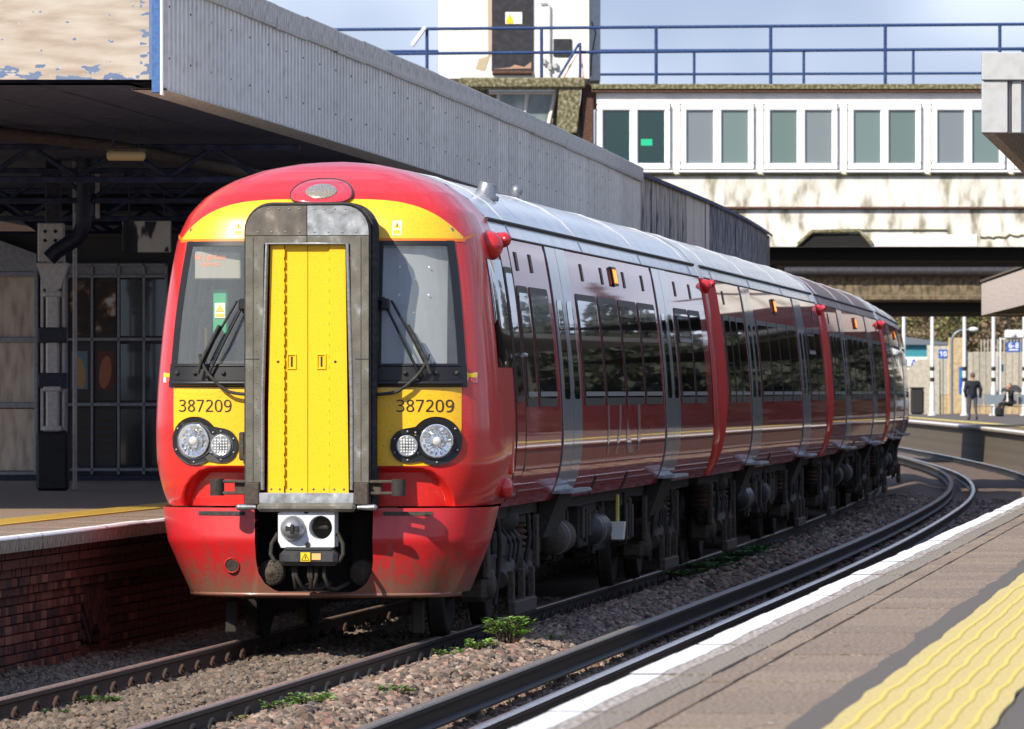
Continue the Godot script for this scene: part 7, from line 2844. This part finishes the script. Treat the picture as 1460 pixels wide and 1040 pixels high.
# ---------------------------------------------------------------- people
func figure(bones: Array, cell: float) -> MB:
	# bones: [from, to, radius, radius, colour]; one smooth skin over all of them
	var lo = Vector3.ONE * 99.0
	var hi = -lo
	for b in bones:
		var r = maxf(b[2], b[3]) + cell * 2.0
		lo = lo.min(b[0] - Vector3.ONE * r).min(b[1] - Vector3.ONE * r)
		hi = hi.max(b[0] + Vector3.ONE * r).max(b[1] + Vector3.ONE * r)
	var nx = int((hi.x - lo.x) / cell) + 2
	var ny = int((hi.y - lo.y) / cell) + 2
	var nz = int((hi.z - lo.z) / cell) + 2
	var F = PackedFloat32Array()
	F.resize(nx * ny * nz)
	F.fill(1.0)
	var k = 0.03
	for b in bones:
		var r = maxf(b[2], b[3]) + cell * 2.0 + k
		var a0 = ((b[0].min(b[1]) - Vector3.ONE * r) - lo) / cell
		var a1 = ((b[0].max(b[1]) + Vector3.ONE * r) - lo) / cell
		var ab = b[1] - b[0]
		var L2 = maxf(ab.length_squared(), 1e-9)
		for z in range(maxi(0, int(a0.z)), mini(nz, int(a1.z) + 1)):
			for y in range(maxi(0, int(a0.y)), mini(ny, int(a1.y) + 1)):
				for x in range(maxi(0, int(a0.x)), mini(nx, int(a1.x) + 1)):
					var p = lo + Vector3(x, y, z) * cell
					var t = clampf((p - b[0]).dot(ab) / L2, 0, 1)
					var d = p.distance_to(b[0] + ab * t) - lerpf(b[2], b[3], t)
					var i = x + nx * (y + ny * z)
					var e = F[i]
					var h = clampf(0.5 + 0.5 * (e - d) / k, 0, 1)
					F[i] = lerpf(e, d, h) - k * h * (1 - h)
	var g = MB.new()
	g.col = Color.WHITE
	var id = {}
	for z in nz - 1:
		for y in ny - 1:
			for x in nx - 1:
				var i0 = x + nx * (y + ny * z)
				var s = Vector3.ZERO
				var c = 0
				var neg = 0
				for e in 8:
					if F[i0 + (e & 1) + nx * ((e >> 1) & 1) + nx * ny * ((e >> 2) & 1)] < 0: neg += 1
				if neg == 0 or neg == 8: continue
				for e in 12:
					var ax = e / 4
					var u = e % 4
					var o = Vector3i.ZERO
					o[(ax + 1) % 3] = u & 1
					o[(ax + 2) % 3] = u >> 1
					var q = o
					q[ax] = 1
					var fa = F[i0 + o.x + nx * o.y + nx * ny * o.z]
					var fb = F[i0 + q.x + nx * q.y + nx * ny * q.z]
					if (fa < 0) != (fb < 0):
						s += Vector3(o).lerp(Vector3(q), fa / (fa - fb)); c += 1
				var p = lo + (Vector3(x, y, z) + s / c) * cell
				var best = 1e9
				for b in bones:
					var ab = b[1] - b[0]
					var t = clampf((p - b[0]).dot(ab) / maxf(ab.length_squared(), 1e-9), 0, 1)
					var d = p.distance_to(b[0] + ab * t) - lerpf(b[2], b[3], t)
					if d < best:
						best = d; g.col = b[4]
				id[i0] = g.v.size()
				g.vert(p, Vector3.ZERO)
	var st = [1, nx, nx * ny]
	for z in range(1, nz - 1):
		for y in range(1, ny - 1):
			for x in range(1, nx - 1):
				var i0 = x + nx * (y + ny * z)
				for ax in 3:
					var fa = F[i0]
					var fb = F[i0 + st[ax]]
					if (fa < 0) == (fb < 0): continue
					var u = st[(ax + 1) % 3]
					var w = st[(ax + 2) % 3]
					var q = [id.get(i0 - u - w), id.get(i0 - w), id.get(i0), id.get(i0 - u)]
					if null in q: continue
					if fa < 0: q.reverse()
					var fn = -(g.v[q[2]] - g.v[q[0]]).cross(g.v[q[3]] - g.v[q[1]])
					for j in q: g.n[j] += fn
					g.ix.append_array([q[0], q[1], q[2], q[0], q[2], q[3]])
	for i in g.n.size(): g.n[i] = g.n[i].normalized() if g.n[i].length_squared() > 0 else Vector3.UP
	return g

func hand(g: MB, wrist: Vector3, dir: Vector3, out: Vector3, skin: Color):
	# palm and five bent fingers of unequal length, the thumb leaving the side of the palm
	g.col = skin
	var n = dir.cross(out).normalized()
	var b = Basis(out, dir, n)
	g.ball(wrist + dir * 0.045, Vector3(0.04, 0.05, 0.016), b, 6, 10)
	for k in 4:
		var o = wrist + dir * 0.085 + out * (-0.03 + k * 0.02)
		var L = [0.062, 0.075, 0.08, 0.07][k]
		g.tube([o, o + dir * L * 0.5 + n * 0.006, o + dir * L * 0.9 + n * 0.03], [0.0095, 0.009, 0.007], 6)
	var t = wrist + dir * 0.03 + out * 0.036
	g.tube([t, t + dir * 0.03 + out * 0.02, t + dir * 0.06 + out * 0.018], [0.011, 0.01, 0.008], 6)

func people():
	var pm = mat(Color.WHITE, 0.8)
	pm.vertex_color_use_as_albedo = true
	var navy = Color(0.006, 0.008, 0.018)
	var grey = Color(0.06, 0.06, 0.07)
	var skin = Color(0.45, 0.26, 0.18)
	var hair = Color(0.12, 0.09, 0.07)
	var shoe = Color(0.015, 0.012, 0.01)
	var black = Color(0.012, 0.012, 0.014)
	# a man walking away along the platform, hands by his sides
	var Z = 224.0
	var w = thing("person", "person in navy jacket and grey trousers walking along the platform", "person", Vector3((1387.0 - 730.0) * Z / 8700.0, PLAT + 0.012, -Z), 0.15)
	var B = []
	B.append([Vector3(-0.10, 0.86, 0), Vector3(-0.11, 0.47, -0.02), 0.085, 0.062, grey])
	B.append([Vector3(-0.11, 0.47, -0.02), Vector3(-0.11, 0.11, -0.06), 0.06, 0.048, grey])
	B.append([Vector3(-0.11, 0.05, -0.08), Vector3(-0.12, 0.04, -0.22), 0.045, 0.038, shoe])
	B.append([Vector3(0.10, 0.86, 0), Vector3(0.11, 0.48, 0.02), 0.085, 0.062, grey])
	B.append([Vector3(0.11, 0.48, 0.02), Vector3(0.12, 0.13, 0.14), 0.06, 0.048, grey])
	B.append([Vector3(0.12, 0.07, 0.17), Vector3(0.13, 0.035, 0.05), 0.045, 0.036, shoe])
	B.append([Vector3(-0.06, 0.90, 0), Vector3(0.06, 0.90, 0), 0.12, 0.12, Color(0.02, 0.02, 0.08)])
	B.append([Vector3(0, 0.98, 0), Vector3(0, 1.22, 0.01), 0.165, 0.17, navy])
	B.append([Vector3(-0.09, 1.30, 0.01), Vector3(0.09, 1.30, 0.01), 0.145, 0.145, navy])
	B.append([Vector3(-0.19, 1.38, 0), Vector3(0.19, 1.38, 0), 0.075, 0.075, navy])
	B.append([Vector3(-0.22, 1.36, 0), Vector3(-0.29, 1.08, 0.03), 0.078, 0.065, navy])
	B.append([Vector3(-0.29, 1.08, 0.03), Vector3(-0.24, 0.86, -0.05), 0.062, 0.05, navy])
	B.append([Vector3(0.22, 1.36, 0), Vector3(0.30, 1.10, 0.03), 0.078, 0.065, navy])
	B.append([Vector3(0.30, 1.10, 0.03), Vector3(0.29, 0.85, -0.02), 0.062, 0.05, navy])
	B.append([Vector3(0, 1.44, 0), Vector3(0, 1.53, -0.01), 0.055, 0.052, skin])
	B.append([Vector3(0, 1.58, -0.02), Vector3(0, 1.66, -0.01), 0.075, 0.085, skin])
	B.append([Vector3(0, 1.65, 0.02), Vector3(0, 1.68, 0.01), 0.08, 0.078, hair])
	B.append([Vector3(0, 1.60, -0.095), Vector3(0, 1.58, -0.105), 0.014, 0.016, skin])
	for s in [-1, 1]: B.append([Vector3(s * 0.083, 1.62, 0), Vector3(s * 0.085, 1.59, 0), 0.015, 0.012, skin])
	var g = figure(B, 0.022)
	hand(g, Vector3(-0.235, 0.82, -0.06), Vector3(0.02, -1, -0.1).normalized(), Vector3(0, -0.1, -1).normalized(), skin)
	hand(g, Vector3(0.29, 0.81, -0.03), Vector3(0.0, -1, -0.1).normalized(), Vector3(0, -0.1, -1).normalized(), skin)
	part(w, "body", g, pm)
	# a man in a dark coat seated on the bench, one hand raised to his face
	Z = 257.6
	var m = thing("person", "person in a dark suit and white shirt seated with one hand raised", "person", Vector3((1441.0 - 730.0) * Z / 8700.0, PLAT, -Z), -1.05)
	B = []
	for s in [-1, 1]:
		B.append([Vector3(s * 0.10, 0.54, 0), Vector3(s * 0.12, 0.54, 0.42), 0.088, 0.068, black])
		B.append([Vector3(s * 0.12, 0.52, 0.44), Vector3(s * 0.12, 0.12, 0.46), 0.062, 0.046, black])
		B.append([Vector3(s * 0.12, 0.05, 0.46), Vector3(s * 0.13, 0.04, 0.60), 0.044, 0.036, shoe])
	B.append([Vector3(0, 0.58, 0), Vector3(0, 0.86, 0.01), 0.15, 0.15, black])
	B.append([Vector3(-0.08, 0.97, 0.03), Vector3(0.08, 0.97, 0.03), 0.13, 0.13, black])
	B.append([Vector3(0, 0.66, 0.12), Vector3(0, 1.02, 0.13), 0.05, 0.05, Color(0.75, 0.75, 0.75)])
	B.append([Vector3(-0.18, 1.05, 0.02), Vector3(0.18, 1.05, 0.02), 0.07, 0.07, black])
	B.append([Vector3(-0.21, 1.03, 0.02), Vector3(-0.26, 0.78, 0.08), 0.07, 0.055, black])
	B.append([Vector3(-0.26, 0.78, 0.08), Vector3(-0.14, 0.66, 0.28), 0.052, 0.042, black])
	B.append([Vector3(0.21, 1.03, 0.02), Vector3(0.27, 0.86, 0.22), 0.07, 0.055, black])
	B.append([Vector3(0.27, 0.86, 0.22), Vector3(0.13, 1.12, 0.22), 0.052, 0.04, black])
	B.append([Vector3(0, 1.10, 0.03), Vector3(0, 1.18, 0.05), 0.052, 0.05, skin])
	B.append([Vector3(0, 1.24, 0.07), Vector3(0, 1.32, 0.06), 0.075, 0.083, skin])
	B.append([Vector3(0, 1.33, 0.03), Vector3(0, 1.35, 0.04), 0.078, 0.074, hair])
	B.append([Vector3(0, 1.27, 0.145), Vector3(0, 1.25, 0.155), 0.013, 0.015, skin])
	for s in [-1, 1]: B.append([Vector3(s * 0.082, 1.29, 0.05), Vector3(s * 0.083, 1.26, 0.05), 0.014, 0.012, skin])
	g = figure(B, 0.022)
	hand(g, Vector3(0.12, 1.14, 0.21), Vector3(-0.25, 0.9, -0.2).normalized(), Vector3(-0.2, 0.1, 1).normalized(), skin)
	hand(g, Vector3(-0.12, 0.65, 0.31), Vector3(0.4, -0.3, 0.8).normalized(), Vector3(0.8, 0, -0.4).normalized(), skin)
	part(m, "body", g, pm)
	var bg = MB.new()
	bg.box(Vector3(0, 0.2, 0), Vector3(0.3, 0.38, 0.5), 0.07)
	bg.tube([Vector3(0, 0.36, -0.12), Vector3(0, 0.5, -0.05), Vector3(0, 0.5, 0.05), Vector3(0, 0.36, 0.12)], 0.015, 6)
	var q = Vector3((1424.0 - 730.0) * 256.0 / 8700.0, PLAT + 0.012, -256.0)
	single("travel_bag", bg, M.ink, "black bag standing on the platform by the seated person's feet", "bag", "", q)
